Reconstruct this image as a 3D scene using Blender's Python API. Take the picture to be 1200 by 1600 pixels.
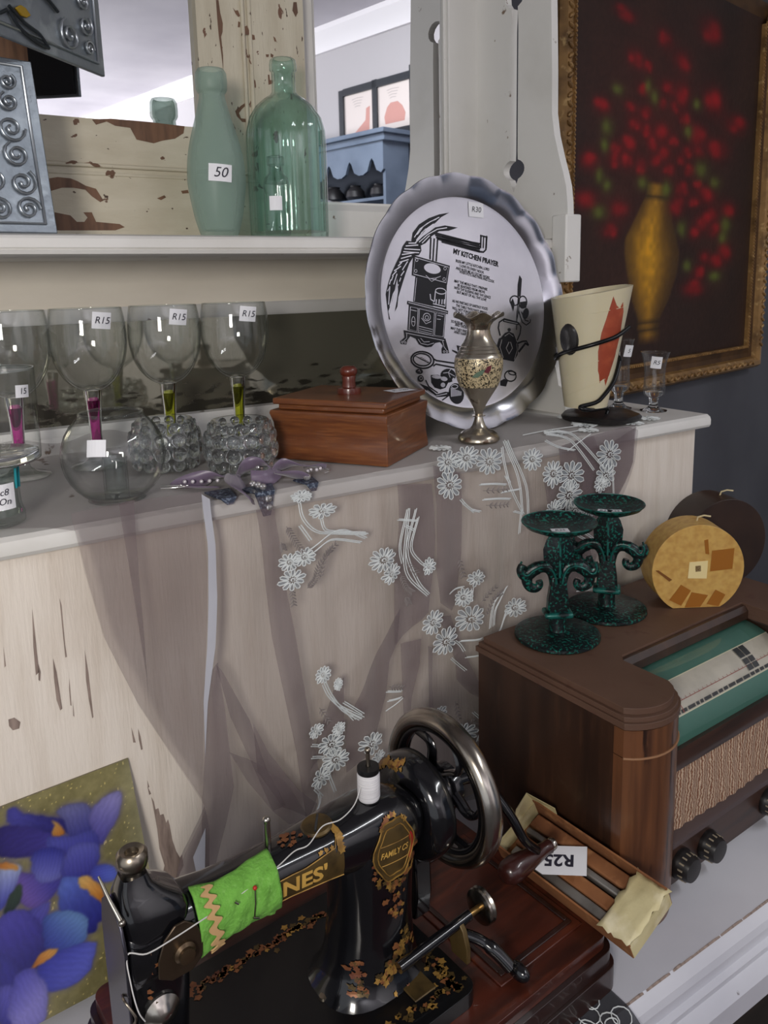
import bpy, bmesh, math, random
from mathutils import Vector, Matrix, Euler
from mathutils.geometry import tessellate_polygon
PI = math.pi
for _o in list(bpy.data.objects):
    bpy.data.objects.remove(_o)
SC = bpy.context.scene
COL = SC.collection
random.seed(7)

def S(r, g, b, a=1.0):
    def c(v):
        v /= 255.0
        return v / 12.92 if v <= 0.04045 else ((v + 0.055) / 1.055) ** 2.4
    return (c(r), c(g), c(b), a)

# ---------------------------------------------------------------- camera, world, lights, exposure
_cd = bpy.data.cameras.new('camera')
_cd.sensor_fit = 'VERTICAL'; _cd.sensor_height = 36.0; _cd.lens = 1250.0 / 1600.0 * 36.0
_cd.shift_y = -0.08456
_cd.clip_start = 0.02; _cd.clip_end = 50
CAM = bpy.data.objects.new('camera', _cd); COL.objects.link(CAM)
_R = [[0.838574, 0.116935, -0.53209], [-0.544301, 0.138563, -0.827367], [-0.02302, 0.983426, 0.179843]]
CAM.matrix_world = Matrix.Translation((0, 0, 0.80)) @ Matrix(_R).to_4x4()
SC.camera = CAM

W = bpy.data.worlds.new('world'); SC.world = W; W.use_nodes = True
W.node_tree.nodes['Background'].inputs[0].default_value = (0.80, 0.83, 0.90, 1)
W.node_tree.nodes['Background'].inputs[1].default_value = 0.72

def area(name, loc, target, size, power, col, sy=None, spread=PI):
    l = bpy.data.lights.new(name, 'AREA'); l.energy = power; l.color = col[:3]
    l.shape = 'RECTANGLE' if sy else 'SQUARE'; l.size = size
    if sy: l.size_y = sy
    l.spread = spread
    o = bpy.data.objects.new(name, l); COL.objects.link(o); o.location = loc
    o.rotation_euler = (Vector(target) - Vector(loc)).to_track_quat('-Z', 'Y').to_euler()
    o['kind'] = 'helper'
    return o
area('key_light', (-0.58, -0.42, 0.95), (0.6, 1.1, 0.70), 0.30, 12.0, (1.0, 0.95, 0.88))
area('ceiling_lamp_light', (2.0, -1.3, 2.56), (2.6, -1.8, 0), 1.5, 40, (0.95, 0.97, 1.0), 0.2)
area('ceiling_fill_light', (-2.6, -6.5, 0.6), (0.8, -6.0, 2.5), 3.0, 175, (0.98, 0.98, 1.0), 1.6, spread=math.radians(95))  # added fill aimed up, no window built; brightens the ceiling the mirror reflects

SC.view_settings.view_transform = 'Standard'
SC.view_settings.look = 'None'
SC.view_settings.exposure = 0.22
SC.view_settings.gamma = 1.0
SC.view_settings.use_curve_mapping = False
try:
    SC.cycles.transparent_max_bounces = 40
    SC.cycles.max_bounces = 14
    SC.cycles.transmission_bounces = 12
    SC.cycles.glossy_bounces = 6
    SC.cycles.caustics_reflective = False
    SC.cycles.caustics_refractive = False
    SC.cycles.sample_clamp_indirect = 4.0
except Exception:
    pass

# ---------------------------------------------------------------- materials
def newmat(name):
    m = bpy.data.materials.new(name); m.use_nodes = True
    nt = m.node_tree
    return m, nt, nt.nodes['Principled BSDF'], nt.nodes['Material Output']

def mat(name, col, rough=0.5, metal=0.0, coat=0.0, spec=0.5, trans=0.0, ior=1.45, alpha=1.0, sheen=0.0, emit=None, sss=0.0):
    m, nt, p, o = newmat(name)
    p.inputs['Base Color'].default_value = col
    p.inputs['Roughness'].default_value = rough
    p.inputs['Metallic'].default_value = metal
    p.inputs['Coat Weight'].default_value = coat
    p.inputs['Specular IOR Level'].default_value = spec
    p.inputs['Transmission Weight'].default_value = trans
    p.inputs['IOR'].default_value = ior
    p.inputs['Alpha'].default_value = alpha
    p.inputs['Sheen Weight'].default_value = sheen
    if sss:
        p.inputs['Subsurface Weight'].default_value = sss
        p.inputs['Subsurface Radius'].default_value = (0.03, 0.02, 0.012)
    return m

def nmat(name, layers, rough=0.5, metal=0.0, bump=0.0, bscale=60, bstretch=(1, 1, 1), coat=0.0, spec=0.5, coord='Object'):
    """layers: first a colour, then (colour, scale, lo, hi, stretch[, detail, distortion]) noise patches laid over it"""
    m, nt, p, o = newmat(name)
    N, L = nt.nodes, nt.links
    tc = N.new('ShaderNodeTexCoord')
    def noise(scale, stretch, detail=6, dist=0.0, off=0.0):
        mp = N.new('ShaderNodeMapping'); mp.inputs['Scale'].default_value = stretch
        mp.inputs['Location'].default_value = (off, off * 0.7, off * 1.3)
        L.new(tc.outputs[coord], mp.inputs['Vector'])
        n = N.new('ShaderNodeTexNoise'); n.inputs['Scale'].default_value = scale
        n.inputs['Detail'].default_value = detail; n.inputs['Distortion'].default_value = dist
        L.new(mp.outputs[0], n.inputs['Vector'])
        return n.outputs['Fac']
    prev = None
    for i, ly in enumerate(layers[1:]):
        c, sc_, lo, hi, st = ly[:5]
        det = ly[5] if len(ly) > 5 else 6
        dist = ly[6] if len(ly) > 6 else 0.0
        f = noise(sc_, st, det, dist, i * 3.7)
        mr = N.new('ShaderNodeMapRange'); mr.inputs['From Min'].default_value = lo; mr.inputs['From Max'].default_value = hi
        L.new(f, mr.inputs['Value'])
        mx = N.new('ShaderNodeMix'); mx.data_type = 'RGBA'
        L.new(mr.outputs[0], mx.inputs['Factor'])
        if prev is None: mx.inputs['A'].default_value = layers[0]
        else: L.new(prev, mx.inputs['A'])
        mx.inputs['B'].default_value = c
        prev = mx.outputs['Result']
    if prev is None: p.inputs['Base Color'].default_value = layers[0]
    else: L.new(prev, p.inputs['Base Color'])
    p.inputs['Roughness'].default_value = rough; p.inputs['Metallic'].default_value = metal
    p.inputs['Coat Weight'].default_value = coat; p.inputs['Specular IOR Level'].default_value = spec
    if bump:
        b = N.new('ShaderNodeBump'); b.inputs['Strength'].default_value = bump; b.inputs['Distance'].default_value = 0.004
        L.new(noise(bscale, bstretch, 5), b.inputs['Height']); L.new(b.outputs[0], p.inputs['Normal'])
    return m

def vcmat(name, rough=0.5, attr='paint', bump=0.0, bscale=80, glitter=False, coat=0.0):
    m, nt, p, o = newmat(name)
    a = nt.nodes.new('ShaderNodeVertexColor'); a.layer_name = attr
    nt.links.new(a.outputs[0], p.inputs['Base Color'])
    p.inputs['Roughness'].default_value = rough; p.inputs['Coat Weight'].default_value = coat
    if bump:
        n = nt.nodes.new('ShaderNodeTexNoise'); n.inputs['Scale'].default_value = bscale; n.inputs['Detail'].default_value = 4
        tc = nt.nodes.new('ShaderNodeTexCoord'); nt.links.new(tc.outputs['Object'], n.inputs['Vector'])
        b = nt.nodes.new('ShaderNodeBump'); b.inputs['Strength'].default_value = bump; b.inputs['Distance'].default_value = 0.003
        nt.links.new(n.outputs['Fac'], b.inputs['Height']); nt.links.new(b.outputs[0], p.inputs['Normal'])
    return m

def thinglass(name, tint=(0.93, 0.96, 0.95, 1), edge=(0.45, 0.52, 0.50, 1), refl=1.0, rough=0.02, edgepow=0.5):
    """thin-walled clear glass: see-through film with fresnel reflection and darker grazing edges"""
    m = bpy.data.materials.new(name); m.use_nodes = True
    nt = m.node_tree; N, L = nt.nodes, nt.links
    N.remove(N['Principled BSDF']); out = N['Material Output']
    lw = N.new('ShaderNodeLayerWeight'); lw.inputs['Blend'].default_value = edgepow
    mx = N.new('ShaderNodeMix'); mx.data_type = 'RGBA'
    pw = N.new('ShaderNodeMath'); pw.operation = 'POWER'; pw.inputs[1].default_value = 5.0
    L.new(lw.outputs['Facing'], pw.inputs[0]); L.new(pw.outputs[0], mx.inputs['Factor'])
    mx.inputs['A'].default_value = tint; mx.inputs['B'].default_value = edge
    tr = N.new('ShaderNodeBsdfTransparent'); L.new(mx.outputs['Result'], tr.inputs['Color'])
    gl = N.new('ShaderNodeBsdfGlossy'); gl.inputs['Roughness'].default_value = rough
    fr = N.new('ShaderNodeFresnel'); fr.inputs['IOR'].default_value = 1.45
    # a thin film reflects the same from both sides: undo the node's index flip on back faces
    gm = N.new('ShaderNodeNewGeometry'); mi = N.new('ShaderNodeMapRange')
    mi.inputs['To Min'].default_value = 1.45; mi.inputs['To Max'].default_value = 1.0 / 1.45
    L.new(gm.outputs['Backfacing'], mi.inputs['Value']); L.new(mi.outputs[0], fr.inputs['IOR'])
    mu = N.new('ShaderNodeMath'); mu.operation = 'MULTIPLY'; mu.inputs[1].default_value = refl; mu.use_clamp = True
    L.new(fr.outputs[0], mu.inputs[0])
    ms = N.new('ShaderNodeMixShader'); L.new(mu.outputs[0], ms.inputs[0]); L.new(tr.outputs[0], ms.inputs[1]); L.new(gl.outputs[0], ms.inputs[2])
    L.new(ms.outputs[0], out.inputs['Surface'])
    return m

def sheer(name, col, alpha, weave=0.0, rough=0.8):
    m, nt, p, o = newmat(name)
    N, L = nt.nodes, nt.links
    p.inputs['Base Color'].default_value = col; p.inputs['Roughness'].default_value = rough
    p.inputs['Specular IOR Level'].default_value = 0.15; p.inputs['Sheen Weight'].default_value = 0.25
    lw = N.new('ShaderNodeLayerWeight'); lw.inputs['Blend'].default_value = 0.35
    mr = N.new('ShaderNodeMapRange'); mr.inputs['To Min'].default_value = alpha; mr.inputs['To Max'].default_value = min(1.0, alpha + 0.15)
    L.new(lw.outputs['Facing'], mr.inputs['Value'])
    L.new(mr.outputs[0], p.inputs['Alpha'])
    return m

# ---------------------------------------------------------------- mesh helpers
class MB:
    def __init__(self):
        self.v = []; self.f = []; self.m = []
    def add(self, vs, fs, mi=0, M=None):
        b = len(self.v)
        for p in vs:
            p = Vector(p)
            self.v.append(tuple(M @ p if M is not None else p))
        for f in fs:
            self.f.append([b + i for i in f]); self.m.append(mi)
        return self
    def box(self, x0, x1, y0, y1, z0, z1, mi=0, M=None):
        vs = [(x0, y0, z0), (x1, y0, z0), (x1, y1, z0), (x0, y1, z0), (x0, y0, z1), (x1, y0, z1), (x1, y1, z1), (x0, y1, z1)]
        return self.add(vs, [(0, 3, 2, 1), (4, 5, 6, 7), (0, 1, 5, 4), (1, 2, 6, 5), (2, 3, 7, 6), (3, 0, 4, 7)], mi, M)
    def lathe(self, prof, n=32, mi=0, M=None, closed=False):
        vs = []; fs = []; idx = []
        for r, z in prof:
            if r < 1e-6:
                idx.append([len(vs)]); vs.append((0, 0, z))
            else:
                idx.append(list(range(len(vs), len(vs) + n)))
                for k in range(n):
                    a = 2 * PI * k / n; vs.append((r * math.cos(a), r * math.sin(a), z))
        seq = list(range(len(prof))) + ([0] if closed else [])
        for q in range(len(seq) - 1):
            i0, i1 = idx[seq[q]], idx[seq[q + 1]]
            for k in range(n):
                k2 = (k + 1) % n
                if len(i0) == 1 and len(i1) == 1: continue
                if len(i0) == 1: fs.append((i0[0], i1[k2], i1[k]))
                elif len(i1) == 1: fs.append((i0[k], i0[k2], i1[0]))
                else: fs.append((i0[k], i0[k2], i1[k2], i1[k]))
        return self.add(vs, fs, mi, M)
    def tube(self, pts, r, n=8, mi=0, M=None, loop=False, flat=1.0):
        pts = [Vector(p) for p in pts]; k = len(pts)
        rs = r if isinstance(r, (list, tuple)) else [r] * k
        tang = []
        for i in range(k):
            a = pts[(i - 1) % k] if (loop or i > 0) else pts[i]
            b = pts[(i + 1) % k] if (loop or i < k - 1) else pts[i]
            d = b - a
            tang.append(d.normalized() if d.length > 1e-9 else Vector((0, 0, 1)))
        t = tang[0]; up = Vector((0, 0, 1)) if abs(t.z) < 0.9 else Vector((1, 0, 0))
        u = t.cross(up).normalized(); vs = []
        for i in range(k):
            t = tang[i]; u = (u - t * u.dot(t))
            u = u.normalized() if u.length > 1e-9 else t.orthogonal().normalized()
            w = t.cross(u)
            for j in range(n):
                a = 2 * PI * j / n
                vs.append(pts[i] + (u * math.cos(a) + w * math.sin(a) * flat) * rs[i])
        fs = []
        for i in range(k if loop else k - 1):
            i2 = (i + 1) % k
            for j in range(n):
                j2 = (j + 1) % n
                fs.append((i * n + j, i * n + j2, i2 * n + j2, i2 * n + j))
        if not loop:
            fs.append(tuple(range(n - 1, -1, -1))); fs.append(tuple((k - 1) * n + j for j in range(n)))
        return self.add(vs, fs, mi, M)
    def prism(self, poly, t0, t1, M=None, mi=0, holes=(), hm=None):
        """polygon (x,y) extruded from z=t0 to z=t1, with optional holes"""
        loops = [list(poly)] + [list(h) for h in holes]
        flat = [p for lp in loops for p in lp]
        tris = tessellate_polygon([[Vector((p[0], p[1], 0)) for p in lp] for lp in loops])
        n = len(flat)
        vs = [(p[0], p[1], t0) for p in flat] + [(p[0], p[1], t1) for p in flat]
        fs = []
        for a, b, c in tris:
            ar = (flat[b][0] - flat[a][0]) * (flat[c][1] - flat[a][1]) - (flat[b][1] - flat[a][1]) * (flat[c][0] - flat[a][0])
            if ar < 0: a, c = c, a
            fs.append((n + a, n + b, n + c)); fs.append((c, b, a))
        base = 0
        for li, lp in enumerate(loops):
            k = len(lp)
            area_ = sum(lp[i][0] * lp[(i + 1) % k][1] - lp[(i + 1) % k][0] * lp[i][1] for i in range(k))
            ccw = (area_ > 0) == (li == 0)
            for i in range(k):
                j = (i + 1) % k
                q = (base + i, base + j, n + base + j, n + base + i)
                fs.append(q if ccw else q[::-1])
            base += k
        return self.add(vs, fs, mi, M)
    def flatpoly(self, poly, z=0.0, M=None, mi=0):
        tris = tessellate_polygon([[Vector((p[0], p[1], 0)) for p in poly]])
        fs = []
        for a, b, c in tris:
            ar = (poly[b][0] - poly[a][0]) * (poly[c][1] - poly[a][1]) - (poly[b][1] - poly[a][1]) * (poly[c][0] - poly[a][0])
            fs.append((a, b, c) if ar > 0 else (c, b, a))
        return self.add([(p[0], p[1], z) for p in poly], fs, mi, M)
    def ribbon(self, pts, w, z=0.0, M=None, mi=0, closed=False):
        """flat stroke of width w in the xy plane"""
        pts = [Vector((p[0], p[1])) for p in pts]; k = len(pts); vs = []; fs = []
        ws = w if isinstance(w, (list, tuple)) else [w] * k
        for i in range(k):
            a = pts[(i - 1) % k] if (closed or i > 0) else pts[i]
            b = pts[(i + 1) % k] if (closed or i < k - 1) else pts[i]
            d = b - a
            d = d.normalized() if d.length > 1e-9 else Vector((1, 0))
            nrm = Vector((-d.y, d.x)) * (ws[i] / 2)
            vs += [(pts[i].x + nrm.x, pts[i].y + nrm.y, z), (pts[i].x - nrm.x, pts[i].y - nrm.y, z)]
        for i in range(k if closed else k - 1):
            j = (i + 1) % k
            fs.append((2 * i, 2 * i + 1, 2 * j + 1, 2 * j))
        return self.add(vs, fs, mi, M)
    def sphere(self, c, r, n=16, mi=0, sc=(1, 1, 1)):
        prof = [(r * math.sin(PI * i / (n // 2)), -r * math.cos(PI * i / (n // 2))) for i in range(n // 2 + 1)]
        prof[0] = (0, -r); prof[-1] = (0, r)
        return self.lathe(prof, n, mi, Matrix.Translation(c) @ Matrix.Diagonal((*sc, 1)))

def obj(name, mb, mats, parent=None, smooth=30, bevel=0.0, bseg=2, M=None, kind=None, label=None, subsurf=0, solid=0.0, fixn=False):
    me = bpy.data.meshes.new(name)
    me.from_pydata(mb.v, [], mb.f)
    if not isinstance(mats, (list, tuple)): mats = [mats]
    for m_ in mats: me.materials.append(m_)
    if len(mats) > 1: me.polygons.foreach_set('material_index', mb.m)
    me.update()
    if fixn:
        bm = bmesh.new(); bm.from_mesh(me); bmesh.ops.recalc_face_normals(bm, faces=bm.faces); bm.to_mesh(me); bm.free()
    if smooth:
        me.shade_smooth(); me.set_sharp_from_angle(angle=math.radians(smooth))
    o = bpy.data.objects.new(name, me); COL.objects.link(o)
    if M is not None: o.matrix_world = M
    if bevel:
        b = o.modifiers.new('bevel', 'BEVEL'); b.width = bevel; b.segments = bseg; b.limit_method = 'ANGLE'; b.angle_limit = math.radians(40)
    if solid:
        s_ = o.modifiers.new('solid', 'SOLIDIFY'); s_.thickness = solid; s_.offset = 0
    if subsurf:
        s_ = o.modifiers.new('sub', 'SUBSURF'); s_.levels = subsurf; s_.render_levels = subsurf
    if parent is not None: put(o, parent)
    if kind: o['kind'] = kind
    if label: o['label'] = label
    return o

def wm(o):
    m = o.matrix_basis.copy()
    return (wm(o.parent) @ o.matrix_parent_inverse @ m) if o.parent else m

def put(o, parent):
    """parent o (modelled in the parent's own frame)"""
    o.parent = parent
    return o

def tag(o, label, cat, group=None):
    o['label'] = label; o['category'] = cat
    if group: o['group'] = group
    return o

def thing(name, label, cat, loc=(0, 0, 0), rz=0.0, group=None):
    o = bpy.data.objects.new(name, None); COL.objects.link(o)
    o.empty_display_size = 0.02
    o.location = loc; o.rotation_euler = (0, 0, rz)
    return tag(o, label, cat, group)

def dup(root, loc, rz=None, label=None, group=None):
    r = root.copy(); COL.objects.link(r); r.location = loc
    if rz is not None: r.rotation_euler = (0, 0, rz)
    if label: r['label'] = label
    if group: r['group'] = group
    for ch in list(root.children):
        c = ch.copy(); COL.objects.link(c); c.parent = r
        for g in list(ch.children):
            d = g.copy(); COL.objects.link(d); d.parent = c
    return r

def bez(pts, n=8):
    """Catmull-Rom through points"""
    P = [Vector(p) for p in pts]; out = []
    for i in range(len(P) - 1):
        p0 = P[max(i - 1, 0)]; p1 = P[i]; p2 = P[i + 1]; p3 = P[min(i + 2, len(P) - 1)]
        for k in range(n):
            t = k / n
            out.append(0.5 * ((2 * p1) + (p2 - p0) * t + (2 * p0 - 5 * p1 + 4 * p2 - p3) * t * t + (3 * p1 - p0 - 3 * p2 + p3) * t ** 3))
    out.append(P[-1])
    return out

def frame(o, x, y):
    """matrix with origin o, x and y axes, z = x cross y"""
    x = Vector(x).normalized(); y = Vector(y); y = (y - x * y.dot(x)).normalized(); z = x.cross(y)
    return Matrix(((x.x, y.x, z.x, o[0]), (x.y, y.y, z.y, o[1]), (x.z, y.z, z.z, o[2]), (0, 0, 0, 1)))

def text(name, s, size, M, m, parent=None, shear=0.0, sx=1.0, align='CENTER', extrude=0.0, space=1.0, lh=1.0, bold=0.0):
    cu = bpy.data.curves.new(name, 'FONT'); cu.body = s; cu.size = size; cu.align_x = align; cu.align_y = 'CENTER'
    cu.shear = shear; cu.extrude = extrude; cu.space_character = space; cu.space_line = lh; cu.offset = bold
    cu.resolution_u = 3
    t = bpy.data.objects.new('tmp', cu); COL.objects.link(t)
    dg = bpy.context.evaluated_depsgraph_get()
    me = bpy.data.meshes.new_from_object(t.evaluated_get(dg))
    bpy.data.objects.remove(t)
    me.transform(M @ Matrix.Diagonal((sx, 1, 1, 1)))
    me.materials.clear(); me.materials.append(m)
    o = bpy.data.objects.new(name, me); COL.objects.link(o)
    if parent is not None: put(o, parent)
    return o

# ---------------------------------------------------------------- shared materials
M_WHITE = nmat('white_paint', [S(224, 222, 218), (S(206, 203, 197), 5, 0.45, 0.75, (1, 1, 1)), (S(120, 100, 82), 26, 0.70, 0.73, (1, 1, 1), 8)], 0.45, bump=0.12, bscale=40)
M_CREAM = nmat('cream_paint', [S(222, 214, 199), (S(210, 201, 186), 4, 0.4, 0.7, (1, 1, 3))], 0.5, bump=0.1, bscale=40)
M_PINKW = nmat('aged_white_paint', [S(224, 214, 202), (S(210, 198, 184), 8, 0.45, 0.75, (6, 1, 0.6)), (S(196, 181, 166), 3, 0.55, 0.8, (1, 1, 1))], 0.5, bump=0.25, bscale=60, bstretch=(4, 1, 0.5))
M_BAREWOOD = nmat('bare_brown_wood', [S(118, 84, 58), (S(86, 60, 42), 30, 0.4, 0.7, (1, 1, 4))], 0.7, bump=0.2)
M_SCRAPE = nmat('scraped_grey_wood', [S(150, 132, 122), (S(110, 94, 86), 60, 0.4, 0.7, (3, 1, 0.5))], 0.7)
M_MIRROR = mat('mirror_glass', (0.86, 0.87, 0.89, 1), 0.015, 1.0)
M_PAPER = mat('white_sticker_paper', S(232, 232, 236), 0.6)
M_INK = mat('pen_ink', S(40, 38, 52), 0.6)
M_BLACK = mat('black_print', S(14, 14, 20), 0.5)
M_GLASS = thinglass('clear_thin_glass', tint=(0.985, 0.99, 0.988, 1), edge=(0.34, 0.40, 0.39, 1), refl=1.1)
SCRAPES = [[(0.1448, 0.4676), (0.1461, 0.4592), (0.1457, 0.4136), (0.1464, 0.3986), (0.1446, 0.3981), (0.1446, 0.4336)], [(0.1321, 0.4011), (0.1343, 0.3839), (0.1361, 0.3399), (0.1339, 0.3382), (0.1313, 0.3515), (0.1309, 0.3783)], [(0.1654, 0.4014), (0.167, 0.374), (0.1678, 0.319), (0.1664, 0.3177), (0.1647, 0.3407), (0.1638, 0.3648)], [(0.2158, 0.2884), (0.2179, 0.2769), (0.2192, 0.2601), (0.2172, 0.2597), (0.2157, 0.274)], [(0.2246, 0.1953), (0.2271, 0.188), (0.2283, 0.1769), (0.2318, 0.1774), (0.2331, 0.1674), (0.2372, 0.1672), (0.2397, 0.1539), (0.2421, 0.1579), (0.2436, 0.1496), (0.2455, 0.1276), (0.2492, 0.1104), (0.2531, 0.1), (0.2558, 0.1035), (0.2568, 0.0873), (0.2475, 0.0719), (0.2384, 0.0684), (0.2365, 0.0811), (0.2289, 0.0827), (0.2335, 0.0981), (0.2291, 0.1233), (0.2284, 0.1504)], [(0.2214, 0.2189), (0.2233, 0.2089), (0.2216, 0.2088)], [(0.2214, 0.0936), (0.2293, 0.0884), (0.2391, 0.0779), (0.2371, 0.0706), (0.2288, 0.0808), (0.2223, 0.0878)], [(0.1466, 0.3735), (0.1463, 0.3602), (0.1459, 0.34), (0.1448, 0.341), (0.1451, 0.3605)], [(0.1477, 0.3462), (0.1477, 0.3258), (0.1467, 0.3278)], [(0.117, 0.399), (0.1183, 0.3888), (0.1168, 0.3787), (0.1153, 0.3805)], [(0.0817, 0.3452), (0.0875, 0.3455), (0.0931, 0.3383), (0.0912, 0.3314), (0.0848, 0.3314), (0.0816, 0.3377)], [(0.1166, 0.463), (0.1168, 0.4375), (0.1167, 0.3893), (0.1132, 0.3866), (0.1138, 0.4199)], [(0.085, 0.428), (0.0853, 0.4061), (0.0839, 0.4044)], [(0.2209, 0.2111), (0.2247, 0.1994), (0.2223, 0.1987)], [(0.2084, 0.2923), (0.212, 0.2713), (0.209, 0.2724)]]
CURTAIN_L = [(0.1608, 0.5679), (0.1694, 0.4954), (0.183, 0.4185), (0.2112, 0.3331), (0.2384, 0.2716), (0.2818, 0.1731), (0.2612, 0.1315), (0.2413, 0.0969), (0.226, 0.0605), (0.2176, 0.0205)]
CURTAIN_R = [(1.056, 0.5564), (1.0386, 0.4964), (1.0031, 0.4262), (0.9751, 0.3662), (0.948, 0.2843), (0.9355, 0.2095), (0.9239, 0.0992), (0.9208, -0.0526)]
CURTAIN_FOLDS_AND_SHADE = [[(0.2102, 0.5679), (0.2267, 0.5693), (0.223, 0.4856), (0.2228, 0.4105), (0.2223, 0.3094), (0.2222, 0.3645), (0.2186, 0.4116), (0.214, 0.4876)], [(0.2923, 0.3429), (0.3052, 0.3593), (0.3109, 0.2957), (0.3161, 0.1916), (0.304, 0.1441), (0.2832, 0.0781), (0.2694, 0.0803), (0.2761, 0.1819), (0.2831, 0.2386)], [(0.3027, 0.3576), (0.3093, 0.3483), (0.3449, 0.2673), (0.3626, 0.1955), (0.3863, 0.1346), (0.3681, 0.133), (0.342, 0.2164), (0.3168, 0.2854)], [(0.3124, 0.2404), (0.346, 0.2106), (0.3879, 0.1677), (0.4173, 0.103), (0.3894, 0.1056), (0.3681, 0.133), (0.3361, 0.188)], [(0.3681, 0.5322), (0.3906, 0.5321), (0.4004, 0.4201), (0.4205, 0.277), (0.4409, 0.1403), (0.4126, 0.1022), (0.4033, 0.2025), (0.3803, 0.3667)], [(0.2791, 0.1789), (0.2588, 0.1377), (0.2455, 0.1178), (0.2358, 0.092), (0.2789, 0.0757), (0.2834, 0.1442)], [(0.2786, 0.0714), (0.3217, 0.0871), (0.3747, 0.0861), (0.4219, 0.0983), (0.4307, 0.0803), (0.3734, 0.0587), (0.2821, 0.0608)], [(0.941, 0.4495), (0.9672, 0.5289), (1.0434, 0.5527), (1.029, 0.497), (0.9937, 0.4319), (0.9659, 0.3724)], [(0.8683, 0.5422), (0.9518, 0.5515), (1.0447, 0.5568), (1.0306, 0.4968), (0.9952, 0.4316), (0.9674, 0.3721), (0.9405, 0.2943), (0.9088, 0.3288), (0.8707, 0.4412)], [(0.8293, 0.5034), (0.8758, 0.5112), (0.8986, 0.4362), (0.9447, 0.3423), (0.9347, 0.2902), (0.8881, 0.3015), (0.8473, 0.3945)], [(0.9023, 0.5477), (0.9446, 0.5503), (0.9689, 0.4869), (0.951, 0.3733), (0.9199, 0.4323)], [(0.5695, 0.5318), (0.6244, 0.5246), (0.6253, 0.4514), (0.6203, 0.3901), (0.6134, 0.3425), (0.5887, 0.3277), (0.561, 0.3037), (0.5605, 0.3971), (0.568, 0.4695)], [(0.5733, 0.3562), (0.5682, 0.3087), (0.5519, 0.2853), (0.5447, 0.2345), (0.534, 0.2023), (0.5134, 0.163), (0.4785, 0.1439), (0.4787, 0.2004), (0.4931, 0.2408), (0.5132, 0.2795), (0.5491, 0.328)], [(0.5721, 0.3041), (0.6005, 0.3068), (0.5978, 0.2717), (0.5866, 0.2209), (0.5838, 0.1852), (0.5736, 0.1887), (0.5728, 0.2434)], [(0.6126, 0.2927), (0.623, 0.2861), (0.62, 0.2249), (0.6235, 0.1753), (0.6116, 0.1794)], [(0.6296, 0.5489), (0.6741, 0.5321), (0.6754, 0.4131), (0.6684, 0.3429), (0.6597, 0.3306), (0.6344, 0.3514), (0.6267, 0.4026)], [(0.6341, 0.33), (0.6596, 0.3233), (0.69, 0.2407), (0.7104, 0.1962), (0.7104, 0.1807), (0.6898, 0.1951), (0.6697, 0.2204), (0.6678, 0.2511)], [(0.465, 0.2739), (0.4798, 0.2829), (0.4766, 0.1941), (0.4216, 0.1728), (0.4412, 0.2171)], [(0.3489, 0.2627), (0.3659, 0.2174), (0.4032, 0.1525), (0.43, 0.1207), (0.4221, 0.1029), (0.3817, 0.1337), (0.3515, 0.1931)]]
CURTAIN_LINING = [(0.1602, 0.5657), (0.217, 0.5681), (0.3031, 0.5651), (0.3012, 0.4677), (0.292, 0.3511), (0.2828, 0.247), (0.278, 0.1854), (0.2363, 0.2781), (0.2094, 0.339), (0.1813, 0.422), (0.1678, 0.4982)]
CURTAIN_HEM = [[(0.3015, 0.5638), (0.3109, 0.5562), (0.3121, 0.5041), (0.309, 0.4424), (0.3026, 0.3803), (0.291, 0.3106), (0.2833, 0.2427), (0.2863, 0.3121), (0.2941, 0.3827), (0.299, 0.4448), (0.303, 0.5059)], [(0.2612, 0.1149), (0.2773, 0.1512), (0.2737, 0.0959), (0.2647, 0.0825)]]
FLOWERS = [(0.427, 0.5403, 0.0153, 0.0074), (0.4527, 0.5181, 0.0208, 0.0092), (0.4236, 0.4651, 0.0155, 0.0124), (0.4038, 0.4626, 0.0146, 0.0117), (0.4059, 0.4396, 0.0184, 0.0147), (0.5373, 0.4374, 0.0221, 0.0176), (0.5518, 0.4135, 0.0183, 0.0147), (0.6129, 0.4107, 0.0103, 0.0131), (0.652, 0.5188, 0.0247, 0.0197), (0.6528, 0.5505, 0.0205, 0.0164), (0.6851, 0.5519, 0.0233, 0.0186), (0.7263, 0.5408, 0.0263, 0.0211), (0.6975, 0.3738, 0.0155, 0.0124), (0.6776, 0.3478, 0.0154, 0.0148), (0.6884, 0.3132, 0.0259, 0.0208), (0.6198, 0.3266, 0.0201, 0.0193), (0.6438, 0.2902, 0.0255, 0.0224), (0.4464, 0.2987, 0.0116, 0.0129), (0.4684, 0.2785, 0.007, 0.009), (0.4328, 0.2243, 0.0132, 0.0105), (0.4548, 0.1969, 0.0205, 0.0164), (0.4601, 0.1731, 0.0214, 0.0171), (0.4369, 0.1551, 0.0181, 0.0145), (0.4664, 0.2159, 0.0103, 0.0107), (0.5135, 0.1806, 0.0203, 0.0163), (0.5243, 0.1536, 0.0148, 0.0118), (0.6327, 0.1813, 0.0138, 0.0132), (0.6755, 0.1322, 0.0265, 0.0212), (0.8085, 0.5328, 0.0212, 0.017), (0.8467, 0.5056, 0.0228, 0.0219), (0.8861, 0.4965, 0.0294, 0.0235), (0.9723, 0.5176, 0.0291, 0.0233), (0.9604, 0.485, 0.0253, 0.0203), (0.8814, 0.4659, 0.0319, 0.0255), (0.9506, 0.473, 0.0177, 0.0142), (0.8975, 0.4375, 0.0248, 0.0199), (0.7767, 0.3069, 0.0192, 0.0154), (0.8466, 0.4468, 0.0206, 0.0198), (0.9242, 0.4431, 0.0176, 0.0183)]
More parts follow.
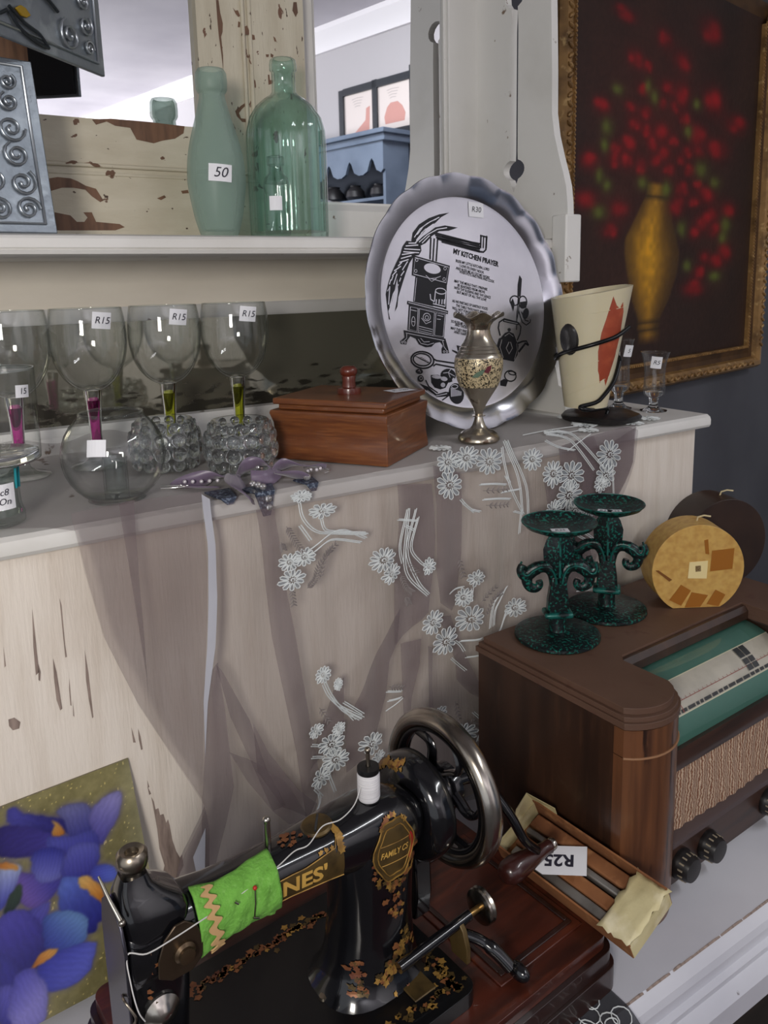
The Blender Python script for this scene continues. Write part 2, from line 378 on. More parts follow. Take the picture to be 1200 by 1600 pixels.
STEMS = [[(0.4234, 0.5325), (0.4258, 0.5138), (0.44, 0.4958), (0.4668, 0.4865), (0.5162, 0.4761)], [(0.4506, 0.5086), (0.4535, 0.4956), (0.4669, 0.489), (0.5126, 0.4784)], [(0.4306, 0.4729), (0.4565, 0.4848), (0.4808, 0.4878), (0.5142, 0.471)], [(0.4354, 0.4688), (0.4631, 0.4787), (0.5068, 0.4667)], [(0.4205, 0.5057), (0.4328, 0.4849)], [(0.5807, 0.4982), (0.5688, 0.4507), (0.5733, 0.4229)], [(0.5944, 0.4958), (0.5795, 0.4417), (0.5944, 0.3942), (0.6123, 0.3709)], [(0.5981, 0.4834), (0.5855, 0.4439), (0.5989, 0.4206), (0.6101, 0.412)], [(0.5827, 0.4979), (0.5763, 0.4357), (0.5826, 0.4004), (0.6102, 0.3696)], [(0.565, 0.4862), (0.596, 0.4788)], [(0.5764, 0.4758), (0.5918, 0.4661)], [(0.4466, 0.2853), (0.4547, 0.266), (0.4719, 0.245), (0.5008, 0.2232)], [(0.4485, 0.2881), (0.4582, 0.2648), (0.4753, 0.2387), (0.4969, 0.221)], [(0.4757, 0.2506), (0.5009, 0.2284)], [(0.4754, 0.2421), (0.4895, 0.2218)], [(0.424, 0.2088), (0.4378, 0.2004)], [(0.4233, 0.192), (0.4441, 0.1808)], [(0.4249, 0.1467), (0.4383, 0.1273)], [(0.4215, 0.1097), (0.4327, 0.1226), (0.4315, 0.1371)], [(0.6699, 0.496), (0.6869, 0.4792), (0.7065, 0.4714)], [(0.6741, 0.4901), (0.6955, 0.4724)], [(0.7065, 0.5107), (0.7309, 0.5085), (0.7535, 0.5038)], [(0.7109, 0.4883), (0.7354, 0.4865), (0.761, 0.481)], [(0.6518, 0.3613), (0.6646, 0.3635), (0.6777, 0.364)], [(0.6908, 0.3609), (0.6885, 0.3396)], [(0.664, 0.2838), (0.6728, 0.2758), (0.6793, 0.2646)], [(0.6552, 0.2605), (0.6814, 0.2341)], [(0.6728, 0.2813), (0.7063, 0.2794)], [(0.6815, 0.2547), (0.7063, 0.255)], [(0.6326, 0.1709), (0.6498, 0.1535), (0.663, 0.1451)], [(0.5436, 0.2442), (0.5692, 0.2367)], [(0.5452, 0.2295), (0.567, 0.2277)], [(0.5429, 0.216), (0.5689, 0.2253)], [(0.7315, 0.2914), (0.736, 0.3203), (0.7621, 0.3439)], [(0.7246, 0.2894), (0.7314, 0.3289), (0.7499, 0.3393)], [(0.7455, 0.28), (0.7624, 0.306)], [(0.7534, 0.5174), (0.7609, 0.5055)], [(0.6992, 0.1167), (0.7061, 0.1456), (0.6924, 0.1658)], [(0.4486, 0.1583), (0.4583, 0.1263)], [(0.7546, 0.5677), (0.7759, 0.5175), (0.7866, 0.4576)], [(0.7607, 0.5669), (0.7937, 0.4954), (0.7995, 0.4454)], [(0.7511, 0.5588), (0.7612, 0.5007), (0.7892, 0.4523)], [(0.7429, 0.4941), (0.7799, 0.4928)], [(0.769, 0.4608), (0.7892, 0.4532)], [(0.7806, 0.4244), (0.784, 0.4581)], [(0.8658, 0.4331), (0.9528, 0.3743)], [(0.8731, 0.4164), (0.9456, 0.3704)], [(0.8807, 0.3891), (0.91, 0.3514)], [(0.8364, 0.557), (0.8632, 0.5437), (0.8975, 0.5341)], [(0.8389, 0.5664), (0.8901, 0.55), (0.9338, 0.4984)], [(0.844, 0.5697), (0.8968, 0.5571), (0.9554, 0.5003)], [(0.7378, 0.2694), (0.7564, 0.2948), (0.7704, 0.3014)], [(0.9039, 0.3154), (0.933, 0.3118)], [(0.9042, 0.3047), (0.9408, 0.2991)], [(0.9778, 0.4918), (0.9879, 0.4319)], [(0.8837, 0.536), (0.9318, 0.5547)]]
SPRAYS = [[(0.4251, 0.4242), (0.4356, 0.4343), (0.445, 0.4542), (0.4715, 0.4723)], [(0.4423, 0.4328), (0.452, 0.459), (0.4626, 0.4662)], [(0.4028, 0.5076), (0.4116, 0.4891), (0.4223, 0.4716)], [(0.4038, 0.4293), (0.4054, 0.407)], [(0.571, 0.4064), (0.5784, 0.3877), (0.5862, 0.3789)], [(0.5791, 0.4216), (0.5946, 0.4045)], [(0.5781, 0.374), (0.5819, 0.3627)], [(0.7063, 0.3351), (0.7336, 0.3544)], [(0.7177, 0.31), (0.7314, 0.3364), (0.7499, 0.3393)], [(0.6611, 0.1914), (0.6698, 0.1581)], [(0.6901, 0.1588), (0.7015, 0.1237)], [(0.44, 0.2539), (0.4532, 0.2291)], [(0.6693, 0.4088), (0.6777, 0.3784)], [(0.3939, 0.4897), (0.3966, 0.48)], [(0.5477, 0.25), (0.5713, 0.2407)], [(0.7109, 0.5013), (0.7582, 0.497)], [(0.7153, 0.4794), (0.7583, 0.4736)]]
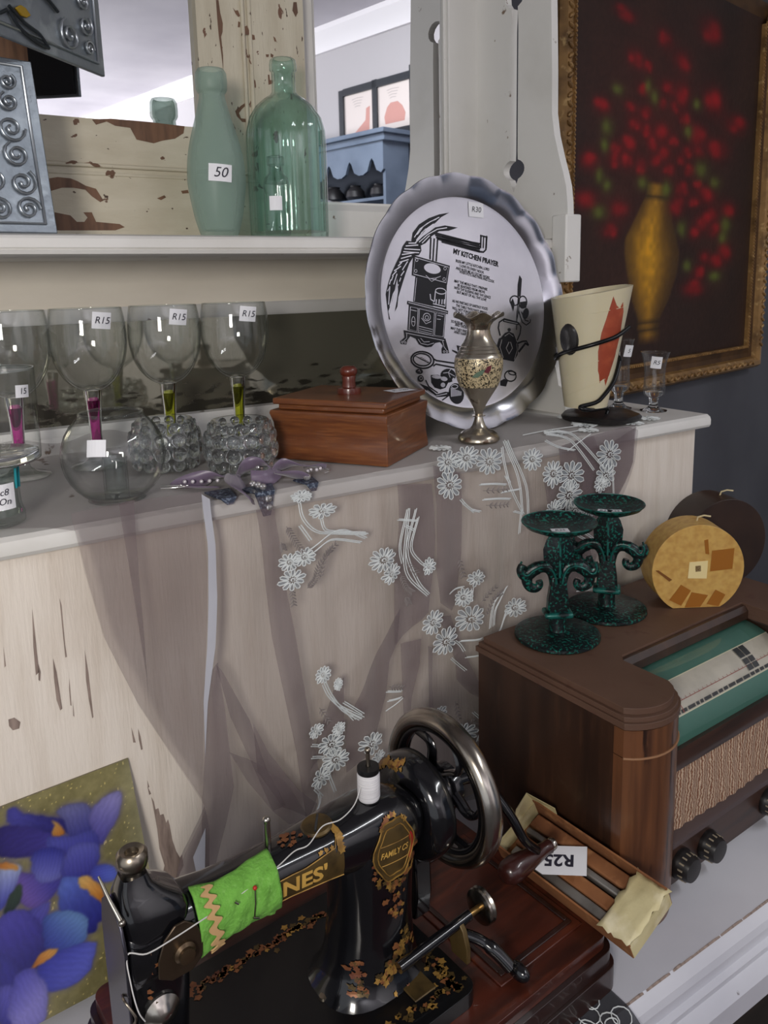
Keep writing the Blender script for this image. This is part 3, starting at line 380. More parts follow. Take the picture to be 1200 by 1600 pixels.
PLATE_DRAW = [('p','stove',[(-0.1022,0.0791),(-0.0302,0.0617),(-0.0404,0.0307),(-0.1093,0.0474)]),('t','stove',0.0016,[(-0.0993,0.0753),(-0.0339,0.0594),(-0.0423,0.0343),(-0.1058,0.0493)],True),('w','stove',[(-0.0509,0.0539),(-0.0524,0.052),(-0.0549,0.0505),(-0.0582,0.0495),(-0.0622,0.049),(-0.0664,0.0491),(-0.0707,0.0498),(-0.0747,0.051),(-0.0782,0.0526),(-0.081,0.0545),(-0.0828,0.0567),(-0.0835,0.0589),(-0.0832,0.061),(-0.0817,0.0628),(-0.0793,0.0643),(-0.076,0.0654),(-0.0721,0.0659),(-0.0679,0.0658),(-0.0636,0.0652),(-0.0595,0.064),(-0.0559,0.0624),(-0.0531,0.0604),(-0.0513,0.0583),(-0.0505,0.056)]),('s','stove',0.002,[(-0.0539,0.0546),(-0.055,0.0532),(-0.057,0.0521),(-0.0596,0.0514),(-0.0628,0.0511),(-0.0662,0.0513),(-0.0697,0.0518),(-0.0731,0.0528),(-0.076,0.0541),(-0.0783,0.0555),(-0.0798,0.0572),(-0.0805,0.0588),(-0.0803,0.0603),(-0.0792,0.0617),(-0.0772,0.0628),(-0.0746,0.0635),(-0.0715,0.0638),(-0.0681,0.0636),(-0.0645,0.0631),(-0.0612,0.0622),(-0.0583,0.0609),(-0.0559,0.0594),(-0.0543,0.0578),(-0.0536,0.0561)],True),('t','stove',0.0014,[(-0.0818,0.0469),(-0.0748,0.0415),(-0.063,0.042),(-0.0518,0.0449)],False),('t','stove',0.0014,[(-0.0784,0.0431),(-0.0715,0.0368),(-0.0612,0.0412)],False),('t','stove',0.0012,[(-0.0939,0.0715),(-0.0949,0.0697),(-0.0969,0.069),(-0.0987,0.0698),(-0.0992,0.0715),(-0.0982,0.0732),(-0.0962,0.0739),(-0.0945,0.0732)],True),('t','stove',0.0012,[(-0.0982,0.054),(-0.0992,0.0523),(-0.1012,0.0517),(-0.1029,0.0524),(-0.1035,0.0541),(-0.1025,0.0558),(-0.1005,0.0565),(-0.0987,0.0558)],True),('t','stove',0.0012,[(-0.0384,0.0571),(-0.0395,0.0554),(-0.0415,0.0547),(-0.0434,0.0554),(-0.044,0.0572),(-0.0429,0.0589),(-0.0408,0.0596),(-0.039,0.0589)],True),('t','stove',0.0012,[(-0.0427,0.0401),(-0.0438,0.0383),(-0.0459,0.0376),(-0.0477,0.0384),(-0.0483,0.0402),(-0.0472,0.0419),(-0.0452,0.0426),(-0.0433,0.0418)],True),('p','stove',[(-0.1018,0.0473),(-0.0407,0.0315),(-0.0473,-0.0088),(-0.1121,0.0059)]),('t','stove',0.0014,[(-0.1004,0.0435),(-0.1101,0.0066)],False),('t','stove',0.0022,[(-0.0445,0.0194),(-0.0462,0.0176),(-0.0497,0.0164),(-0.0542,0.0162),(-0.0589,0.0169),(-0.0628,0.0184),(-0.0652,0.0204),(-0.0656,0.0225),(-0.0639,0.0243),(-0.0605,0.0255),(-0.056,0.0257),(-0.0513,0.0251),(-0.0473,0.0236),(-0.0449,0.0215)],True),('t','stove',0.003,[(-0.0659,0.0213),(-0.0699,0.006),(-0.0735,0.0015),(-0.0496,-0.0041),(-0.0465,0.0114),(-0.0442,0.0207)],False),('t','stove',0.003,[(-0.0772,0.017),(-0.0773,0.0085),(-0.0701,0.0044)],False),('t','stove',0.0035,[(-0.0657,0.0081),(-0.0675,0.0005)],False),('t','stove',0.0035,[(-0.0598,0.0079),(-0.0617,0.0003)],False),('t','stove',0.0035,[(-0.0539,0.0077),(-0.0558,0.0)],False),('t','stove',0.0035,[(-0.049,0.0076),(-0.0508,-0.0001)],False),('t','stove',0.003,[(-0.0741,-0.0031),(-0.0521,-0.0079)],False),('p','stove',[(-0.1231,0.0078),(-0.0436,-0.0113),(-0.0453,-0.0167),(-0.1247,0.0026)]),('t','stove',0.0016,[(-0.122,0.005),(-0.046,-0.0139)],False),('p','stove',[(-0.1211,0.0017),(-0.0493,-0.0165),(-0.0586,-0.055),(-0.1293,-0.0379)]),('t','stove',0.0018,[(-0.1188,-0.0017),(-0.1042,-0.005),(-0.1113,-0.0409),(-0.1264,-0.037)],True),('t','stove',0.0018,[(-0.1014,-0.0054),(-0.0725,-0.0127),(-0.0805,-0.0498),(-0.1092,-0.042)],True),('t','stove',0.0018,[(-0.0696,-0.0133),(-0.0515,-0.0177),(-0.0602,-0.0525),(-0.0775,-0.0492)],True),('t','stove',0.0014,[(-0.1185,-0.0067),(-0.1076,-0.0091)],False),('t','stove',0.0014,[(-0.113,-0.0251),(-0.1139,-0.0289),(-0.1155,-0.0316),(-0.1173,-0.0325),(-0.1189,-0.0314),(-0.1197,-0.0286),(-0.1197,-0.0248),(-0.1187,-0.0211),(-0.1171,-0.0184),(-0.1153,-0.0174),(-0.1137,-0.0185),(-0.1129,-0.0213)],True),('t','stove',0.0014,[(-0.1197,-0.0248),(-0.1131,-0.0259)],False),('t','stove',0.0016,[(-0.0816,-0.0197),(-0.0827,-0.0224),(-0.085,-0.0244),(-0.0881,-0.0254),(-0.0913,-0.0253),(-0.0941,-0.0239),(-0.0958,-0.0217),(-0.0962,-0.0191),(-0.0951,-0.0165),(-0.0928,-0.0144),(-0.0897,-0.0134),(-0.0865,-0.0135),(-0.0837,-0.0148),(-0.082,-0.0171)],True),('t','stove',0.0016,[(-0.0996,-0.0204),(-0.0923,-0.03),(-0.0812,-0.0267)],False),('t','stove',0.0014,[(-0.0856,-0.0203),(-0.0865,-0.0221),(-0.0883,-0.0231),(-0.0905,-0.023),(-0.092,-0.0218),(-0.0924,-0.02),(-0.0915,-0.0182),(-0.0897,-0.0172),(-0.0875,-0.0173),(-0.086,-0.0185)],True),('t','stove',0.0016,[(-0.1061,-0.0331),(-0.0801,-0.0398)],False),('t','stove',0.0014,[(-0.1066,-0.0369),(-0.0815,-0.0431),(-0.0829,-0.0466),(-0.1074,-0.0399)],True),('t','stove',0.0016,[(-0.069,-0.0234),(-0.0613,-0.0245)],False),('t','stove',0.0014,[(-0.0672,-0.0173),(-0.0558,-0.0201)],False),('p','stove',[(-0.1367,-0.0375),(-0.0557,-0.0559),(-0.052,-0.0726),(-0.051,-0.0797),(-0.0659,-0.0794),(-0.0658,-0.0716),(-0.0622,-0.0672),(-0.0673,-0.0607),(-0.0772,-0.0616),(-0.0858,-0.0672),(-0.0974,-0.0672),(-0.11,-0.0618),(-0.1153,-0.0523),(-0.1251,-0.0479),(-0.1315,-0.0536),(-0.1342,-0.0602),(-0.1451,-0.0588),(-0.1454,-0.0542),(-0.1364,-0.0488)]),('t','stove',0.0016,[(-0.1336,-0.0422),(-0.0591,-0.0588)],False),('t','stove',0.0016,[(-0.1319,-0.043),(-0.1329,-0.0505),(-0.14,-0.0553)],False),('t','stove',0.0016,[(-0.0622,-0.0594),(-0.0605,-0.0689),(-0.0563,-0.0746)],False),('t','stove',0.0016,[(-0.1107,-0.0534),(-0.106,-0.0605),(-0.093,-0.0636),(-0.0801,-0.0614)],False),('t','stove',0.0016,[(-0.1058,-0.0521),(-0.1,-0.0586),(-0.0885,-0.0586)],False),('t','stove',0.0014,[(-0.1404,-0.0564),(-0.141,-0.0574),(-0.1422,-0.0577),(-0.1433,-0.0572),(-0.1437,-0.0561),(-0.143,-0.0551),(-0.1418,-0.0548),(-0.1407,-0.0553)],True),('t','stove',0.0014,[(-0.1349,-0.0573),(-0.1356,-0.0583),(-0.1368,-0.0587),(-0.1379,-0.0582),(-0.1382,-0.0571),(-0.1376,-0.0561),(-0.1364,-0.0557),(-0.1353,-0.0562)],True),('t','stove',0.0014,[(-0.0598,-0.0767),(-0.0604,-0.0778),(-0.0618,-0.0781),(-0.0629,-0.0776),(-0.0633,-0.0765),(-0.0626,-0.0754),(-0.0613,-0.075),(-0.0601,-0.0756)],True),('t','stove',0.0014,[(-0.0539,-0.0771),(-0.0545,-0.0782),(-0.0558,-0.0785),(-0.057,-0.078),(-0.0574,-0.0769),(-0.0567,-0.0758),(-0.0554,-0.0754),(-0.0542,-0.076)],True),('s','stove_pipe',0.0026,[(-0.0629,0.1074),(-0.0696,0.0721)],False),('s','stove_pipe',0.0026,[(-0.0562,0.1059),(-0.0641,0.0697)],False),('s','stove_pipe',0.0026,[(-0.0494,0.1052),(-0.0574,0.0689)],False),('s','stove_pipe',0.004,[(-0.0589,0.1151),(0.0382,0.0963)],False),('s','stove_pipe',0.002,[(-0.0536,0.1108),(0.0381,0.0923)],False),('s','stove_pipe',0.003,[(-0.0521,0.1075),(0.0376,0.0888)],False),('s','stove_pipe',0.004,[(-0.0503,0.1059),(0.0377,0.0846)],False),('s','stove_pipe',0.003,[(0.0438,0.111),(0.0399,0.0902)],False),('s','stove_pipe',0.0022,[(0.0498,0.1111),(0.0458,0.0902)],False),('s','stove_pipe',0.003,[(0.0563,0.1112),(0.0523,0.0902)],False),('s','stove_pipe',0.003,[(-0.0407,0.1086),(0.0409,0.0974)],False),('s','stove_pipe',0.002,[(-0.0412,0.1055),(0.0403,0.0934)],False),('s','stove_pipe',0.003,[(-0.0415,0.1032),(0.0387,0.0894)],False),('s','stove_pipe',0.0035,[(-0.0418,0.1009),(0.037,0.0846)],False),('s','stove_pipe',0.003,[(0.037,0.0846),(0.0454,0.0838),(0.0513,0.0878),(0.0565,0.1096)],False),('s','stove_pipe',0.0025,[(0.0418,0.1118),(0.0574,0.1088)],False),('p','carrots',[(-0.1122,0.1016),(-0.0974,0.1002),(-0.085,0.0935),(-0.0851,0.0859),(-0.0908,0.079),(-0.1004,0.0783),(-0.1114,0.0663),(-0.1211,0.0499),(-0.1298,0.0335),(-0.1398,0.0143),(-0.1436,-0.0005),(-0.1497,-0.0084),(-0.1433,0.0085),(-0.1386,0.0233),(-0.1376,0.0441),(-0.1459,0.0235),(-0.1524,0.0088),(-0.1618,-0.0072),(-0.16,-0.0206),(-0.162,-0.019),(-0.1626,0.0003),(-0.1627,0.0195),(-0.1573,0.0327),(-0.1486,0.0503),(-0.1373,0.0665),(-0.1272,0.0799),(-0.1208,0.0933)]),('t','carrots',0.0026,[(-0.1152,0.0934),(-0.0905,0.095)],False),('t','carrots',0.0026,[(-0.1186,0.0889),(-0.0877,0.0874)],False),('t','carrots',0.0026,[(-0.1211,0.0844),(-0.0903,0.0828)],False),('t','carrots',0.0026,[(-0.1245,0.0799),(-0.0998,0.0828)],False),('t','carrots',0.0026,[(-0.1271,0.0739),(-0.106,0.0783)],False),('t','carrots',0.0026,[(-0.1307,0.0679),(-0.1125,0.0723)],False),('t','carrots',0.0026,[(-0.1343,0.062),(-0.1261,0.0679)],False),('t','carrots',0.0026,[(-0.1426,0.0547),(-0.1287,0.0619)],False),('t','carrots',0.0026,[(-0.1472,0.0473),(-0.138,0.0546)],False),('t','carrots',0.0026,[(-0.15,0.0399),(-0.1454,0.0473)],False),('t','carrots',0.0026,[(-0.1268,0.0559),(-0.1147,0.0693)],False),('t','carrots',0.0026,[(-0.1308,0.047),(-0.1233,0.0544)],False),('t','carrots',0.0026,[(-0.1463,0.0339),(-0.1377,0.0501)],False),('t','carrots',0.0026,[(-0.1347,0.0381),(-0.1312,0.044)],False),('t','carrots',0.0026,[(-0.1544,0.0341),(-0.1507,0.0414)],False),('t','carrots',0.0026,[(-0.109,0.0979),(-0.0939,0.098)],False),('t','carrots',0.0026,[(-0.1594,0.0238),(-0.1539,0.0311),(-0.1601,0.0031)],False),('t','carrots',0.0026,[(-0.1372,0.0337),(-0.1492,0.0191),(-0.1581,0.0001)],False),('p','carrots',[(-0.1029,0.1009),(-0.0983,0.1146),(-0.0842,0.1277),(-0.0635,0.138),(-0.0411,0.1447),(-0.0197,0.148),(-0.0377,0.1401),(-0.0509,0.1306),(-0.0676,0.1226),(-0.0848,0.1087),(-0.0956,0.0995)]),('p','carrots',[(-0.0938,0.0987),(-0.0791,0.1087),(-0.0645,0.1165),(-0.0518,0.1236),(-0.0316,0.1271),(-0.0048,0.1239),(-0.0247,0.1186),(-0.0448,0.1176),(-0.0617,0.1089),(-0.0748,0.0981),(-0.0869,0.0935)]),('t','carrots',0.0022,[(-0.0965,0.107),(-0.0832,0.1208),(-0.0624,0.1319),(-0.0417,0.14)],False),('t','carrots',0.0022,[(-0.0933,0.1025),(-0.0759,0.1179),(-0.055,0.129)],False),('t','carrots',0.0022,[(-0.0901,0.1116),(-0.077,0.124),(-0.0665,0.1303)],False),('t','carrots',0.0022,[(-0.088,0.0995),(-0.069,0.1119),(-0.0483,0.1206),(-0.0281,0.1233)],False),('t','carrots',0.0022,[(-0.0825,0.098),(-0.0653,0.1104)],False),('t','carrots',0.0022,[(-0.0823,0.1133),(-0.0716,0.121)],False),('t','carrots',0.0022,[(-0.0583,0.1335),(-0.0481,0.1368)],False),('s','spoon',0.0026,[(-0.0844,-0.0911),(-0.086,-0.0941),(-0.0889,-0.0966),(-0.0928,-0.0985),(-0.0974,-0.0997),(-0.1026,-0.1002),(-0.108,-0.0999),(-0.1132,-0.0988),(-0.118,-0.097),(-0.1222,-0.0947),(-0.1254,-0.0919),(-0.1275,-0.0888),(-0.1284,-0.0855),(-0.128,-0.0824),(-0.1264,-0.0795),(-0.1236,-0.077),(-0.1199,-0.075),(-0.1153,-0.0738),(-0.1102,-0.0732),(-0.1048,-0.0735),(-0.0996,-0.0745),(-0.0947,-0.0762),(-0.0904,-0.0786),(-0.0871,-0.0814),(-0.0849,-0.0846),(-0.084,-0.0879)],True),('s','spoon',0.0022,[(-0.0897,-0.0896),(-0.0911,-0.0919),(-0.0936,-0.0938),(-0.097,-0.0952),(-0.101,-0.096),(-0.1055,-0.0961),(-0.11,-0.0955),(-0.1144,-0.0943),(-0.1182,-0.0925),(-0.1212,-0.0903),(-0.1232,-0.0878),(-0.1242,-0.0853),(-0.124,-0.0827),(-0.1226,-0.0805),(-0.1202,-0.0786),(-0.1169,-0.0772),(-0.1129,-0.0764),(-0.1084,-0.0762),(-0.1039,-0.0768),(-0.0995,-0.078),(-0.0957,-0.0797),(-0.0926,-0.0819),(-0.0905,-0.0844),(-0.0895,-0.087)],True),('s','spoon',0.0026,[(-0.0839,-0.0868),(-0.0785,-0.0898),(-0.0384,-0.0976)],False),('s','spoon',0.0026,[(-0.0861,-0.098),(-0.0805,-0.0953),(-0.0407,-0.1048)],False),('s','spoon',0.0009,[(-0.1194,-0.0796),(-0.1122,-0.0827),(-0.1059,-0.0827)],False),('s','spoon',0.0009,[(-0.1153,-0.082),(-0.1087,-0.0846),(-0.1029,-0.0847)],False),('s','spoon',0.0009,[(-0.1112,-0.0843),(-0.1051,-0.0865),(-0.1,-0.0868)],False),('s','spoon',0.0009,[(-0.107,-0.0866),(-0.1015,-0.0884),(-0.0971,-0.0888)],False),('s','spoon',0.0009,[(-0.1029,-0.089),(-0.098,-0.0903),(-0.0942,-0.0909)],False),('s','spoon',0.0009,[(-0.0987,-0.0914),(-0.0944,-0.0922),(-0.0912,-0.093)],False),('p','mushroom',[(-0.108,-0.1055),(-0.1092,-0.1072),(-0.1116,-0.1083),(-0.1146,-0.1086),(-0.1178,-0.1081),(-0.1205,-0.1068),(-0.1221,-0.1051),(-0.1223,-0.1031),(-0.1211,-0.1015),(-0.1188,-0.1003),(-0.1157,-0.1),(-0.1125,-0.1005),(-0.1098,-0.1018),(-0.1082,-0.1036)]),('t','mushroom',0.0018,[(-0.1176,-0.1036),(-0.1148,-0.1018),(-0.1135,-0.106)],False),('p','onion_ring',[(-0.1079,-0.1162),(-0.1088,-0.1185),(-0.1108,-0.1203),(-0.1135,-0.1211),(-0.1163,-0.1209),(-0.1187,-0.1196),(-0.1201,-0.1175),(-0.1204,-0.115),(-0.1195,-0.1127),(-0.1175,-0.1109),(-0.1148,-0.1101),(-0.112,-0.1103),(-0.1097,-0.1116),(-0.1082,-0.1137)]),('t','onion_ring',0.002,[(-0.1107,-0.1154),(-0.1114,-0.1169),(-0.113,-0.1177),(-0.1147,-0.1176),(-0.1159,-0.1165),(-0.1162,-0.1149),(-0.1155,-0.1134),(-0.114,-0.1126),(-0.1123,-0.1127),(-0.111,-0.1138)],True),('p','vegetables',[(-0.0424,-0.1172),(-0.0439,-0.121),(-0.0472,-0.1242),(-0.0518,-0.1264),(-0.0571,-0.1273),(-0.0626,-0.1268),(-0.0675,-0.1249),(-0.0713,-0.1221),(-0.0736,-0.1184),(-0.074,-0.1145),(-0.0725,-0.1107),(-0.0694,-0.1076),(-0.0648,-0.1054),(-0.0595,-0.1045),(-0.054,-0.1049),(-0.049,-0.1067),(-0.0452,-0.1096),(-0.0429,-0.1132)]),('t','vegetables',0.002,[(-0.0682,-0.1108),(-0.0576,-0.1107),(-0.0452,-0.118)],False),('t','vegetables',0.002,[(-0.0516,-0.106),(-0.0576,-0.1107),(-0.0548,-0.1193)],False),('w','vegetables',[(-0.0465,-0.1239),(-0.048,-0.1253),(-0.0498,-0.1258),(-0.0511,-0.1253),(-0.0514,-0.1238),(-0.0507,-0.122),(-0.0492,-0.1206),(-0.0474,-0.1201),(-0.0461,-0.1207),(-0.0458,-0.1221)]),('p','bowl_print',[(-0.0932,-0.1118),(-0.079,-0.1125),(-0.0603,-0.1209),(-0.0599,-0.1272),(-0.0663,-0.1349),(-0.077,-0.1365),(-0.0882,-0.1323),(-0.0936,-0.1241)]),('w','bowl_print',[(-0.0718,-0.1176),(-0.0732,-0.1186),(-0.0763,-0.1191),(-0.0805,-0.119),(-0.085,-0.1182),(-0.0889,-0.117),(-0.0915,-0.1155),(-0.0921,-0.1142),(-0.0908,-0.1131),(-0.0878,-0.1126),(-0.0836,-0.1127),(-0.079,-0.1135),(-0.0751,-0.1147),(-0.0725,-0.1162)]),('p','bowl_print',[(-0.077,-0.1173),(-0.078,-0.118),(-0.0803,-0.1182),(-0.0832,-0.1179),(-0.086,-0.1172),(-0.0879,-0.1163),(-0.0884,-0.1153),(-0.0875,-0.1147),(-0.0852,-0.1144),(-0.0823,-0.1147),(-0.0795,-0.1154),(-0.0776,-0.1163)]),('w','bowl_print',[(-0.0606,-0.122),(-0.0619,-0.1233),(-0.0643,-0.124),(-0.0674,-0.124),(-0.0704,-0.1232),(-0.0729,-0.1218),(-0.0743,-0.1202),(-0.0744,-0.1185),(-0.0731,-0.1172),(-0.0707,-0.1165),(-0.0677,-0.1165),(-0.0647,-0.1173),(-0.0622,-0.1186),(-0.0607,-0.1203)]),('p','bowl_print',[(-0.0628,-0.1214),(-0.0638,-0.1223),(-0.0659,-0.1225),(-0.0683,-0.1222),(-0.0706,-0.1213),(-0.0721,-0.1202),(-0.0723,-0.119),(-0.0713,-0.1182),(-0.0692,-0.1179),(-0.0667,-0.1183),(-0.0645,-0.1191),(-0.063,-0.1203)]),('w','bowl_print',[(-0.0664,-0.1302),(-0.0673,-0.1321),(-0.0692,-0.1334),(-0.0716,-0.1337),(-0.0739,-0.1329),(-0.0754,-0.1313),(-0.0758,-0.1293),(-0.0749,-0.1275),(-0.073,-0.1262),(-0.0706,-0.1259),(-0.0683,-0.1266),(-0.0668,-0.1282)]),('p','onion',[(-0.0292,-0.1461),(-0.0297,-0.1515),(-0.0317,-0.1563),(-0.035,-0.1602),(-0.0393,-0.1627),(-0.0441,-0.1636),(-0.0491,-0.1628),(-0.0536,-0.1605),(-0.0573,-0.1567),(-0.0597,-0.1519),(-0.0608,-0.1467),(-0.0603,-0.1414),(-0.0584,-0.1365),(-0.0551,-0.1327),(-0.0509,-0.1301),(-0.046,-0.1292),(-0.0411,-0.1299),(-0.0366,-0.1322),(-0.0328,-0.136),(-0.0303,-0.1407)]),('t','onion',0.003,[(-0.0551,-0.136),(-0.0564,-0.1505)],False),('t','onion',0.003,[(-0.0523,-0.1371),(-0.0536,-0.1505)],False),('t','onion',0.003,[(-0.0495,-0.1382),(-0.0508,-0.1504)],False),('t','onion',0.003,[(-0.0467,-0.1393),(-0.0479,-0.1504)],False),('t','onion',0.003,[(-0.0439,-0.1404),(-0.0451,-0.1504)],False),('t','onion',0.003,[(-0.041,-0.1415),(-0.0423,-0.1503)],False),('t','onion',0.003,[(-0.0382,-0.1426),(-0.0394,-0.1503)],False),('t','onion',0.003,[(-0.0354,-0.1438),(-0.0366,-0.1503)],False),('t','onion',0.0022,[(-0.0409,-0.1352),(-0.0424,-0.1369),(-0.0459,-0.1377),(-0.05,-0.1374),(-0.0531,-0.1359),(-0.0541,-0.134),(-0.0526,-0.1323),(-0.0492,-0.1315),(-0.0451,-0.1318),(-0.0419,-0.1333)],True),('p','onion',[(-0.1177,-0.1229),(-0.102,-0.1295),(-0.0858,-0.1434),(-0.0671,-0.1411),(-0.0554,-0.1433),(-0.0589,-0.1492),(-0.076,-0.1485),(-0.0942,-0.1477),(-0.1047,-0.1395),(-0.1078,-0.134)]),('t','onion',0.0026,[(-0.1041,-0.1354),(-0.0888,-0.1462),(-0.0649,-0.1444)],False),('s','onion',0.002,[(-0.0894,-0.1502),(-0.0797,-0.1559),(-0.0713,-0.1521),(-0.0614,-0.1479)],False),('s','onion',0.002,[(-0.1044,-0.119),(-0.0995,-0.1297),(-0.083,-0.1416)],False),('p','knife',[(0.1226,0.0438),(0.1274,0.0371),(0.1244,0.0238),(0.1202,0.0072),(0.1129,0.0075),(0.1162,0.0273)]),('s','knife',0.0018,[(0.1152,0.0074),(0.1076,-0.0223),(0.1021,-0.0503)],False),('s','knife',0.0014,[(0.1186,0.0073),(0.1115,-0.0191),(0.1046,-0.0354)],False),('s','knife',0.0022,[(0.116,-0.0001),(0.1147,-0.0033),(0.112,-0.0059),(0.1082,-0.0075),(0.104,-0.008),(0.0999,-0.0072),(0.0967,-0.0053),(0.0948,-0.0026),(0.0944,0.0006),(0.0956,0.0037),(0.0983,0.0063),(0.1021,0.008),(0.1063,0.0085),(0.1103,0.0077),(0.1136,0.0058),(0.1156,0.0031)],True),('p','knife',[(0.0945,-0.0035),(0.1012,0.0045),(0.1043,-0.0055),(0.0991,-0.0186)]),('p','knife',[(0.1172,-0.0027),(0.1335,-0.0016),(0.1307,-0.0132),(0.117,-0.0127)]),('s','knife',0.0022,[(0.1337,-0.0033),(0.1324,-0.0072),(0.1298,-0.0105),(0.1264,-0.0126),(0.1226,-0.0132),(0.119,-0.0123),(0.1163,-0.0099),(0.1147,-0.0065),(0.1145,-0.0026),(0.1158,0.0013),(0.1183,0.0046),(0.1217,0.0067),(0.1255,0.0074),(0.1291,0.0065),(0.1319,0.0042),(0.1335,0.0007)],True),('p','knife',[(0.1352,-0.0245),(0.1327,-0.0285),(0.1294,-0.0313),(0.1258,-0.0326),(0.1227,-0.032),(0.1206,-0.0296),(0.1201,-0.026),(0.1211,-0.0218),(0.1235,-0.0179),(0.1268,-0.015),(0.1304,-0.0137),(0.1336,-0.0143),(0.1356,-0.0167),(0.1362,-0.0203)]),('s','knife',0.002,[(0.1117,-0.0175),(0.118,-0.0378),(0.1264,-0.0432),(0.1363,-0.0387),(0.1382,-0.0337)],False),('s','knife',0.002,[(0.1183,-0.0194),(0.1253,-0.0348),(0.1331,-0.0368)],False),('p','kettle',[(0.0699,-0.06),(0.098,-0.0666),(0.1033,-0.077),(0.0988,-0.0933),(0.0882,-0.1042),(0.0623,-0.0981),(0.0549,-0.0885),(0.0537,-0.0737),(0.0596,-0.0627)]),('p','kettle',[(0.0654,-0.0605),(0.0752,-0.0537),(0.0843,-0.0518),(0.0949,-0.0565),(0.099,-0.0675)]),('p','kettle',[(0.0894,-0.0492),(0.0884,-0.0509),(0.0862,-0.0519),(0.0838,-0.0518),(0.0819,-0.0506),(0.0814,-0.0488),(0.0824,-0.0471),(0.0846,-0.0461),(0.087,-0.0463),(0.0889,-0.0475)]),('t','kettle',0.0022,[(0.0659,-0.0647),(0.0597,-0.0774),(0.0649,-0.0958)],False),('t','kettle',0.0026,[(0.0818,-0.0698),(0.0737,-0.08),(0.079,-0.0902),(0.0881,-0.0809),(0.0851,-0.07)],False),('t','kettle',0.002,[(0.0993,-0.0734),(0.0988,-0.085),(0.0898,-0.101)],False),('t','kettle',0.0018,[(0.0733,-0.0594),(0.0839,-0.055),(0.0931,-0.0614)],False),('s','kettle',0.003,[(0.1016,-0.0735),(0.1133,-0.0709),(0.1226,-0.0707),(0.1272,-0.0785)],False),('s','kettle',0.004,[(0.1017,-0.0885),(0.1119,-0.0809),(0.1197,-0.0747),(0.1272,-0.0785)],False),('s','kettle',0.0026,[(0.0635,-0.058),(0.061,-0.0447),(0.0645,-0.0351),(0.0763,-0.0299),(0.1088,-0.0381),(0.1134,-0.0459),(0.1095,-0.0573),(0.1011,-0.0685)],False),('s','kettle',0.005,[(0.0737,-0.0323),(0.1086,-0.0398)],False),('t','kettle',0.0018,[(0.0759,-0.0327),(0.1063,-0.0397)],False),('s','cup_print',0.0024,[(0.0893,-0.1321),(0.0869,-0.1347),(0.0833,-0.1365),(0.079,-0.1373),(0.0744,-0.1369),(0.0702,-0.1355),(0.0668,-0.1333),(0.0646,-0.1303),(0.0639,-0.1272),(0.0648,-0.1241),(0.0672,-0.1215),(0.0707,-0.1197),(0.075,-0.1189),(0.0796,-0.1192),(0.0839,-0.1206),(0.0873,-0.1229),(0.0895,-0.1258),(0.0902,-0.129)],True),('p','cup_print',[(0.0529,-0.1342),(0.062,-0.1317),(0.0703,-0.1358),(0.0646,-0.1451),(0.0517,-0.1423)]),('s','cup_print',0.002,[(0.0907,-0.1256),(0.0889,-0.1268),(0.0853,-0.127),(0.0809,-0.1264),(0.0768,-0.125),(0.0742,-0.1232),(0.0736,-0.1215),(0.0754,-0.1204),(0.0789,-0.1201),(0.0833,-0.1207),(0.0874,-0.1221),(0.0901,-0.1239)],True),('p','cup_print',[(-0.0339,-0.068),(-0.0051,-0.0747),(-0.0091,-0.0887),(-0.0293,-0.0857),(-0.0442,-0.0767),(-0.0443,-0.0744),(-0.0324,-0.0791)]),('t','cup_print',0.0012,[(-0.0293,-0.0715),(-0.0074,-0.0764)],False),('t','cup_print',0.0012,[(-0.0298,-0.0746),(-0.0088,-0.0792)],False)]
PLATE_TEXT = [('MY KITCHEN PRAYER', (-0.0199, 0.0854), (0.076, 0.0625)), ('BLESS MY LITTLE KITCHEN, LORD', (-0.0164, 0.0697), (0.0541, 0.0539)), ('I LOVE ITS EVERY NOOK', (-0.0099, 0.0621), (0.0416, 0.0492)), ('AND BLESS ME AS I DO MY WORK', (-0.018, 0.0579), (0.0533, 0.0401)), ('WASH POTS AND PANS AND COOK', (-0.0113, 0.0515), (0.0627, 0.0334)), ('MAY THE MEALS THAT I PREPARE', (-0.024, 0.0368), (0.0452, 0.0209)), ('BE SEASONED FROM ABOVE', (-0.0184, 0.0296), (0.0392, 0.0162)), ('WITH THY BLESSING AND THY GRACE', (-0.0261, 0.0259), (0.0508, 0.007)), ('BUT MOST OF ALL THY LOVE', (-0.021, 0.0187), (0.0406, 0.0033)), ('AS WE PARTAKE OF EARTHLY FOOD', (-0.0327, 0.0045), (0.0417, -0.0121)), ('THE TABLE THOU HAST SPREAD', (-0.026, -0.0031), (0.0385, -0.0193)), ('WELL NOT FORGET TO THANK THEE', (-0.0346, -0.007), (0.0398, -0.0258)), ('FOR ALL OUR DAILY BREAD', (-0.0285, -0.014), (0.0308, -0.0286)), ('SO BLESS MY LITTLE KITCHEN, LORD', (-0.0396, -0.0284), (0.0327, -0.0457)), ('AND THOSE WHO ENTER IN', (-0.0323, -0.0343), (0.0258, -0.0493)), ('MAY THEY FIND NOUGHT BUT JOY', (-0.0421, -0.0393), (0.0332, -0.0578)), ('AND HAPPINESS THEREIN', (-0.036, -0.0459), (0.0262, -0.0614))]
PLATE_TAG = [(0.0257, 0.1675), (0.0564, 0.1654), (0.0501, 0.1406), (0.0209, 0.1431)]
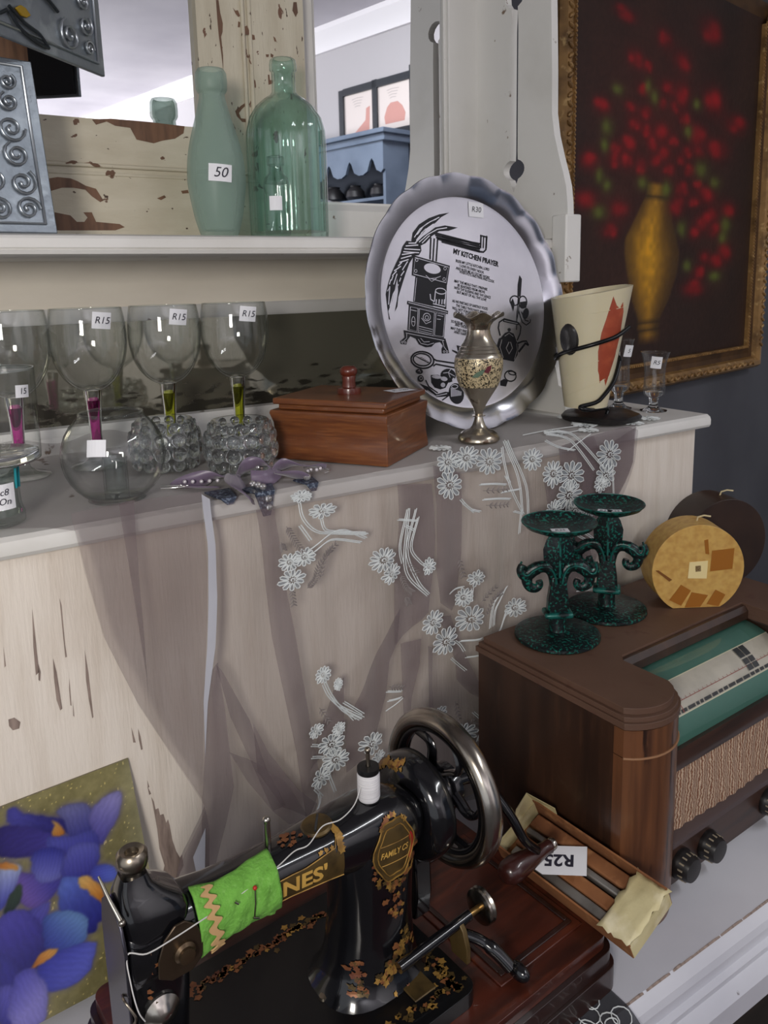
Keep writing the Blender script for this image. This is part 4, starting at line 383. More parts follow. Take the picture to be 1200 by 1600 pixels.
PAINT_BLOBS = [('r',(2.0397,1.4275),0.0463,0.0273),('r',(2.1107,1.4129),0.032,0.0184),('r',(2.3241,1.4652),0.0629,0.0309),('r',(2.2458,1.3717),0.0518,0.0231),('r',(2.3425,1.369),0.0545,0.0394),('r',(2.0998,1.3479),0.0399,0.0185),('r',(1.8677,1.2706),0.0451,0.0245),('r',(2.0266,1.2865),0.0369,0.0176),('r',(2.1127,1.2818),0.0387,0.0211),('r',(2.2079,1.3202),0.0338,0.0169),('r',(2.2939,1.3191),0.0318,0.0204),('r',(2.3593,1.2906),0.044,0.0273),('r',(2.0525,1.2448),0.0438,0.0223),('r',(2.1167,1.229),0.0388,0.0228),('r',(2.2154,1.2313),0.0583,0.0327),('r',(2.16,1.1947),0.0398,0.0232),('r',(2.2378,1.1701),0.0451,0.0254),('r',(2.2948,1.2153),0.0355,0.0192),('r',(2.4573,1.2475),0.0659,0.0365),('r',(2.4627,1.1976),0.0505,0.0218),('r',(2.3881,1.187),0.0411,0.0214),('r',(1.9453,1.1563),0.0414,0.0263),('r',(1.94,1.1227),0.0354,0.0191),('r',(2.014,1.1323),0.0369,0.0255),('r',(2.0926,1.1231),0.0385,0.0261),('r',(1.8135,1.1163),0.0552,0.0311),('r',(2.2678,1.1242),0.0459,0.021),('r',(2.3446,1.1627),0.0329,0.018),('r',(2.3625,1.0728),0.0483,0.025),('r',(2.3312,1.0169),0.0551,0.0333),('r',(2.4416,1.0346),0.0504,0.0223),('r',(2.5475,1.0572),0.0696,0.0315),('r',(2.5852,0.9969),0.0584,0.0286),('r',(2.5074,0.9677),0.0563,0.0299),('r',(2.7208,1.0203),0.0712,0.0313),('r',(1.9701,0.9896),0.0609,0.0318),('r',(2.4621,0.9315),0.0472,0.0262),('r',(2.7076,0.867),0.0579,0.0375),('r',(2.636,0.8344),0.0561,0.0278),('r',(2.5505,0.8526),0.0454,0.0235),('r',(2.5059,0.7988),0.0487,0.0271),('r',(1.9292,0.9275),0.0506,0.0257),('r',(1.7912,1.0111),0.0688,0.0286),('r',(2.6123,0.9438),0.0636,0.0272),('r',(2.0184,1.1815),0.0525,0.0298),('r',(2.4122,1.1347),0.0455,0.0234),('r',(2.1802,1.1495),0.0369,0.0204),('r',(2.4746,1.0879),0.0431,0.0188),('r',(2.6205,1.2201),0.0844,0.0348),('r',(2.5615,1.3686),0.0815,0.0501),('r',(2.516,1.5853),0.0791,0.0399),('r',(1.9801,1.5382),0.0597,0.0208),('r',(2.2167,1.5089),0.0508,0.0298),('r',(2.7371,1.311),0.0889,0.0353),('r',(2.4719,0.7455),0.0807,0.0307),('g',(2.1228,1.3586),0.029,0.0268),('g',(2.1656,1.3302),0.033,0.0272),('g',(1.8986,1.2172),0.0373,0.0286),('g',(1.8873,1.1656),0.0314,0.023),('g',(2.3907,1.2532),0.041,0.0261),('g',(2.4982,1.1409),0.0636,0.0375),('g',(1.8636,1.0804),0.0282,0.026),('g',(1.9076,1.0539),0.0319,0.0221),('g',(2.1122,1.074),0.0456,0.0265),('g',(2.2645,1.0631),0.0424,0.0325),('g',(2.3752,0.9424),0.0452,0.0307),('g',(2.7061,0.9645),0.053,0.0333),('g',(2.6902,0.9179),0.0483,0.0278),('g',(2.4251,0.8216),0.0428,0.0247),('g',(2.6034,1.1044),0.0543,0.0265),('g',(2.4467,1.3459),0.042,0.0228),('g',(1.9497,1.3275),0.0382,0.0185),('g',(1.8688,0.9781),0.0487,0.0251),('g',(2.6421,0.7834),0.0652,0.0225)]
PAINT_VASE = [(1.0755, 2.1365, 2.2714), (1.0398, 2.1327, 2.2747), (1.019, 2.1115, 2.2942), (0.9622, 2.0643, 2.3084), (0.9062, 2.0133, 2.3411), (0.8593, 2.0117, 2.3645), (0.796, 2.0313, 2.3524), (0.7147, 2.0653, 2.3051), (0.6599, 2.1015, 2.2559), (0.6431, 2.106, 2.2484), (0.6268, 2.1006, 2.2445), (0.6178, 2.1111, 2.2452), (0.5546, 2.1156, 2.2579)]
BARE_PATCHES = [([(0.3153, 1.0386), (0.343, 1.042), (0.3999, 1.0418), (0.4546, 1.04), (0.4521, 1.0294), (0.438, 1.0205), (0.4176, 1.016), (0.4041, 1.0113), (0.3785, 1.0148), (0.3702, 1.031), (0.3483, 1.0323), (0.3364, 1.0373), (0.3207, 1.0316)], 1.258), ([(0.2409, 0.9511), (0.2599, 0.9549), (0.2774, 0.9539), (0.2874, 0.9502), (0.2974, 0.9446), (0.3122, 0.9407), (0.3216, 0.9243), (0.3167, 0.9217), (0.3052, 0.9298), (0.2969, 0.9386), (0.2807, 0.9409), (0.2644, 0.9403), (0.2494, 0.9353), (0.2426, 0.9394)], 1.255), ([(0.2511, 0.9057), (0.2727, 0.9017), (0.2809, 0.8928), (0.2914, 0.893), (0.2965, 0.8992), (0.2911, 0.9066), (0.3032, 0.9069), (0.3082, 0.8933), (0.3423, 0.8907), (0.3498, 0.8862), (0.3352, 0.8813), (0.2502, 0.8802)], 1.255), ([(0.2957, 0.976), (0.3063, 0.9781), (0.3097, 0.9752), (0.3027, 0.9713), (0.2968, 0.9722)], 1.255), ([(0.402, 0.93), (0.414, 0.9351), (0.4165, 0.932), (0.4085, 0.9276)], 1.255), ([(0.4409, 0.9425), (0.452, 0.9445), (0.4534, 0.9397), (0.443, 0.9384)], 1.255), ([(0.5179, 1.2311), (0.5221, 1.2317), (0.5238, 1.2135), (0.5271, 1.1985), (0.5259, 1.1859), (0.523, 1.1787), (0.5245, 1.1513), (0.5234, 1.1291), (0.522, 1.151), (0.5192, 1.1803), (0.5183, 1.2034)], 1.258), ([(0.545, 1.2244), (0.549, 1.2203), (0.5537, 1.2216), (0.5569, 1.2136), (0.5535, 1.2116), (0.5488, 1.2165)], 1.258), ([(0.5531, 1.2053), (0.5567, 1.2042), (0.5555, 1.1968), (0.5519, 1.1963)], 1.258), ([(0.5619, 1.1979), (0.5667, 1.2001), (0.5706, 1.1912), (0.5685, 1.1862), (0.5612, 1.1868)], 1.255), ([(0.5399, 1.07), (0.5507, 1.0791), (0.5622, 1.0866), (0.5627, 1.0834), (0.5523, 1.0743), (0.5463, 1.0673), (0.5495, 1.0595), (0.5643, 1.0591), (0.5648, 1.0542), (0.5511, 1.054), (0.5424, 1.0621)], 1.258), ([(0.5988, 1.1304), (0.6015, 1.1307), (0.6022, 1.1226), (0.6078, 1.1223), (0.6068, 1.1176), (0.5991, 1.1148)], 1.255), ([(0.6506, 1.2474), (0.6565, 1.2483), (0.6581, 1.2324), (0.6534, 1.2252), (0.6481, 1.2341)], 1.255), ([(0.5967, 1.161), (0.6024, 1.1617), (0.6014, 1.1574), (0.5976, 1.1569)], 1.255), ([(0.6055, 1.1637), (0.6107, 1.1617), (0.6089, 1.157), (0.6052, 1.1585)], 1.255), ([(0.6114, 1.1903), (0.6151, 1.1882), (0.6171, 1.1826), (0.6133, 1.1828)], 1.255), ([(0.5722, 1.1882), (0.5784, 1.1875), (0.5795, 1.181), (0.5751, 1.1797)], 1.255)]
IRIS_PETALS = [([(-0.093,0.2139),(-0.0728,0.2106),(-0.0429,0.1943),(-0.0336,0.1813),(-0.0374,0.1687),(-0.0568,0.1695),(-0.0851,0.1788),(-0.0962,0.188)],(48,40,110),(66,58,144),(-0.0922,0.188),(-0.0458,0.1935)),([(-0.0819,0.2174),(-0.079,0.2289),(-0.0727,0.2289),(-0.0664,0.2207),(-0.0525,0.2131),(-0.0343,0.2026),(-0.0229,0.197),(-0.019,0.1837),(-0.0344,0.185),(-0.0583,0.2014),(-0.0741,0.2098)],(46,42,116),(76,74,168),(-0.0277,0.1864),(-0.0748,0.2269)),([(-0.0338,0.2093),(-0.0264,0.212),(-0.0153,0.2118),(-0.0045,0.2082),(0.0036,0.1999),(0.0069,0.1902),(0.0037,0.1746),(-0.0051,0.1684),(-0.0204,0.1722),(-0.0256,0.1837),(-0.0261,0.1969)],(58,58,140),(112,112,168),(-0.0118,0.1739),(-0.015,0.2094)),([(0.0013,0.1942),(0.0105,0.2028),(0.0252,0.2082),(0.0357,0.2075),(0.0394,0.1993),(0.0356,0.1885),(0.0294,0.1773),(0.0195,0.1653),(0.0112,0.1553),(0.0029,0.1622),(0.0003,0.1777)],(84,78,164),(146,140,204),(0.005,0.1652),(0.0323,0.2033)),([(-0.0447,0.1865),(-0.0195,0.1765),(0.0029,0.1748),(0.0074,0.1562),(-0.0015,0.1405),(-0.0169,0.1445),(-0.0324,0.1627),(-0.0443,0.1723)],(54,52,146),(80,82,176),(-0.0172,0.1471),(-0.0192,0.1769)),([(-0.084,0.1632),(-0.0644,0.1526),(-0.0344,0.1329),(-0.0421,0.1244),(-0.0608,0.1139),(-0.0785,0.1241),(-0.0806,0.1411)],(72,66,160),(112,88,172),(-0.0437,0.1356),(-0.0732,0.1241)),([(-0.0642,0.1693),(-0.057,0.1756),(-0.0401,0.1723),(-0.0304,0.1625),(-0.0324,0.1467),(-0.0404,0.136),(-0.0573,0.1397),(-0.0641,0.153)],(60,62,160),(110,112,196),(-0.0487,0.1703),(-0.0575,0.1455)),([(-0.0322,0.1537),(-0.0218,0.166),(-0.004,0.1636),(0.0074,0.1542),(0.0042,0.1386),(-0.0041,0.1276),(-0.0182,0.124),(-0.0333,0.1281),(-0.0371,0.1415)],(92,94,186),(54,52,146),(-0.0175,0.1597),(-0.0176,0.1286)),([(-0.0383,0.2024),(-0.0323,0.1947),(-0.0271,0.1839),(-0.0319,0.1815),(-0.0395,0.1856),(-0.0373,0.1945)],(226,176,100),(206,130,56),(-0.0382,0.2008),(-0.0321,0.182)),([(-0.0024,0.1359),(0.0153,0.1298),(0.0231,0.118),(0.0175,0.1106),(0.0039,0.114),(-0.0086,0.1241)],(66,72,178),(92,108,214),(-0.0059,0.1278),(0.0178,0.1242)),([(-0.0409,0.127),(-0.0353,0.1363),(-0.0206,0.1301),(-0.0064,0.1169),(0.0046,0.0952),(0.0072,0.0796),(0.0016,0.0724),(-0.0055,0.0708),(-0.0089,0.0628),(-0.0198,0.0666),(-0.027,0.0806),(-0.0405,0.0962)],(92,112,206),(40,42,130),(-0.0328,0.131),(-0.0173,0.0704)),([(-0.0205,0.1285),(-0.0102,0.1274),(0.0005,0.1129),(0.0059,0.0972),(0.0045,0.0866),(-0.0018,0.095),(-0.0106,0.1088),(-0.0195,0.1204)],(240,190,110),(206,122,40),(-0.0179,0.1266),(0.0032,0.0904)),([(-0.0953,0.174),(-0.0833,0.1713),(-0.074,0.1628),(-0.0796,0.1513),(-0.0871,0.1409),(-0.0946,0.1305),(-0.1007,0.1309)],(176,188,224),(84,88,186),(-0.0859,0.1675),(-0.0937,0.1332)),([(-0.0942,0.1761),(-0.0849,0.1744),(-0.0759,0.1622),(-0.0841,0.1656),(-0.0949,0.1702)],(216,130,60),(236,170,90),(-0.0939,0.1748),(-0.0774,0.163)),([(-0.096,0.1249),(-0.088,0.1396),(-0.0787,0.1471),(-0.0761,0.1344),(-0.0837,0.124),(-0.0929,0.1167)],(66,84,70),(44,56,56),(-0.0816,0.1438),(-0.0917,0.1204)),([(-0.0764,0.114),(-0.0613,0.1165),(-0.0507,0.1153),(-0.0539,0.1039),(-0.0603,0.0905),(-0.0698,0.0833)],(60,56,150),(96,92,184),(-0.0718,0.0914),(-0.0526,0.113)),([(-0.104,0.1172),(-0.0911,0.1227),(-0.0733,0.1148),(-0.0597,0.0877),(-0.0614,0.0653),(-0.0753,0.0487),(-0.0897,0.0512),(-0.1016,0.0707),(-0.1083,0.083)],(84,78,176),(44,40,122),(-0.0941,0.1156),(-0.0781,0.0562)),([(-0.0605,0.1023),(-0.0453,0.1025),(-0.0286,0.095),(-0.0175,0.0853),(-0.016,0.0703),(-0.021,0.0582),(-0.0341,0.0525),(-0.049,0.0561),(-0.0606,0.0674),(-0.0627,0.0847)],(54,66,160),(104,140,200),(-0.0577,0.0706),(-0.025,0.0863)),([(-0.0714,0.055),(-0.056,0.0581),(-0.034,0.0582),(-0.0165,0.0547),(-0.0094,0.0478),(-0.0145,0.0347),(-0.023,0.022),(-0.0395,0.0159),(-0.0609,0.0196),(-0.0724,0.03)],(58,62,172),(100,106,212),(-0.0619,0.0524),(-0.0221,0.0332)),([(-0.0794,0.052),(-0.0723,0.0614),(-0.0619,0.066),(-0.0504,0.0621),(-0.0552,0.0564),(-0.0674,0.0537)],(236,170,84),(200,116,46),(-0.0531,0.0624),(-0.0775,0.0529)),([(-0.1061,0.0873),(-0.0908,0.0618),(-0.0902,0.05),(-0.0999,0.0389),(-0.1119,0.0404)],(66,64,160),(50,46,136),(-0.1053,0.0832),(-0.0999,0.0411)),([(-0.1106,0.0492),(-0.0972,0.0425),(-0.0964,-0.0008),(-0.1156,0.0093)],(90,86,186),(62,58,154),(-0.1003,0.0373),(-0.1109,0.0096)),([(-0.0927,0.0548),(-0.0761,0.0535),(-0.0663,0.0302),(-0.0659,0.0161),(-0.076,-0.013),(-0.1015,0.0004),(-0.1044,0.0265)],(84,80,184),(138,132,216),(-0.09,0.0481),(-0.0779,0.014))]
# ================================================================ the room
M_WALL = nmat('slate_wall_paint', [S(92, 93, 99), (S(80, 81, 87), 3, 0.4, 0.7, (1, 1, 1))], 0.75, bump=0.05)
M_CEIL = nmat('ceiling_paint', [S(214, 210, 216), (S(196, 192, 200), 1.5, 0.4, 0.7, (1, 1, 1))], 0.8)
M_GREYWALL = mat('pale_grey_wall_paint', S(186, 182, 184), 0.8)
M_FLOOR = nmat('dark_floor', [S(60, 52, 46), (S(40, 36, 34), 6, 0.4, 0.7, (1, 6, 1))], 0.5)
_wa = math.radians(10.3)
def structure(name, mb, m, **k):
    return obj(name, mb, m, kind='structure', **k)
structure('floor', MB().box(-3, 5.2, -9.0, 2.9, -0.85, -0.80), M_FLOOR)
structure('ceiling', MB().box(-3, 5.2, -9.0, 2.9, 2.62, 2.67), M_CEIL)
structure('wall_back', MB().box(-3.0, 4.35, 0.0, 0.08, -0.80, 2.62), M_WALL, M=Matrix.Translation((0, 1.36, 0)) @ Matrix.Rotation(_wa, 4, 'Z'))
structure('wall_front', MB().box(-3.0, 6.0, -9.06, -9.0, -0.80, 2.62), M_GREYWALL)
# the right wall, in its own frame: local x runs outward, local y along the wall
RW = Matrix.Rotation(math.radians(-10.4), 4, 'Z')
structure('wall_right', MB().box(3.6, 3.68, -9.0, 2.6, -0.80, 2.62), M_GREYWALL, M=RW)
_c = MB(); _c.prism([(0, 0), (-0.025, 0), (-0.035, 0.03), (-0.07, 0.08), (-0.10, 0.12), (-0.10, 0.155), (0, 0.155)], 0, 11.4,
                    M=frame((3.6, 2.5, 2.462), (1, 0, 0), (0, 0, 1)))
structure('trim_1', _c, mat('cornice_white', S(236, 232, 234), 0.6), fixn=True, M=RW)
structure('trim_2', MB().box(1.4, 1.412, -5.0, 0.9, 2.612, 2.62), mat('ceiling_joint_grey', S(150, 146, 152), 0.8))
_r = MB().prism([(0.45, -0.8), (1.75, -0.8), (1.75, 0.42), (0.45, 0.42)], -0.80, -0.792)
tag(obj('rug', _r, nmat('red_rug', [S(86, 28, 30), (S(40, 16, 20), 14, 0.4, 0.6, (1, 1, 1))], 0.95), bevel=0.003), 'dark red rug on the floor below the white counter edge', 'rug')

def rwloc(s_, z, x=3.6): return RW @ Vector((x, s_, z))
FP = thing('framed_print', 'black framed pair of pink prints on grey wall, seen in the hutch mirror', 'picture', rwloc(-1.77, 1.77), math.radians(-10.4))
mf = mat('black_picture_frame', S(40, 44, 50), 0.4)
def yb(y0, y1, z0, z1, d0=-0.03, d1=0.0):
    return MB().box(d0, d1, y0, y1, z0, z1)
for a in ((0.335, 0.385, 0.0, 0.43), (-0.395, -0.345, 0.0, 0.39), (-0.035, 0.015, 0.0, 0.40)):
    obj('stile', yb(*a), mf, FP, bevel=0.002)
for a in ((-0.345, 0.335, 0.345, 0.395), (-0.345, 0.335, 0.0, 0.05)):
    obj('rail', yb(*a), mf, FP, bevel=0.002)
mpr = mat('print_paper', S(226, 214, 208), 0.6); mpk = mat('pink_print_ink', S(206, 150, 140), 0.6); mgl = mat('grey_print_ink', S(180, 170, 168), 0.6)
def printsheet(y0, y1, kind):
    sh = obj('print', yb(y0, y1, 0.04, 0.36, -0.016, -0.008), mpr, FP)
    b = MB(); Mx = frame((-0.0165, (y0 + y1) / 2, 0.19), (0, -1, 0), (0, 0, 1))
    if kind: b.flatpoly([(-0.10, -0.10), (0.09, -0.10), (0.10, -0.05), (0.07, 0.01), (0.035, 0.035), (-0.035, 0.035), (-0.08, 0.0), (-0.11, -0.05)], 0, Mx)
    else: b.flatpoly([(-0.12, 0.05), (-0.08, 0.04), (-0.07, -0.04), (0.06, -0.12), (0.02, -0.135), (-0.11, -0.11)], 0, Mx)
    obj('print_shape', b, mpk, sh)
    c = MB()
    for q in range(4):
        c.ribbon([(-0.05 + 0.01 * q, 0.12 - 0.018 * q), (0.02, 0.124 - 0.018 * q), (0.07 - 0.01 * q, 0.118 - 0.018 * q)], 0.004, 0.0002, Mx)
    obj('print_lines', c, mgl, sh)
printsheet(-0.345, -0.035, False); printsheet(0.015, 0.335, True)

CB = thing('wall_cupboard', 'blue grey cupboard with scalloped valance on the far wall, seen in the hutch mirror', 'cupboard', rwloc(-2.05, -0.80), math.radians(-10.4))
mb_ = nmat('blue_grey_paint', [S(112, 126, 146), (S(90, 104, 124), 4, 0.4, 0.7, (1, 1, 1))], 0.6)
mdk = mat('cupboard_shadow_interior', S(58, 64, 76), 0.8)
# local frame: front faces -x, width along y (-0.65 .. 0.62), z from the floor
def cbx(x0, x1, y0, y1, z0, z1): return MB().box(x0, x1, y0, y1, z0 + 0.8, z1 + 0.8)
YA, YB_ = -0.75, 0.60
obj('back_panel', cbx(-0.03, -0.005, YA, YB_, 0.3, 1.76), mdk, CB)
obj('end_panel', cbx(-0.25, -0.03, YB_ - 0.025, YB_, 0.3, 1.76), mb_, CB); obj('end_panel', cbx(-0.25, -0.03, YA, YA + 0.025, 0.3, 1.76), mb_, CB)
obj('base', cbx(-0.36, -0.005, YA - 0.02, YB_ + 0.02, -0.8, 0.3), mb_, CB, bevel=0.004)
obj('shelf', cbx(-0.24, -0.03, YA + 0.025, YB_ - 0.025, 1.33, 1.35), mb_, CB)
obj('cornice', MB().box(-0.31, -0.005, YA - 0.05, YB_ + 0.05, 2.545, 2.575).box(-0.285, -0.005, YA - 0.03, YB_ + 0.03, 2.50, 2.545), mb_, CB, bevel=0.004)
_v = [(YA, 1.72), (YA, 1.52)]
for q in range(6):
    w = (YB_ - YA) / 6; y0 = YA + w * q
    for t, h in ((0.1, 0.0), (0.3, 0.02), (0.42, 0.08), (0.5, 0.10), (0.58, 0.08), (0.7, 0.02), (0.9, 0.0)):
        _v.append((y0 + w * t, 1.50 + h))
_v += [(YB_, 1.52), (YB_, 1.72)]
obj('scalloped_valance', MB().prism([(y, z + 0.8) for y, z in _v], 0, 0.02, M=frame((-0.27, 0, 0), (0, 1, 0), (0, 0, 1))), mb_, CB, smooth=0)
for q, (y, lab) in enumerate(((0.40, 'squat dark jar nearest the end of the reflected blue cupboard shelf'), (0.16, 'second dark jar from the near end of the reflected blue cupboard shelf'), (-0.08, 'middle dark jar on the reflected blue cupboard shelf'), (-0.34, 'tall narrow dark jar on the reflected blue cupboard shelf'))):
    b = MB(); r = 0.06 + 0.012 * (q % 3)
    b.lathe([(0, 0), (r * 0.6, 0), (r, 0.03), (r * 0.9, 0.07), (r * 0.5, 0.09 + 0.01 * q), (r * 0.55, 0.10 + 0.01 * q), (0, 0.10 + 0.01 * q)], 16)
    o = obj('jar', b, mat('dark_ornament', S(52, 50, 52), 0.4)); o.location = RW @ Vector((3.47, -2.05 + y, 1.35))
    tag(o, lab, 'jar', 'jars inside the reflected blue cupboard')

# ================================================================ the white painted dresser
DR = thing('dresser', 'white painted dresser with raised back step, mirrors and a fretwork side panel', 'dresser', (0, 0, 0))
XL = -0.15; DB = 1.322
FX = frame((0, 0, 0), (0, 1, 0), (0, 0, 1))      # profiles in (y,z) extruded along +x
ct = MB().prism([(DB, 0), (0.501, 0), (0.495, -0.004), (0.488, -0.010), (0.485, -0.018), (0.492, -0.021), (0.490, -0.040),
                 (0.483, -0.043), (0.483, -0.050), (0.476, -0.056), (0.470, -0.064), (0.470, -0.094), (0.476, -0.098), (DB, -0.098)], XL, 1.62, M=FX)
M_COUNTER = nmat('counter_white_paint', [S(206, 206, 212), (S(188, 188, 196), 3, 0.4, 0.7, (1, 1, 1)), (S(110, 104, 104), 34, 0.735, 0.76, (1, 1, 1), 8)], 0.35, bump=0.1, bscale=30)
obj('countertop', ct, M_COUNTER, DR, smooth=20, fixn=True)
ch = MB()
x = 0.50
while x < 1.6:
    w = random.uniform(0.015, 0.06); h = random.uniform(0.0003, 0.0014)
    ch.add([(x, 0.5005, 0.0003), (x + w, 0.5005, 0.0003), (x + w * 0.8, 0.5005 + h, 0.0003), (x + w * 0.3, 0.5005 + h * 0.7, 0.0003),
            (x, 0.4985, -0.0009), (x + w, 0.4985, -0.0009)], [(0, 1, 2, 3), (4, 5, 1, 0)])
    x += w + random.uniform(-0.004, 0.006)
o = obj('chipped_paint_edge', ch, M_SCRAPE, DR, smooth=0); o['kind'] = 'stuff'
for (lx, ly) in ((1.55, 0.55), (1.55, 1.27), (-0.10, 0.55), (-0.10, 1.27)):
    b = MB().box(lx - 0.04, lx + 0.04, ly - 0.04, ly + 0.04, -0.35, -0.098)
    b.lathe([(0.0, -0.80), (0.022, -0.80), (0.028, -0.74), (0.018, -0.70), (0.034, -0.60), (0.038, -0.50), (0.026, -0.42), (0.04, -0.38), (0.04, -0.35), (0, -0.35)], 20, M=Matrix.Translation((lx, ly, 0)))
    obj('leg', b, M_WHITE, DR, bevel=0.003)
obj('apron', MB().box(-0.10, 1.57, 0.57, 0.59, -0.19, -0.098), M_WHITE, DR)

obj('step_front_panel', MB().box(XL, 1.234, 0.885, 0.905, 0.0, 0.526), M_PINKW, DR)
obj('step_end_panel', MB().box(1.214, 1.236, 0.905, 1.30, 0.0, 0.526), M_WHITE, DR)
st = MB().prism([(DB, 0.548), (0.877, 0.548), (0.871, 0.544), (0.869, 0.539), (0.869, 0.530), (0.872, 0.5255), (DB, 0.5255)], XL, 1.256, M=FX)
obj('step_top', st, M_WHITE, DR, smooth=30, fixn=True)

# hutch back
SX = 1.060
obj('back_board', MB().box(XL, SX + 0.01, 1.310, DB, 0.548, 1.70), M_CREAM, DR)
obj('bottom_rail', MB().prism([(1.31, 0.548), (1.275, 0.548), (1.275, 0.574), (1.280, 0.578), (1.284, 0.586), (1.31, 0.590)], XL, SX + 0.01, M=FX), M_WHITE, DR, fixn=True)
M_STRIPMIR, nt, p, _o = newmat('worn_mirror_olive_reflection')
p.inputs['Metallic'].default_value = 0.72; p.inputs['Roughness'].default_value = 0.06
_tc = nt.nodes.new('ShaderNodeTexCoord'); _n = nt.nodes.new('ShaderNodeTexNoise'); _n.inputs['Scale'].default_value = 60; _n.inputs['Detail'].default_value = 8
_mp = nt.nodes.new('ShaderNodeMapping'); _mp.inputs['Scale'].default_value = (0.45, 1, 1.6)
_sep = nt.nodes.new('ShaderNodeSeparateXYZ'); nt.links.new(_tc.outputs['Object'], _sep.inputs[0]); nt.links.new(_tc.outputs['Object'], _mp.inputs[0]); nt.links.new(_mp.outputs[0], _n.inputs['Vector'])
# worn silvering creeps in from the lower edge of the strip
_mr = nt.nodes.new('ShaderNodeMapRange'); _mr.inputs['From Min'].default_value = 0.588; _mr.inputs['From Max'].default_value = 0.665; _mr.inputs['To Min'].default_value = 0.20; _mr.inputs['To Max'].default_value = -0.12
nt.links.new(_sep.outputs['Z'], _mr.inputs['Value'])
_ad = nt.nodes.new('ShaderNodeMath'); nt.links.new(_mr.outputs[0], _ad.inputs[0]); nt.links.new(_n.outputs['Fac'], _ad.inputs[1])
_th = nt.nodes.new('ShaderNodeMapRange'); _th.inputs['From Min'].default_value = 0.60; _th.inputs['From Max'].default_value = 0.66
nt.links.new(_ad.outputs[0], _th.inputs['Value'])
_mx = nt.nodes.new('ShaderNodeMix'); _mx.data_type = 'RGBA'; _mx.inputs['A'].default_value = S(150, 147, 130); _mx.inputs['B'].default_value = S(66, 63, 54)  # olive base colour stands in for the dim reflected room; darker mix is wear
nt.links.new(_th.outputs[0], _mx.inputs['Factor']); nt.links.new(_mx.outputs['Result'], p.inputs['Base Color'])
_rr = nt.nodes.new('ShaderNodeMapRange'); _rr.inputs['To Min'].default_value = 0.05; _rr.inputs['To Max'].default_value = 0.5
nt.links.new(_th.outputs[0], _rr.inputs['Value']); nt.links.new(_rr.outputs[0], p.inputs['Roughness'])
obj('strip_mirror', MB().box(XL, SX, 1.296, 1.309, 0.582, 0.748), M_STRIPMIR, DR, smooth=0, label='strip of mirror with worn silvering, its dark olive reflection put into the colour')
obj('upper_rail', MB().prism([(1.31, 0.7435), (1.294, 0.7435), (1.290, 0.747), (1.284, 0.762), (1.280, 0.767), (1.31, 0.767)], XL, SX + 0.01, M=FX), M_WHITE, DR, fixn=True)
obj('frieze_board', MB().box(XL, SX + 0.01, 1.283, 1.310, 0.767, 0.840), M_CREAM, DR)
sh = MB().prism([(DB - 0.012, 0.865), (1.080, 0.865), (1.072, 0.8625), (1.069, 0.859), (1.069, 0.848), (1.072, 0.846), (1.068, 0.844), (1.070, 0.840), (1.078, 0.837), (DB - 0.012, 0.837)], XL, SX + 0.006, M=FX)
obj('shelf', sh, M_WHITE, DR, smooth=30, fixn=True)
obj('mirror_pane', MB().box(0.70, 1.0, 1.297, 1.303, 0.92, 1.70), M_MIRROR, DR, smooth=0, label='clear mirror pane reflecting the room')
obj('mirror_stile', MB().box(0.678, 0.702, 1.285, 1.31, 0.865, 1.70).box(0.700, 0.7085, 1.291, 1.31, 0.865, 1.70), M_WHITE, DR, bevel=0.002)
obj('mirror_stile', MB().box(0.990, SX + 0.005, 1.283, 1.31, 0.865, 1.70).box(0.984, 0.992, 1.290, 1.31, 0.865, 1.70), M_WHITE, DR, bevel=0.002)
obj('mirror_rail', MB().prism([(1.31, 0.865), (1.278, 0.865), (1.280, 0.922), (1.292, 0.934), (1.293, 0.938), (1.31, 0.938)], 0.678, 0.99, M=FX), M_WHITE, DR, fixn=True)
# fretwork side panel with keyhole slot
def arc(cx, cz, r, a0, a1, n, rz=None):
    return [(cx + r * math.cos(a0 + (a1 - a0) * k / n), cz + (rz or r) * math.sin(a0 + (a1 - a0) * k / n)) for k in range(n + 1)]
prof = [(1.311, 0.865), (1.311, 1.70), (1.105, 1.70), (1.096, 1.50), (1.090, 1.38), (1.084, 1.255), (1.080, 1.15), (1.079, 1.08), (1.072, 1.042), (1.060, 1.005), (1.050, 0.978), (1.042, 0.953), (1.038, 0.925), (1.037, 0.905), (1.037, 0.865)]
sy = 1.177
slot = arc(sy, 1.298, 0.026, -1.25, PI + 1.25, 12, 0.02) + [(sy - 0.010, 1.24), (sy - 0.010, 1.03)] + arc(sy, 0.996, 0.029, 1.95, PI + 1.15, 8, 0.019) + [(sy - 0.006, 0.966), (sy, 0.955), (sy + 0.006, 0.966)] + arc(sy, 0.996, 0.029, -1.15, 1.19, 8, 0.019) + [(sy + 0.010, 1.03), (sy + 0.010, 1.24)]
sp = MB().prism(prof, 0, 0.015, M=frame((SX, 0, 0), (0, 1, 0), (0, 0, 1)), holes=[slot])
obj('fretwork_side_panel', sp, M_WHITE, DR, smooth=25, fixn=True)
obj('corner_block', MB().box(SX - 0.006, SX + 0.032, 1.034, 1.070, 0.787, 0.905), M_WHITE, DR, bevel=0.003)
# lower side bracket under the shelf
lb = [(1.311, 0.548), (1.311, 0.837), (1.085, 0.837), (1.082, 0.787), (1.090, 0.745), (1.115, 0.71), (1.120, 0.68), (1.105, 0.655), (1.065, 0.645), (1.058, 0.625), (1.052, 0.60), (1.040, 0.595), (1.034, 0.57), (1.034, 0.548)]
obj('lower_side_bracket', MB().prism(lb, 0, 0.024, M=frame((SX, 0, 0), (0, 1, 0), (0, 0, 1))), M_WHITE, DR, smooth=25, fixn=True)
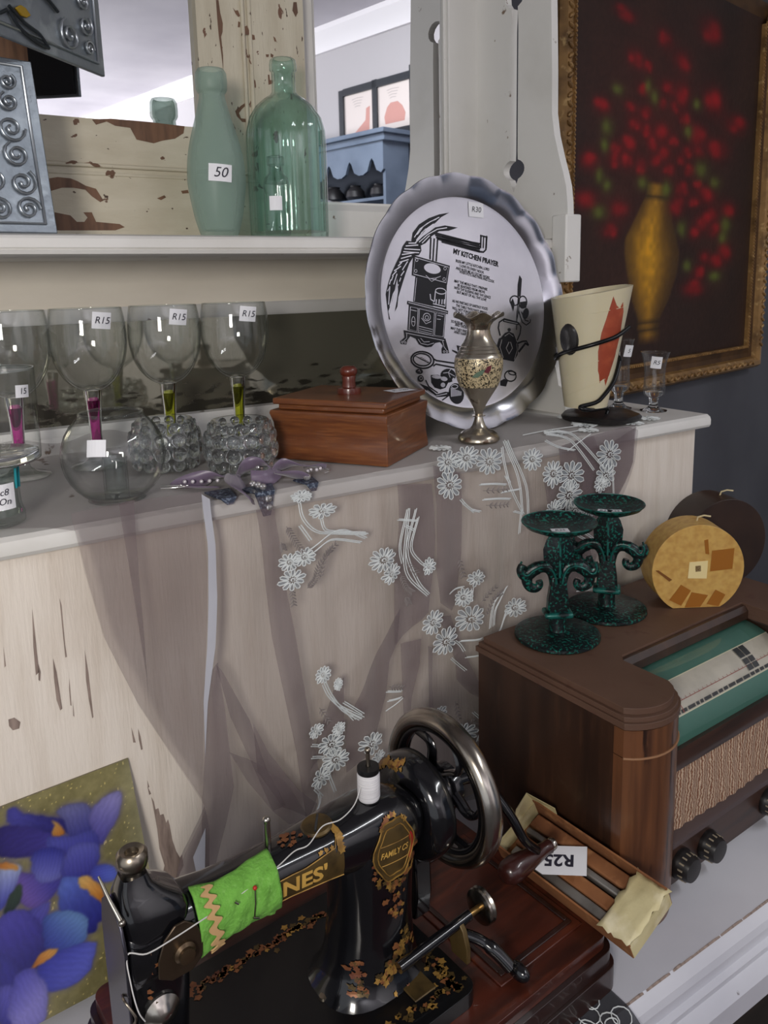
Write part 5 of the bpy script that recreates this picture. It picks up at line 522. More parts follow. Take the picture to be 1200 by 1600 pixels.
# scraped patches on the step front
for pts in SCRAPES:
    b = MB().flatpoly([(x, zz) for x, zz in pts], 0.0004, M=frame((0, 0.885, 0), (1, 0, 0), (0, 0, 1)))
    obj('bare_wood_scrape', b, M_SCRAPE, DR, smooth=0)
# ================================================================ things on the upper shelf
ZS = 0.8652
# peeling mirror frame leaning on the hutch back
MF = thing('mirror_frame', 'old mirror in a wide frame of flaking cream paint over brown wood', 'mirror', (0.35, 1.2625, ZS))
M_PEEL = nmat('flaking_cream_paint', [S(200, 192, 172), (S(182, 172, 150), 9, 0.4, 0.75, (1, 1, 3)), (S(104, 76, 58), 17, 0.665, 0.675, (1.3, 1, 2.0), 7, 0.4), (S(74, 54, 40), 60, 0.70, 0.72, (1, 1, 2), 5)], 0.6, bump=0.25, bscale=50, bstretch=(1, 1, 3))
M_PEELV = nmat('flaking_cream_paint_upright', [S(200, 192, 172), (S(182, 172, 150), 9, 0.4, 0.75, (3, 1, 0.7)), (S(110, 78, 60), 19, 0.655, 0.665, (2.2, 1, 0.9), 7, 0.4), (S(74, 54, 40), 60, 0.68, 0.70, (3, 1, 1), 5)], 0.6, bump=0.25, bscale=50, bstretch=(4, 1, 0.6))
M_BROWN = nmat('worn_brown_wood', [S(116, 84, 62), (S(88, 62, 46), 24, 0.4, 0.7, (4, 1, 0.6))], 0.6, bump=0.15)
def local(x, y, z): return (x - 0.35, y - 1.2625, z - ZS)
def fb(x0, x1, z0, z1, y0=1.255, y1=1.280):
    a = local(x0, y0, z0); b = local(x1, y1, z1)
    return MB().box(a[0], b[0], a[1], b[1], a[2], b[2])
# mitred bottom rail and right stile, each with a sunk outer step and a bead
def mprism(poly, y0, y1):
    b = MB(); b.prism([(p[0] - 0.35, p[1] - ZS) for p in poly], 0, y1 - y0, M=frame((0, y0 - 1.2625, 0), (1, 0, 0), (0, 0, 1)) @ Matrix.Diagonal((1, 1, -1, 1)))
    return b
xi0, xi1, xo0, xo1, zi, zo = 0.236, 0.484, 0.03, 0.668, 1.040, ZS
xb0, xb1, zb = 0.14, 0.568, 0.966
rl = mprism([(xo0, zo), (xo1, zo), (xb1, zb), (xb0, zb)], 1.255, 1.280)
obj('bottom_rail_outer', rl, M_PEEL, MF, smooth=20, fixn=True, bevel=0.0015)
obj('bottom_rail_inner', mprism([(xb0, zb), (xb1, zb), (xi1, zi), (xi0, zi)], 1.258, 1.280), M_PEEL, MF, smooth=20, fixn=True)
obj('right_stile_outer', mprism([(xo1, zo), (xo1, 1.70), (xb1, 1.70), (xb1, zb)], 1.255, 1.280), M_PEELV, MF, smooth=20, fixn=True, bevel=0.0015)
obj('right_stile_inner', mprism([(xb1, zb), (xb1, 1.70), (xi1, 1.70), (xi1, zi)], 1.258, 1.280), M_PEELV, MF, smooth=20, fixn=True)
obj('left_stile', mprism([(xo0, zo), (xb0, zb), (xi0, zi), (xi0, 1.70), (xo0, 1.70)], 1.2575, 1.280), M_BROWN, MF, smooth=20, fixn=True, label='bare brown left stile')
for za in (zb - 0.004, zb + 0.008):
    b = MB(); b.tube([local(xb0 - (za - zb) * 0.0, 1.2565, za), local(xb1 + (za - zb) * -1.0, 1.2565, za)], 0.0032, 8); obj('bead', b, M_PEEL, MF, smooth=60)
for xa in (xb1 + 0.004, xb1 - 0.008):
    b = MB(); b.tube([local(xa, 1.2565, zb), local(xa, 1.2565, 1.69)], 0.0032, 8); obj('bead', b, M_PEELV, MF, smooth=60)
a = local(xi0 - 0.01, 1.2735, zi - 0.01); c_ = local(xi1 + 0.01, 1.2785, 1.70)
obj('mirror_pane', MB().box(a[0], c_[0], a[1], c_[1], a[2], c_[2]), M_MIRROR, MF, smooth=0)
# large areas where the paint has come off to the wood
def bare(poly, y):
    b = MB().flatpoly([(p[0] - 0.35, p[1] - ZS) for p in poly], 0, M=frame((0, y - 1.2625 - 0.0004, 0), (1, 0, 0), (0, 0, 1)))
    obj('bare_wood_patch', b, M_BROWN, MF, smooth=0, label='bare brown wood where the paint has flaked off')
for pts, y in BARE_PATCHES: bare(pts, y)

# pewter plaques
M_PEWTER = nmat('pewter', [S(150, 158, 166), (S(104, 112, 120), 10, 0.4, 0.7, (1, 1, 1)), (S(176, 184, 190), 30, 0.55, 0.75, (1, 1, 1))], 0.38, metal=0.75, bump=0.25, bscale=70)
M_PEWTERD = mat('pewter_dark', S(70, 76, 82), 0.4, 0.8)
M_PEWTERL = mat('pewter_bright', S(178, 184, 190), 0.3, 0.85)
M_BACKBLK = mat('black_backing_board', S(20, 20, 24), 0.7)
M_GOLDEN = mat('gold_enamel', S(170, 138, 40), 0.4, 0.3)
def spiral(cx, cy, r, turns=1.6, a0=0.0, sgn=1, n=22):
    return [(cx + r * (1 - 0.85 * k / n) * math.cos(a0 + sgn * 2 * PI * turns * k / n), cy + r * (1 - 0.85 * k / n) * math.sin(a0 + sgn * 2 * PI * turns * k / n)) for k in range(n + 1)]
def wire2d(pts, r, M, z=0.003):
    return MB().tube([M @ Vector((p[0], p[1], z)) for p in pts], r, 6)
# lower plaque: stands on the shelf and leans to the left and back
lo_c = Vector((0.222, 1.10, ZS + 0.001))
lx = Vector((0.985, 0.174, 0)); ly = Vector((-0.033, 0.030, 0.222))
ML = frame(lo_c, lx, ly)
T = thing('pewter_plaque', 'tall pewter plaque embossed with scrolls, leaning on the shelf at the far left', 'plaque', lo_c)
Ml = Matrix.Translation(-lo_c) @ ML
obj('plate', MB().prism([(-0.17, 0.0), (0.0, 0.0), (0.0, 0.215), (-0.17, 0.215)], -0.006, 0, M=Ml), M_PEWTER, T, bevel=0.0015)
b = MB(); b.tube([Ml @ Vector((p[0], p[1], 0.001)) for p in ((-0.165, 0.012), (-0.014, 0.012), (-0.014, 0.206), (-0.165, 0.206))], 0.0022, 6)
obj('raised_border', b, M_PEWTERL, T, smooth=60)
for k, (cx, cy, r, s_, a0) in enumerate(((-0.032, 0.030, 0.015, 1, 0), (-0.034, 0.062, 0.017, -1, 1), (-0.036, 0.096, 0.016, 1, 2), (-0.038, 0.128, 0.017, -1, 0), (-0.036, 0.160, 0.012, 1, 2), (-0.034, 0.185, 0.010, -1, 1),
                              (-0.066, 0.028, 0.014, -1, 2), (-0.096, 0.026, 0.014, 1, 1), (-0.068, 0.064, 0.015, 1, 3), (-0.100, 0.066, 0.016, -1, 2), (-0.13, 0.03, 0.015, 1, 0), (-0.134, 0.068, 0.015, 1, 0))):
    b = wire2d(spiral(cx, cy, r, 1.7, a0, s_), 0.0017, Ml)
    obj('embossed_scroll', b, M_PEWTERL, T, smooth=60)
obj('backing', MB().prism([(-0.165, 0.006), (-0.008, 0.006), (-0.008, 0.210), (-0.165, 0.210)], -0.012, -0.006, M=Ml), M_BACKBLK, T)
# upper plaque: turned away, bottom left corner resting on top of the lower one
up_c = Vector((0.325, 1.203, 1.0865))
ux = Vector((math.cos(math.radians(41)), math.sin(math.radians(41)), -0.01)); uy = Vector((-0.012, 0.012, 1))
MU = frame(up_c, ux, uy)
T2 = thing('pewter_plaque', 'upper pewter plaque embossed with a gold-eyed flower, hanging before the mirror', 'plaque', up_c)
Mu = Matrix.Translation(-up_c) @ MU
obj('plate', MB().prism([(-0.26, 0.0), (0.0, 0.0), (0.0, 0.20), (-0.26, 0.20)], -0.006, 0, M=Mu), M_PEWTER, T2, bevel=0.0015)
b = MB(); b.tube([Mu @ Vector((p[0], p[1], 0.001)) for p in ((-0.25, 0.014), (-0.016, 0.014), (-0.016, 0.19), (-0.25, 0.19))], 0.0022, 6)
obj('raised_border', b, M_PEWTERL, T2, smooth=60)
for k, (cx, cy, r, s_, a0) in enumerate(((-0.034, 0.028, 0.010, 1, 0), (-0.038, 0.056, 0.014, -1, 1), (-0.040, 0.086, 0.012, 1, 2), (-0.042, 0.112, 0.013, -1, 0), (-0.074, 0.034, 0.020, 1, 2), (-0.080, 0.116, 0.020, -1, 1), (-0.05, 0.14, 0.014, 1, 2))):
    obj('embossed_scroll', wire2d(spiral(cx, cy, r, 1.7, a0, s_), 0.0018, Mu), M_PEWTERL, T2, smooth=60)
for k, pts in enumerate((((-0.185, 0.036), (-0.160, 0.024), (-0.135, 0.018), (-0.120, 0.006)), ((-0.185, 0.030), (-0.170, 0.016), (-0.145, 0.008), (-0.120, 0.006)), ((-0.185, 0.044), (-0.160, 0.062), (-0.140, 0.070), (-0.115, 0.066), (-0.095, 0.056)), ((-0.19, 0.05), (-0.195, 0.08), (-0.21, 0.10)), ((-0.19, 0.03), (-0.21, 0.02), (-0.24, 0.02)))):
    obj('embossed_stem', wire2d([tuple(p)[:2] for p in bez([(x, y, 0) for x, y in pts], 5)], 0.0022, Mu), M_PEWTERD, T2, smooth=60)
b = MB().prism([(-0.174, 0.037), (-0.165, 0.043), (-0.156, 0.042), (-0.148, 0.036), (-0.156, 0.031), (-0.165, 0.031)], 0.001, 0.004, M=Mu)
obj('gold_eye', b, M_GOLDEN, T2, bevel=0.001)
obj('backing', MB().prism([(-0.255, 0.004), (-0.006, 0.004), (-0.006, 0.196), (-0.255, 0.196)], -0.012, -0.006, M=Mu), M_BACKBLK, T2)

# ---- bottles
def glassmat(name, col, rough, ior=1.3, density=None):
    m, nt, p, o = newmat(name)
    p.inputs['Base Color'].default_value = col; p.inputs['Roughness'].default_value = rough
    p.inputs['Transmission Weight'].default_value = 1.0; p.inputs['IOR'].default_value = ior
    return m
def frostglass(name, col, tr, rough):
    """weathered bottle glass: part diffuse bloom, part see-through tinted film"""
    m, nt, p, o = newmat(name); N, L = nt.nodes, nt.links
    p.inputs['Base Color'].default_value = col; p.inputs['Roughness'].default_value = rough
    t = N.new('ShaderNodeBsdfTransparent'); t.inputs['Color'].default_value = (col[0] ** 0.32, col[1] ** 0.32, col[2] ** 0.32, 1)
    lw = N.new('ShaderNodeLayerWeight'); lw.inputs['Blend'].default_value = 0.3
    mr = N.new('ShaderNodeMapRange'); mr.inputs['To Min'].default_value = tr; mr.inputs['To Max'].default_value = max(0.0, tr - 0.30)
    L.new(lw.outputs['Facing'], mr.inputs['Value'])
    ms = N.new('ShaderNodeMixShader'); L.new(mr.outputs[0], ms.inputs[0]); L.new(p.outputs[0], ms.inputs[1]); L.new(t.outputs[0], ms.inputs[2])
    L.new(ms.outputs[0], o.inputs['Surface'])
    return m
M_FROST = frostglass('frosted_green_glass', S(182, 202, 192), 0.74, 0.38)
M_AQUA = thinglass('aqua_bottle_glass', tint=(0.84, 0.94, 0.915, 1), edge=(0.42, 0.60, 0.55, 1), refl=1.6, rough=0.05)
M_CLEARB = thinglass('small_bottle_glass', tint=(0.90, 0.93, 0.92, 1), edge=(0.5, 0.56, 0.55, 1))
def sticker(parent, M, w, h, txt=None, size=0.01, shear=0.15, bend=0.0, ink=None, rot=0.0):
    """small paper price tag, with writing as its sub-part"""
    b = MB(); n = 6; vs = []; fs = []
    for i in range(n + 1):
        x = -w / 2 + w * i / n
        z = -bend * (2 * x / w) ** 2
        vs += [(x, -h / 2, z), (x, h / 2, z)]
    for i in range(n): fs.append((2 * i, 2 * i + 2, 2 * i + 3, 2 * i + 1))
    b.add(vs, fs, 0, M)
    s_ = obj('price_sticker', b, M_PAPER, parent, smooth=0)
    if txt:
        text('handwriting', txt, size, M @ Matrix.Translation((0, 0, 0.0004)) @ Matrix.Rotation(rot, 4, 'Z'), ink or M_INK, s_, shear=shear)
    return s_
def shell(outer, t, zfloor):
    """closed wall profile from an outer profile (bottom to top): outer, rim, inner"""
    inner = [(max(r - t, 0.0005), z) for r, z in outer if z > zfloor]
    return [(0, outer[0][1])] + outer + [(inner[-1][0], outer[-1][1])] + inner[::-1] + [(0, inner[0][1])]
def sm(prof, n=6):
    return [(max(p.x, 0.0), p.y) for p in bez([(r, z, 0) for r, z in prof], n)]
TB = thing('torpedo_bottle', 'frosted green torpedo bottle with a white 50 sticker on the upper shelf', 'bottle', (0.465, 1.165, ZS))
p = sm([(0.0255, 0.0), (0.030, 0.012), (0.036, 0.035), (0.0415, 0.07), (0.0425, 0.09), (0.040, 0.118), (0.034, 0.145), (0.026, 0.172), (0.0195, 0.196), (0.0185, 0.205)], 5) + [(0.0205, 0.207), (0.0225, 0.211), (0.0230, 0.222), (0.0222, 0.233), (0.019, 0.2385)]
b = MB(); b.lathe(shell(p, 0.004, 0.01), 40)
obj('body', b, M_FROST, TB, smooth=60)
M_ = Matrix.Rotation(math.radians(-128), 4, 'Z')
sticker(TB, Matrix.Translation((0.0428 * math.cos(math.radians(-104)), 0.0428 * math.sin(math.radians(-104)), 0.090)) @ Matrix.Rotation(math.radians(-14), 4, 'Z') @ Matrix.Rotation(PI / 2, 4, 'X') @ Matrix.Rotation(math.radians(-4), 4, 'Z'), 0.033, 0.024, '50', 0.020, 0.25, 0.0030)
BB = thing('ribbed_bottle', 'tall ribbed aqua green bottle with long neck, right of the frosted one', 'bottle', (0.590, 1.182, ZS))
out_ = [(0.052, 0.0), (0.060, 0.004), (0.061, 0.012), (0.061, 0.150), (0.060, 0.165), (0.055, 0.184), (0.046, 0.200), (0.034, 0.211), (0.024, 0.217), (0.019, 0.222), (0.0182, 0.232), (0.0182, 0.252), (0.0208, 0.254), (0.0212, 0.262), (0.0200, 0.269), (0.017, 0.2715)]
pr = shell(out_, 0.004, 0.006)
b = MB(); n = 72; vs = []; fs = []; idx = []
for r, z in pr:
    if r < 1e-6: idx.append([len(vs)]); vs.append((0, 0, z)); continue
    idx.append(list(range(len(vs), len(vs) + n)))
    for k in range(n):
        a = 2 * PI * k / n
        amp = 0.0016 if (r > 0.05 and z < 0.19) else 0.0
        rr = r + amp * (abs(math.sin(a * 9)) - 0.5) * 2
        vs.append((rr * math.cos(a), rr * math.sin(a), z))
for q in range(len(pr) - 1):
    i0, i1 = idx[q], idx[q + 1]
    for k in range(n):
        k2 = (k + 1) % n
        if len(i0) == 1: fs.append((i0[0], i1[k2], i1[k]))
        elif len(i1) == 1: fs.append((i0[k], i0[k2], i1[0]))
        else: fs.append((i0[k], i0[k2], i1[k2], i1[k]))
b.add(vs, fs)
obj('body', b, M_AQUA, BB, smooth=60)
sticker(BB, Matrix.Translation((0.0605, -0.006, 0.160)) @ Matrix.Rotation(math.radians(80), 4, 'Z') @ Matrix.Rotation(PI / 2, 4, 'X'), 0.018, 0.022, 'R', 0.016, 0.2, 0.002)
SB_ = thing('small_bottle', 'small clear glass bottle with blank label in front of the ribbed bottle', 'bottle', (0.529, 1.097, ZS))
b = MB(); b.lathe(shell([(0.016, 0.0), (0.0185, 0.003), (0.0185, 0.075), (0.017, 0.083), (0.011, 0.089), (0.0105, 0.100), (0.0125, 0.101), (0.0125, 0.112), (0.010, 0.113)], 0.002, 0.003), 28)
obj('body', b, M_CLEARB, SB_, smooth=60)
sticker(SB_, Matrix.Translation((-0.010, -0.0165, 0.046)) @ Matrix.Rotation(math.radians(-25), 4, 'Z') @ Matrix.Rotation(PI / 2, 4, 'X'), 0.018, 0.020, None, bend=0.002)
# ================================================================ glassware on the step
ZC = 0.5495                                  # on the sheer cloth over the step
M_STEMG = glassmat('olive_green_stem_glass', S(206, 214, 60), 0.03, 1.3)
M_STEMP = glassmat('magenta_stem_glass', S(206, 60, 160), 0.03, 1.3)
M_RIMG = thinglass('glass_rim', tint=(0.92, 0.94, 0.935, 1), edge=(0.42, 0.48, 0.47, 1), refl=1.5)
M_THICK = glassmat('thick_clear_glass', (0.97, 0.985, 0.98, 1), 0.0, 1.45)
def make_goblet(stem_mat, label):
    g = thing('wine_glass', label, 'glass', (0, 0, 0), 0, 'wine glasses on the step')
    o_ = sm([(0.0125, 0.108), (0.024, 0.114), (0.036, 0.126), (0.0455, 0.144), (0.0505, 0.164), (0.0515, 0.182), (0.0500, 0.204), (0.0475, 0.2205)], 6)
    inn = sm([(0.0, 0.1125), (0.012, 0.1128), (0.024, 0.1175), (0.035, 0.129), (0.0443, 0.146), (0.0492, 0.165), (0.0502, 0.182), (0.0487, 0.204), (0.0463, 0.2205)], 6)
    b = MB(); b.lathe(o_ + inn[::-1], 48)
    bw = obj('bowl', b, M_GLASS, g, smooth=70)
    t = MB(); t.tube([(0.0469 * math.cos(2 * PI * k / 48), 0.0469 * math.sin(2 * PI * k / 48), 0.2207) for k in range(48)], 0.0008, 6, loop=True)
    obj('rim', t, M_RIMG, bw, smooth=60)
    b = MB(); b.lathe([(0, 0.1120)] + sm([(0.0125, 0.108), (0.0120, 0.101), (0.0112, 0.094)], 4) + [(0, 0.094)], 24)
    ob = obj('stem_top', b, M_THICK, g, smooth=60)
    b = MB(); b.lathe([(0, 0.0940)] + sm([(0.0111, 0.0938), (0.0104, 0.086), (0.0090, 0.070), (0.0081, 0.050), (0.0082, 0.028)], 4) + [(0, 0.028)], 24)
    obj('stem', b, stem_mat, g, smooth=60, label='coloured glass stem')
    b = MB(); b.lathe([(0, 0.0), (0.036, 0.0), (0.0372, 0.0012), (0.036, 0.0024), (0.020, 0.006), (0.012, 0.014), (0.0085, 0.030), (0, 0.030)], 40)
    obj('foot', b, M_RIMG, g, smooth=60)
    return g
gob = [(0.157, 1.148, 'P', 'leftmost stemmed wine glass with magenta stem, cut by the left edge', None, 0),
       (0.258, 1.150, 'P', 'stemmed wine glass with magenta stem rising behind the round fishbowl', 'R15', -0.30),
       (0.366, 1.152, 'G', 'green-stemmed wine glass behind the left bubble bowl', 'R15', -0.1),
       (0.474, 1.150, 'G', 'green-stemmed wine glass behind the right bubble bowl, nearest the box', 'R15', -0.1)]
for i, (x, y, k, lab, tx, ar) in enumerate(gob):
    g = make_goblet(M_STEMP if k == 'P' else M_STEMG, lab)
    g.location = (x, y, ZC)
    if tx:
        base = math.atan2(-y, -x)           # towards the viewer's side
        a = base + 0.10 + ar * -1.0 if i == 1 else base + 0.42
        r = 0.0505
        sticker(g, Matrix.Translation((r * math.cos(a), r * math.sin(a), 0.205)) @ Matrix.Rotation(a + PI / 2, 4, 'Z') @ Matrix.Rotation(PI / 2 + 0.06, 4, 'X') @ Matrix.Rotation(math.radians(-6), 4, 'Z'), 0.026, 0.022, tx, 0.013, 0.2, 0.0018)

# fishbowl with an inner candle peg
FBW = thing('fishbowl', 'round clear fishbowl vase with a blank sticker, nearest the front left', 'bowl', (0.231, 0.950, ZC))
R_ = 0.0595
o_ = [(0.028, 0.0), (0.033, 0.0012)] + [(R_ * math.cos(a) , 0.0545 + R_ * math.sin(a)) for a in [math.radians(-62 + 11 * k) for k in range(11)]] + [(0.0375, 0.1015), (0.0362, 0.104)]
b = MB(); b.lathe(shell(o_, 0.0018, 0.004), 56)
fb_ = obj('bowl', b, M_GLASS, FBW, smooth=70)
b = MB(); b.tube([(0.0354 * math.cos(2 * PI * k / 48), 0.0354 * math.sin(2 * PI * k / 48), 0.104) for k in range(48)], 0.0019, 8, loop=True)
obj('rim', b, M_RIMG, fb_, smooth=60)
b = MB(); b.lathe([(0.0135, 0.003), (0.0145, 0.020), (0.0140, 0.046), (0.0150, 0.050), (0.0135, 0.0515), (0.0120, 0.049), (0.0120, 0.010), (0, 0.008)], 32)
obj('candle_peg', b, M_RIMG, FBW, smooth=60)
a = math.atan2(-0.95, -0.231) - 0.32
sticker(FBW, Matrix.Translation((0.0585 * math.cos(a), 0.0585 * math.sin(a), 0.074)) @ Matrix.Rotation(a + PI / 2, 4, 'Z') @ Matrix.Rotation(PI / 2 - 0.3, 4, 'X'), 0.021, 0.019, None, bend=0.002)

# two bubble glass bowls
M_BUB = thinglass('bubble_glass', tint=(0.95, 0.96, 0.96, 1), edge=(0.42, 0.46, 0.46, 1), refl=1.6)
def make_bubble_bowl(label):
    g = thing('bubble_bowl', label, 'bowl', (0, 0, 0), 0, 'bubble glass bowls')
    o_ = sm([(0.030, 0.0), (0.038, 0.004), (0.0455, 0.018), (0.0480, 0.035), (0.0450, 0.054), (0.0385, 0.068), (0.036, 0.070)], 5)
    b = MB(); b.lathe(shell(o_, 0.004, 0.004), 48)
    bo = obj('bowl', b, M_BUB, g, smooth=70)
    bm_ = MB()
    for z, r, n, br in ((0.011, 0.0425, 13, 0.0088), (0.0275, 0.0470, 13, 0.0108), (0.0455, 0.0455, 13, 0.0100), (0.0605, 0.0405, 14, 0.0070)):
        for k in range(n):
            an = 2 * PI * (k + (0.5 if int(z * 1000) % 2 else 0)) / n
            M_ = Matrix.Translation((r * math.cos(an), r * math.sin(an), z)) @ Matrix.Rotation(an, 4, 'Z') @ Matrix.Diagonal((0.42, 1, 1, 1))
            pr_ = [(br * math.sin(PI * i / 6), -br * math.cos(PI * i / 6)) for i in range(7)]; pr_[0] = (0, -br); pr_[-1] = (0, br)
            bm_.lathe(pr_, 12, 0, M_)
    o2 = obj('moulded_bubbles', bm_, M_THICK, g, smooth=80); o2['kind'] = 'stuff'
    return g
g = make_bubble_bowl('bubble glass bowl standing nearest the wooden box'); g.location = (0.411, 0.999, ZC)
dup(g, (0.331, 1.072, ZC), 0.2, 'bubble glass bowl farther left, partly behind the fishbowl')

# tumbler stacked on a small jar, far left
JR = thing('glass_jar', 'small clear glass jar with a written label at the left edge', 'jar', (0.098, 0.928, ZC))
b = MB(); b.lathe(shell([(0.024, 0.0), (0.0285, 0.003), (0.0285, 0.012), (0.0255, 0.022), (0.0245, 0.050), (0.0265, 0.062), (0.0265, 0.0665)], 0.003, 0.006), 36)
obj('body', b, M_CLEARB, JR, smooth=60)
M_TEAL = mat('teal_enamel', S(40, 140, 150), 0.25)
for k in range(2):
    a = math.radians(-38 + 16 * k)
    b = MB().tube([(0.0250 * math.cos(a), 0.0250 * math.sin(a), 0.040), (0.0258 * math.cos(a), 0.0258 * math.sin(a), 0.062)], 0.0016, 6)
    obj('teal_stripe', b, M_TEAL, JR, smooth=60)
a = math.radians(-77)
s_ = sticker(JR, Matrix.Translation((0.0262 * math.cos(a), 0.0262 * math.sin(a), 0.034)) @ Matrix.Rotation(a + PI / 2, 4, 'Z') @ Matrix.Rotation(PI / 2, 4, 'X'), 0.024, 0.028, 'c8\nOn', 0.010, 0.2, 0.003)
TU = thing('tumbler', 'heavy clear tumbler stacked on the small jar at the far left', 'glass', (0.104, 0.930, ZC + 0.0672))
b = MB(); b.lathe(shell([(0.040, 0.0), (0.0445, 0.003), (0.0450, 0.012), (0.0460, 0.098), (0.0455, 0.0995)], 0.0022, 0.013), 44)
obj('wall', b, M_GLASS, TU, smooth=60)
b = MB(); b.lathe([(0, 0.001), (0.0385, 0.001), (0.0425, 0.004), (0.0425, 0.011), (0.038, 0.0125), (0, 0.011)], 44)
obj('thick_base', b, M_THICK, TU, smooth=60)
b = MB().tube([(0.0447 * math.cos(2 * PI * k / 44), 0.0447 * math.sin(2 * PI * k / 44), 0.0993) for k in range(44)], 0.0012, 6, loop=True)
obj('rim', b, M_RIMG, TU, smooth=60)
a = math.radians(-55)
sticker(TU, Matrix.Translation((0.047 * math.cos(a), 0.047 * math.sin(a), 0.078)) @ Matrix.Rotation(a + PI / 2, 4, 'Z') @ Matrix.Rotation(PI / 2, 4, 'X') @ Matrix.Rotation(math.radians(-4), 4, 'Z'), 0.017, 0.013, '15', 0.009, 0.1, 0.0012)

# ---- wooden box
BX = thing('wooden_box', 'reddish brown wooden box with a knobbed lid beside the kitchen plate', 'box', (0.573, 0.884, ZC), math.radians(33))
M_MAHO = nmat('mahogany', [S(120, 70, 38), (S(92, 50, 28), 7, 0.35, 0.7, (1.2, 1.2, 14)), (S(136, 84, 46), 16, 0.5, 0.8, (1.5, 1.5, 20))], 0.32, coat=0.25, bump=0.05)
M_MAHOD = nmat('mahogany_dark', [S(96, 40, 26), (S(70, 28, 20), 9, 0.35, 0.7, (8, 8, 1))], 0.3, coat=0.3)
def taper(x0, x1, y0, y1, z0, z1, d):
    b = MB(); b.add([(x0 + d, y0 + d, z0), (x1 - d, y0 + d, z0), (x1 - d, y1 - d, z0), (x0 + d, y1 - d, z0), (x0, y0, z1), (x1, y0, z1), (x1, y1, z1), (x0, y1, z1)],
                    [(0, 3, 2, 1), (4, 5, 6, 7), (0, 1, 5, 4), (1, 2, 6, 5), (2, 3, 7, 6), (3, 0, 4, 7)])
    return b
bx = MB()
prof_ = [(0.001, 0.0), (0.0, 0.004), (0.0035, 0.022), (0.005, 0.036), (0.004, 0.052), (0.0, 0.066), (0.001, 0.0705)]
W_, D_ = 0.154, 0.184
vs = []; fs = []
for d, z in prof_:
    vs += [(d, d * 0.4, z), (W_ - d, d * 0.4, z), (W_ - d, D_ - d, z), (d, D_ - d, z)]
for q in range(len(prof_) - 1):
    for k in range(4):
        k2 = (k + 1) % 4
        fs.append((4 * q + k, 4 * q + k2, 4 * q + 4 + k2, 4 * q + 4 + k))
fs.append((3, 2, 1, 0)); e_ = 4 * (len(prof_) - 1); fs.append((e_, e_ + 1, e_ + 2, e_ + 3))
bx.add(vs, fs)
obj('body', bx, M_MAHO, BX, smooth=35, bevel=0.0012)
ld = obj('lid', MB().box(0.010, W_ - 0.010, 0.008, D_ - 0.010, 0.0705, 0.0785).box(0.004, W_ - 0.004, 0.002, D_ - 0.004, 0.0785, 0.0875), M_MAHO, BX, bevel=0.0018)
b = MB(); b.lathe([(0, 0.0875), (0.0175, 0.0875), (0.0180, 0.091), (0.0170, 0.096), (0.0105, 0.0975), (0.0095, 0.106), (0.0105, 0.112), (0.0098, 0.1135), (0.0120, 0.116), (0.0132, 0.120), (0.0122, 0.1245), (0.0085, 0.1275), (0, 0.1285)], 28, M=Matrix.Translation((W_ * 0.48, D_ * 0.50, 0)))
obj('knob', b, M_MAHOD, ld, smooth=50)
sticker(BX, Matrix.Translation((0.118, 0.030, 0.0883)) @ Matrix.Rotation(math.radians(-30), 4, 'Z'), 0.040, 0.030, 'R 120', 0.012, 0.2)

# ---- brass vase
VS = thing('brass_vase', 'small engraved silver brass vase with fluted lip before the plate', 'vase', (0.783, 0.946, ZC))
M_BRASS = nmat('tarnished_silver_brass', [S(190, 182, 166), (S(140, 122, 100), 20, 0.45, 0.75, (1, 1, 1)), (S(110, 92, 76), 60, 0.62, 0.7, (1, 1, 1))], 0.24, metal=0.95)
M_ENAM = nmat('cream_black_enamel', [S(206, 188, 150), (S(40, 34, 26), 300, 0.52, 0.545, (1, 1, 1), 2, 1.2)], 0.35, metal=0.2)
prof_ = [(0.0, 0.0), (0.0305, 0.0), (0.0325, 0.003), (0.0320, 0.007), (0.0285, 0.012), (0.0235, 0.016), (0.0145, 0.019), (0.0105, 0.024), (0.0075, 0.032), (0.0060, 0.0385), (0.0100, 0.0392), (0.0100, 0.0405), (0.0060, 0.0412), (0.0080, 0.050), (0.0130, 0.060), (0.0205, 0.072), (0.0265, 0.0815), (0.0295, 0.086)]
mid_ = [(0.0295, 0.086), (0.0335, 0.097), (0.0365, 0.112), (0.0372, 0.122), (0.0360, 0.130)]
top_ = [(0.0360, 0.130), (0.0355, 0.1325), (0.0318, 0.137), (0.0322, 0.1382), (0.0295, 0.142), (0.0298, 0.1432), (0.0270, 0.147), (0.0272, 0.1482), (0.0238, 0.153), (0.0205, 0.159), (0.0180, 0.166), (0.0172, 0.172)]
b = MB(); b.lathe(prof_, 48); obj('foot', b, M_BRASS, VS, smooth=40)
b = MB(); b.lathe(sm(mid_, 4), 48); bod = obj('enamel_band', b, M_ENAM, VS, smooth=50)
b = MB(); b.lathe(top_, 48); obj('shoulder', b, M_BRASS, VS, smooth=40)
b = MB(); n = 60; vs = []; fs = []
lip = [(0.0172, 0.172), (0.0185, 0.178), (0.0225, 0.184), (0.0295, 0.190), (0.0385, 0.1945)]
inn_ = [(0.0378, 0.1950), (0.0285, 0.1910), (0.0212, 0.185), (0.0172, 0.178), (0.0158, 0.170)]
for r, z in lip + inn_:
    for k in range(n):
        a = 2 * PI * k / n; f_ = max(0, (z - 0.182) / 0.0125)
        vs.append((r * math.cos(a) * (1 + 0.02 * f_ * math.cos(6 * a)), r * math.sin(a) * (1 + 0.02 * f_ * math.cos(6 * a)), z + 0.0036 * f_ * math.cos(6 * a)))
for q in range(len(lip + inn_) - 1):
    for k in range(n):
        k2 = (k + 1) % n; fs.append((q * n + k, q * n + k2, (q + 1) * n + k2, (q + 1) * n + k))
b.add(vs, fs); obj('fluted_lip', b, M_BRASS, VS, smooth=60)
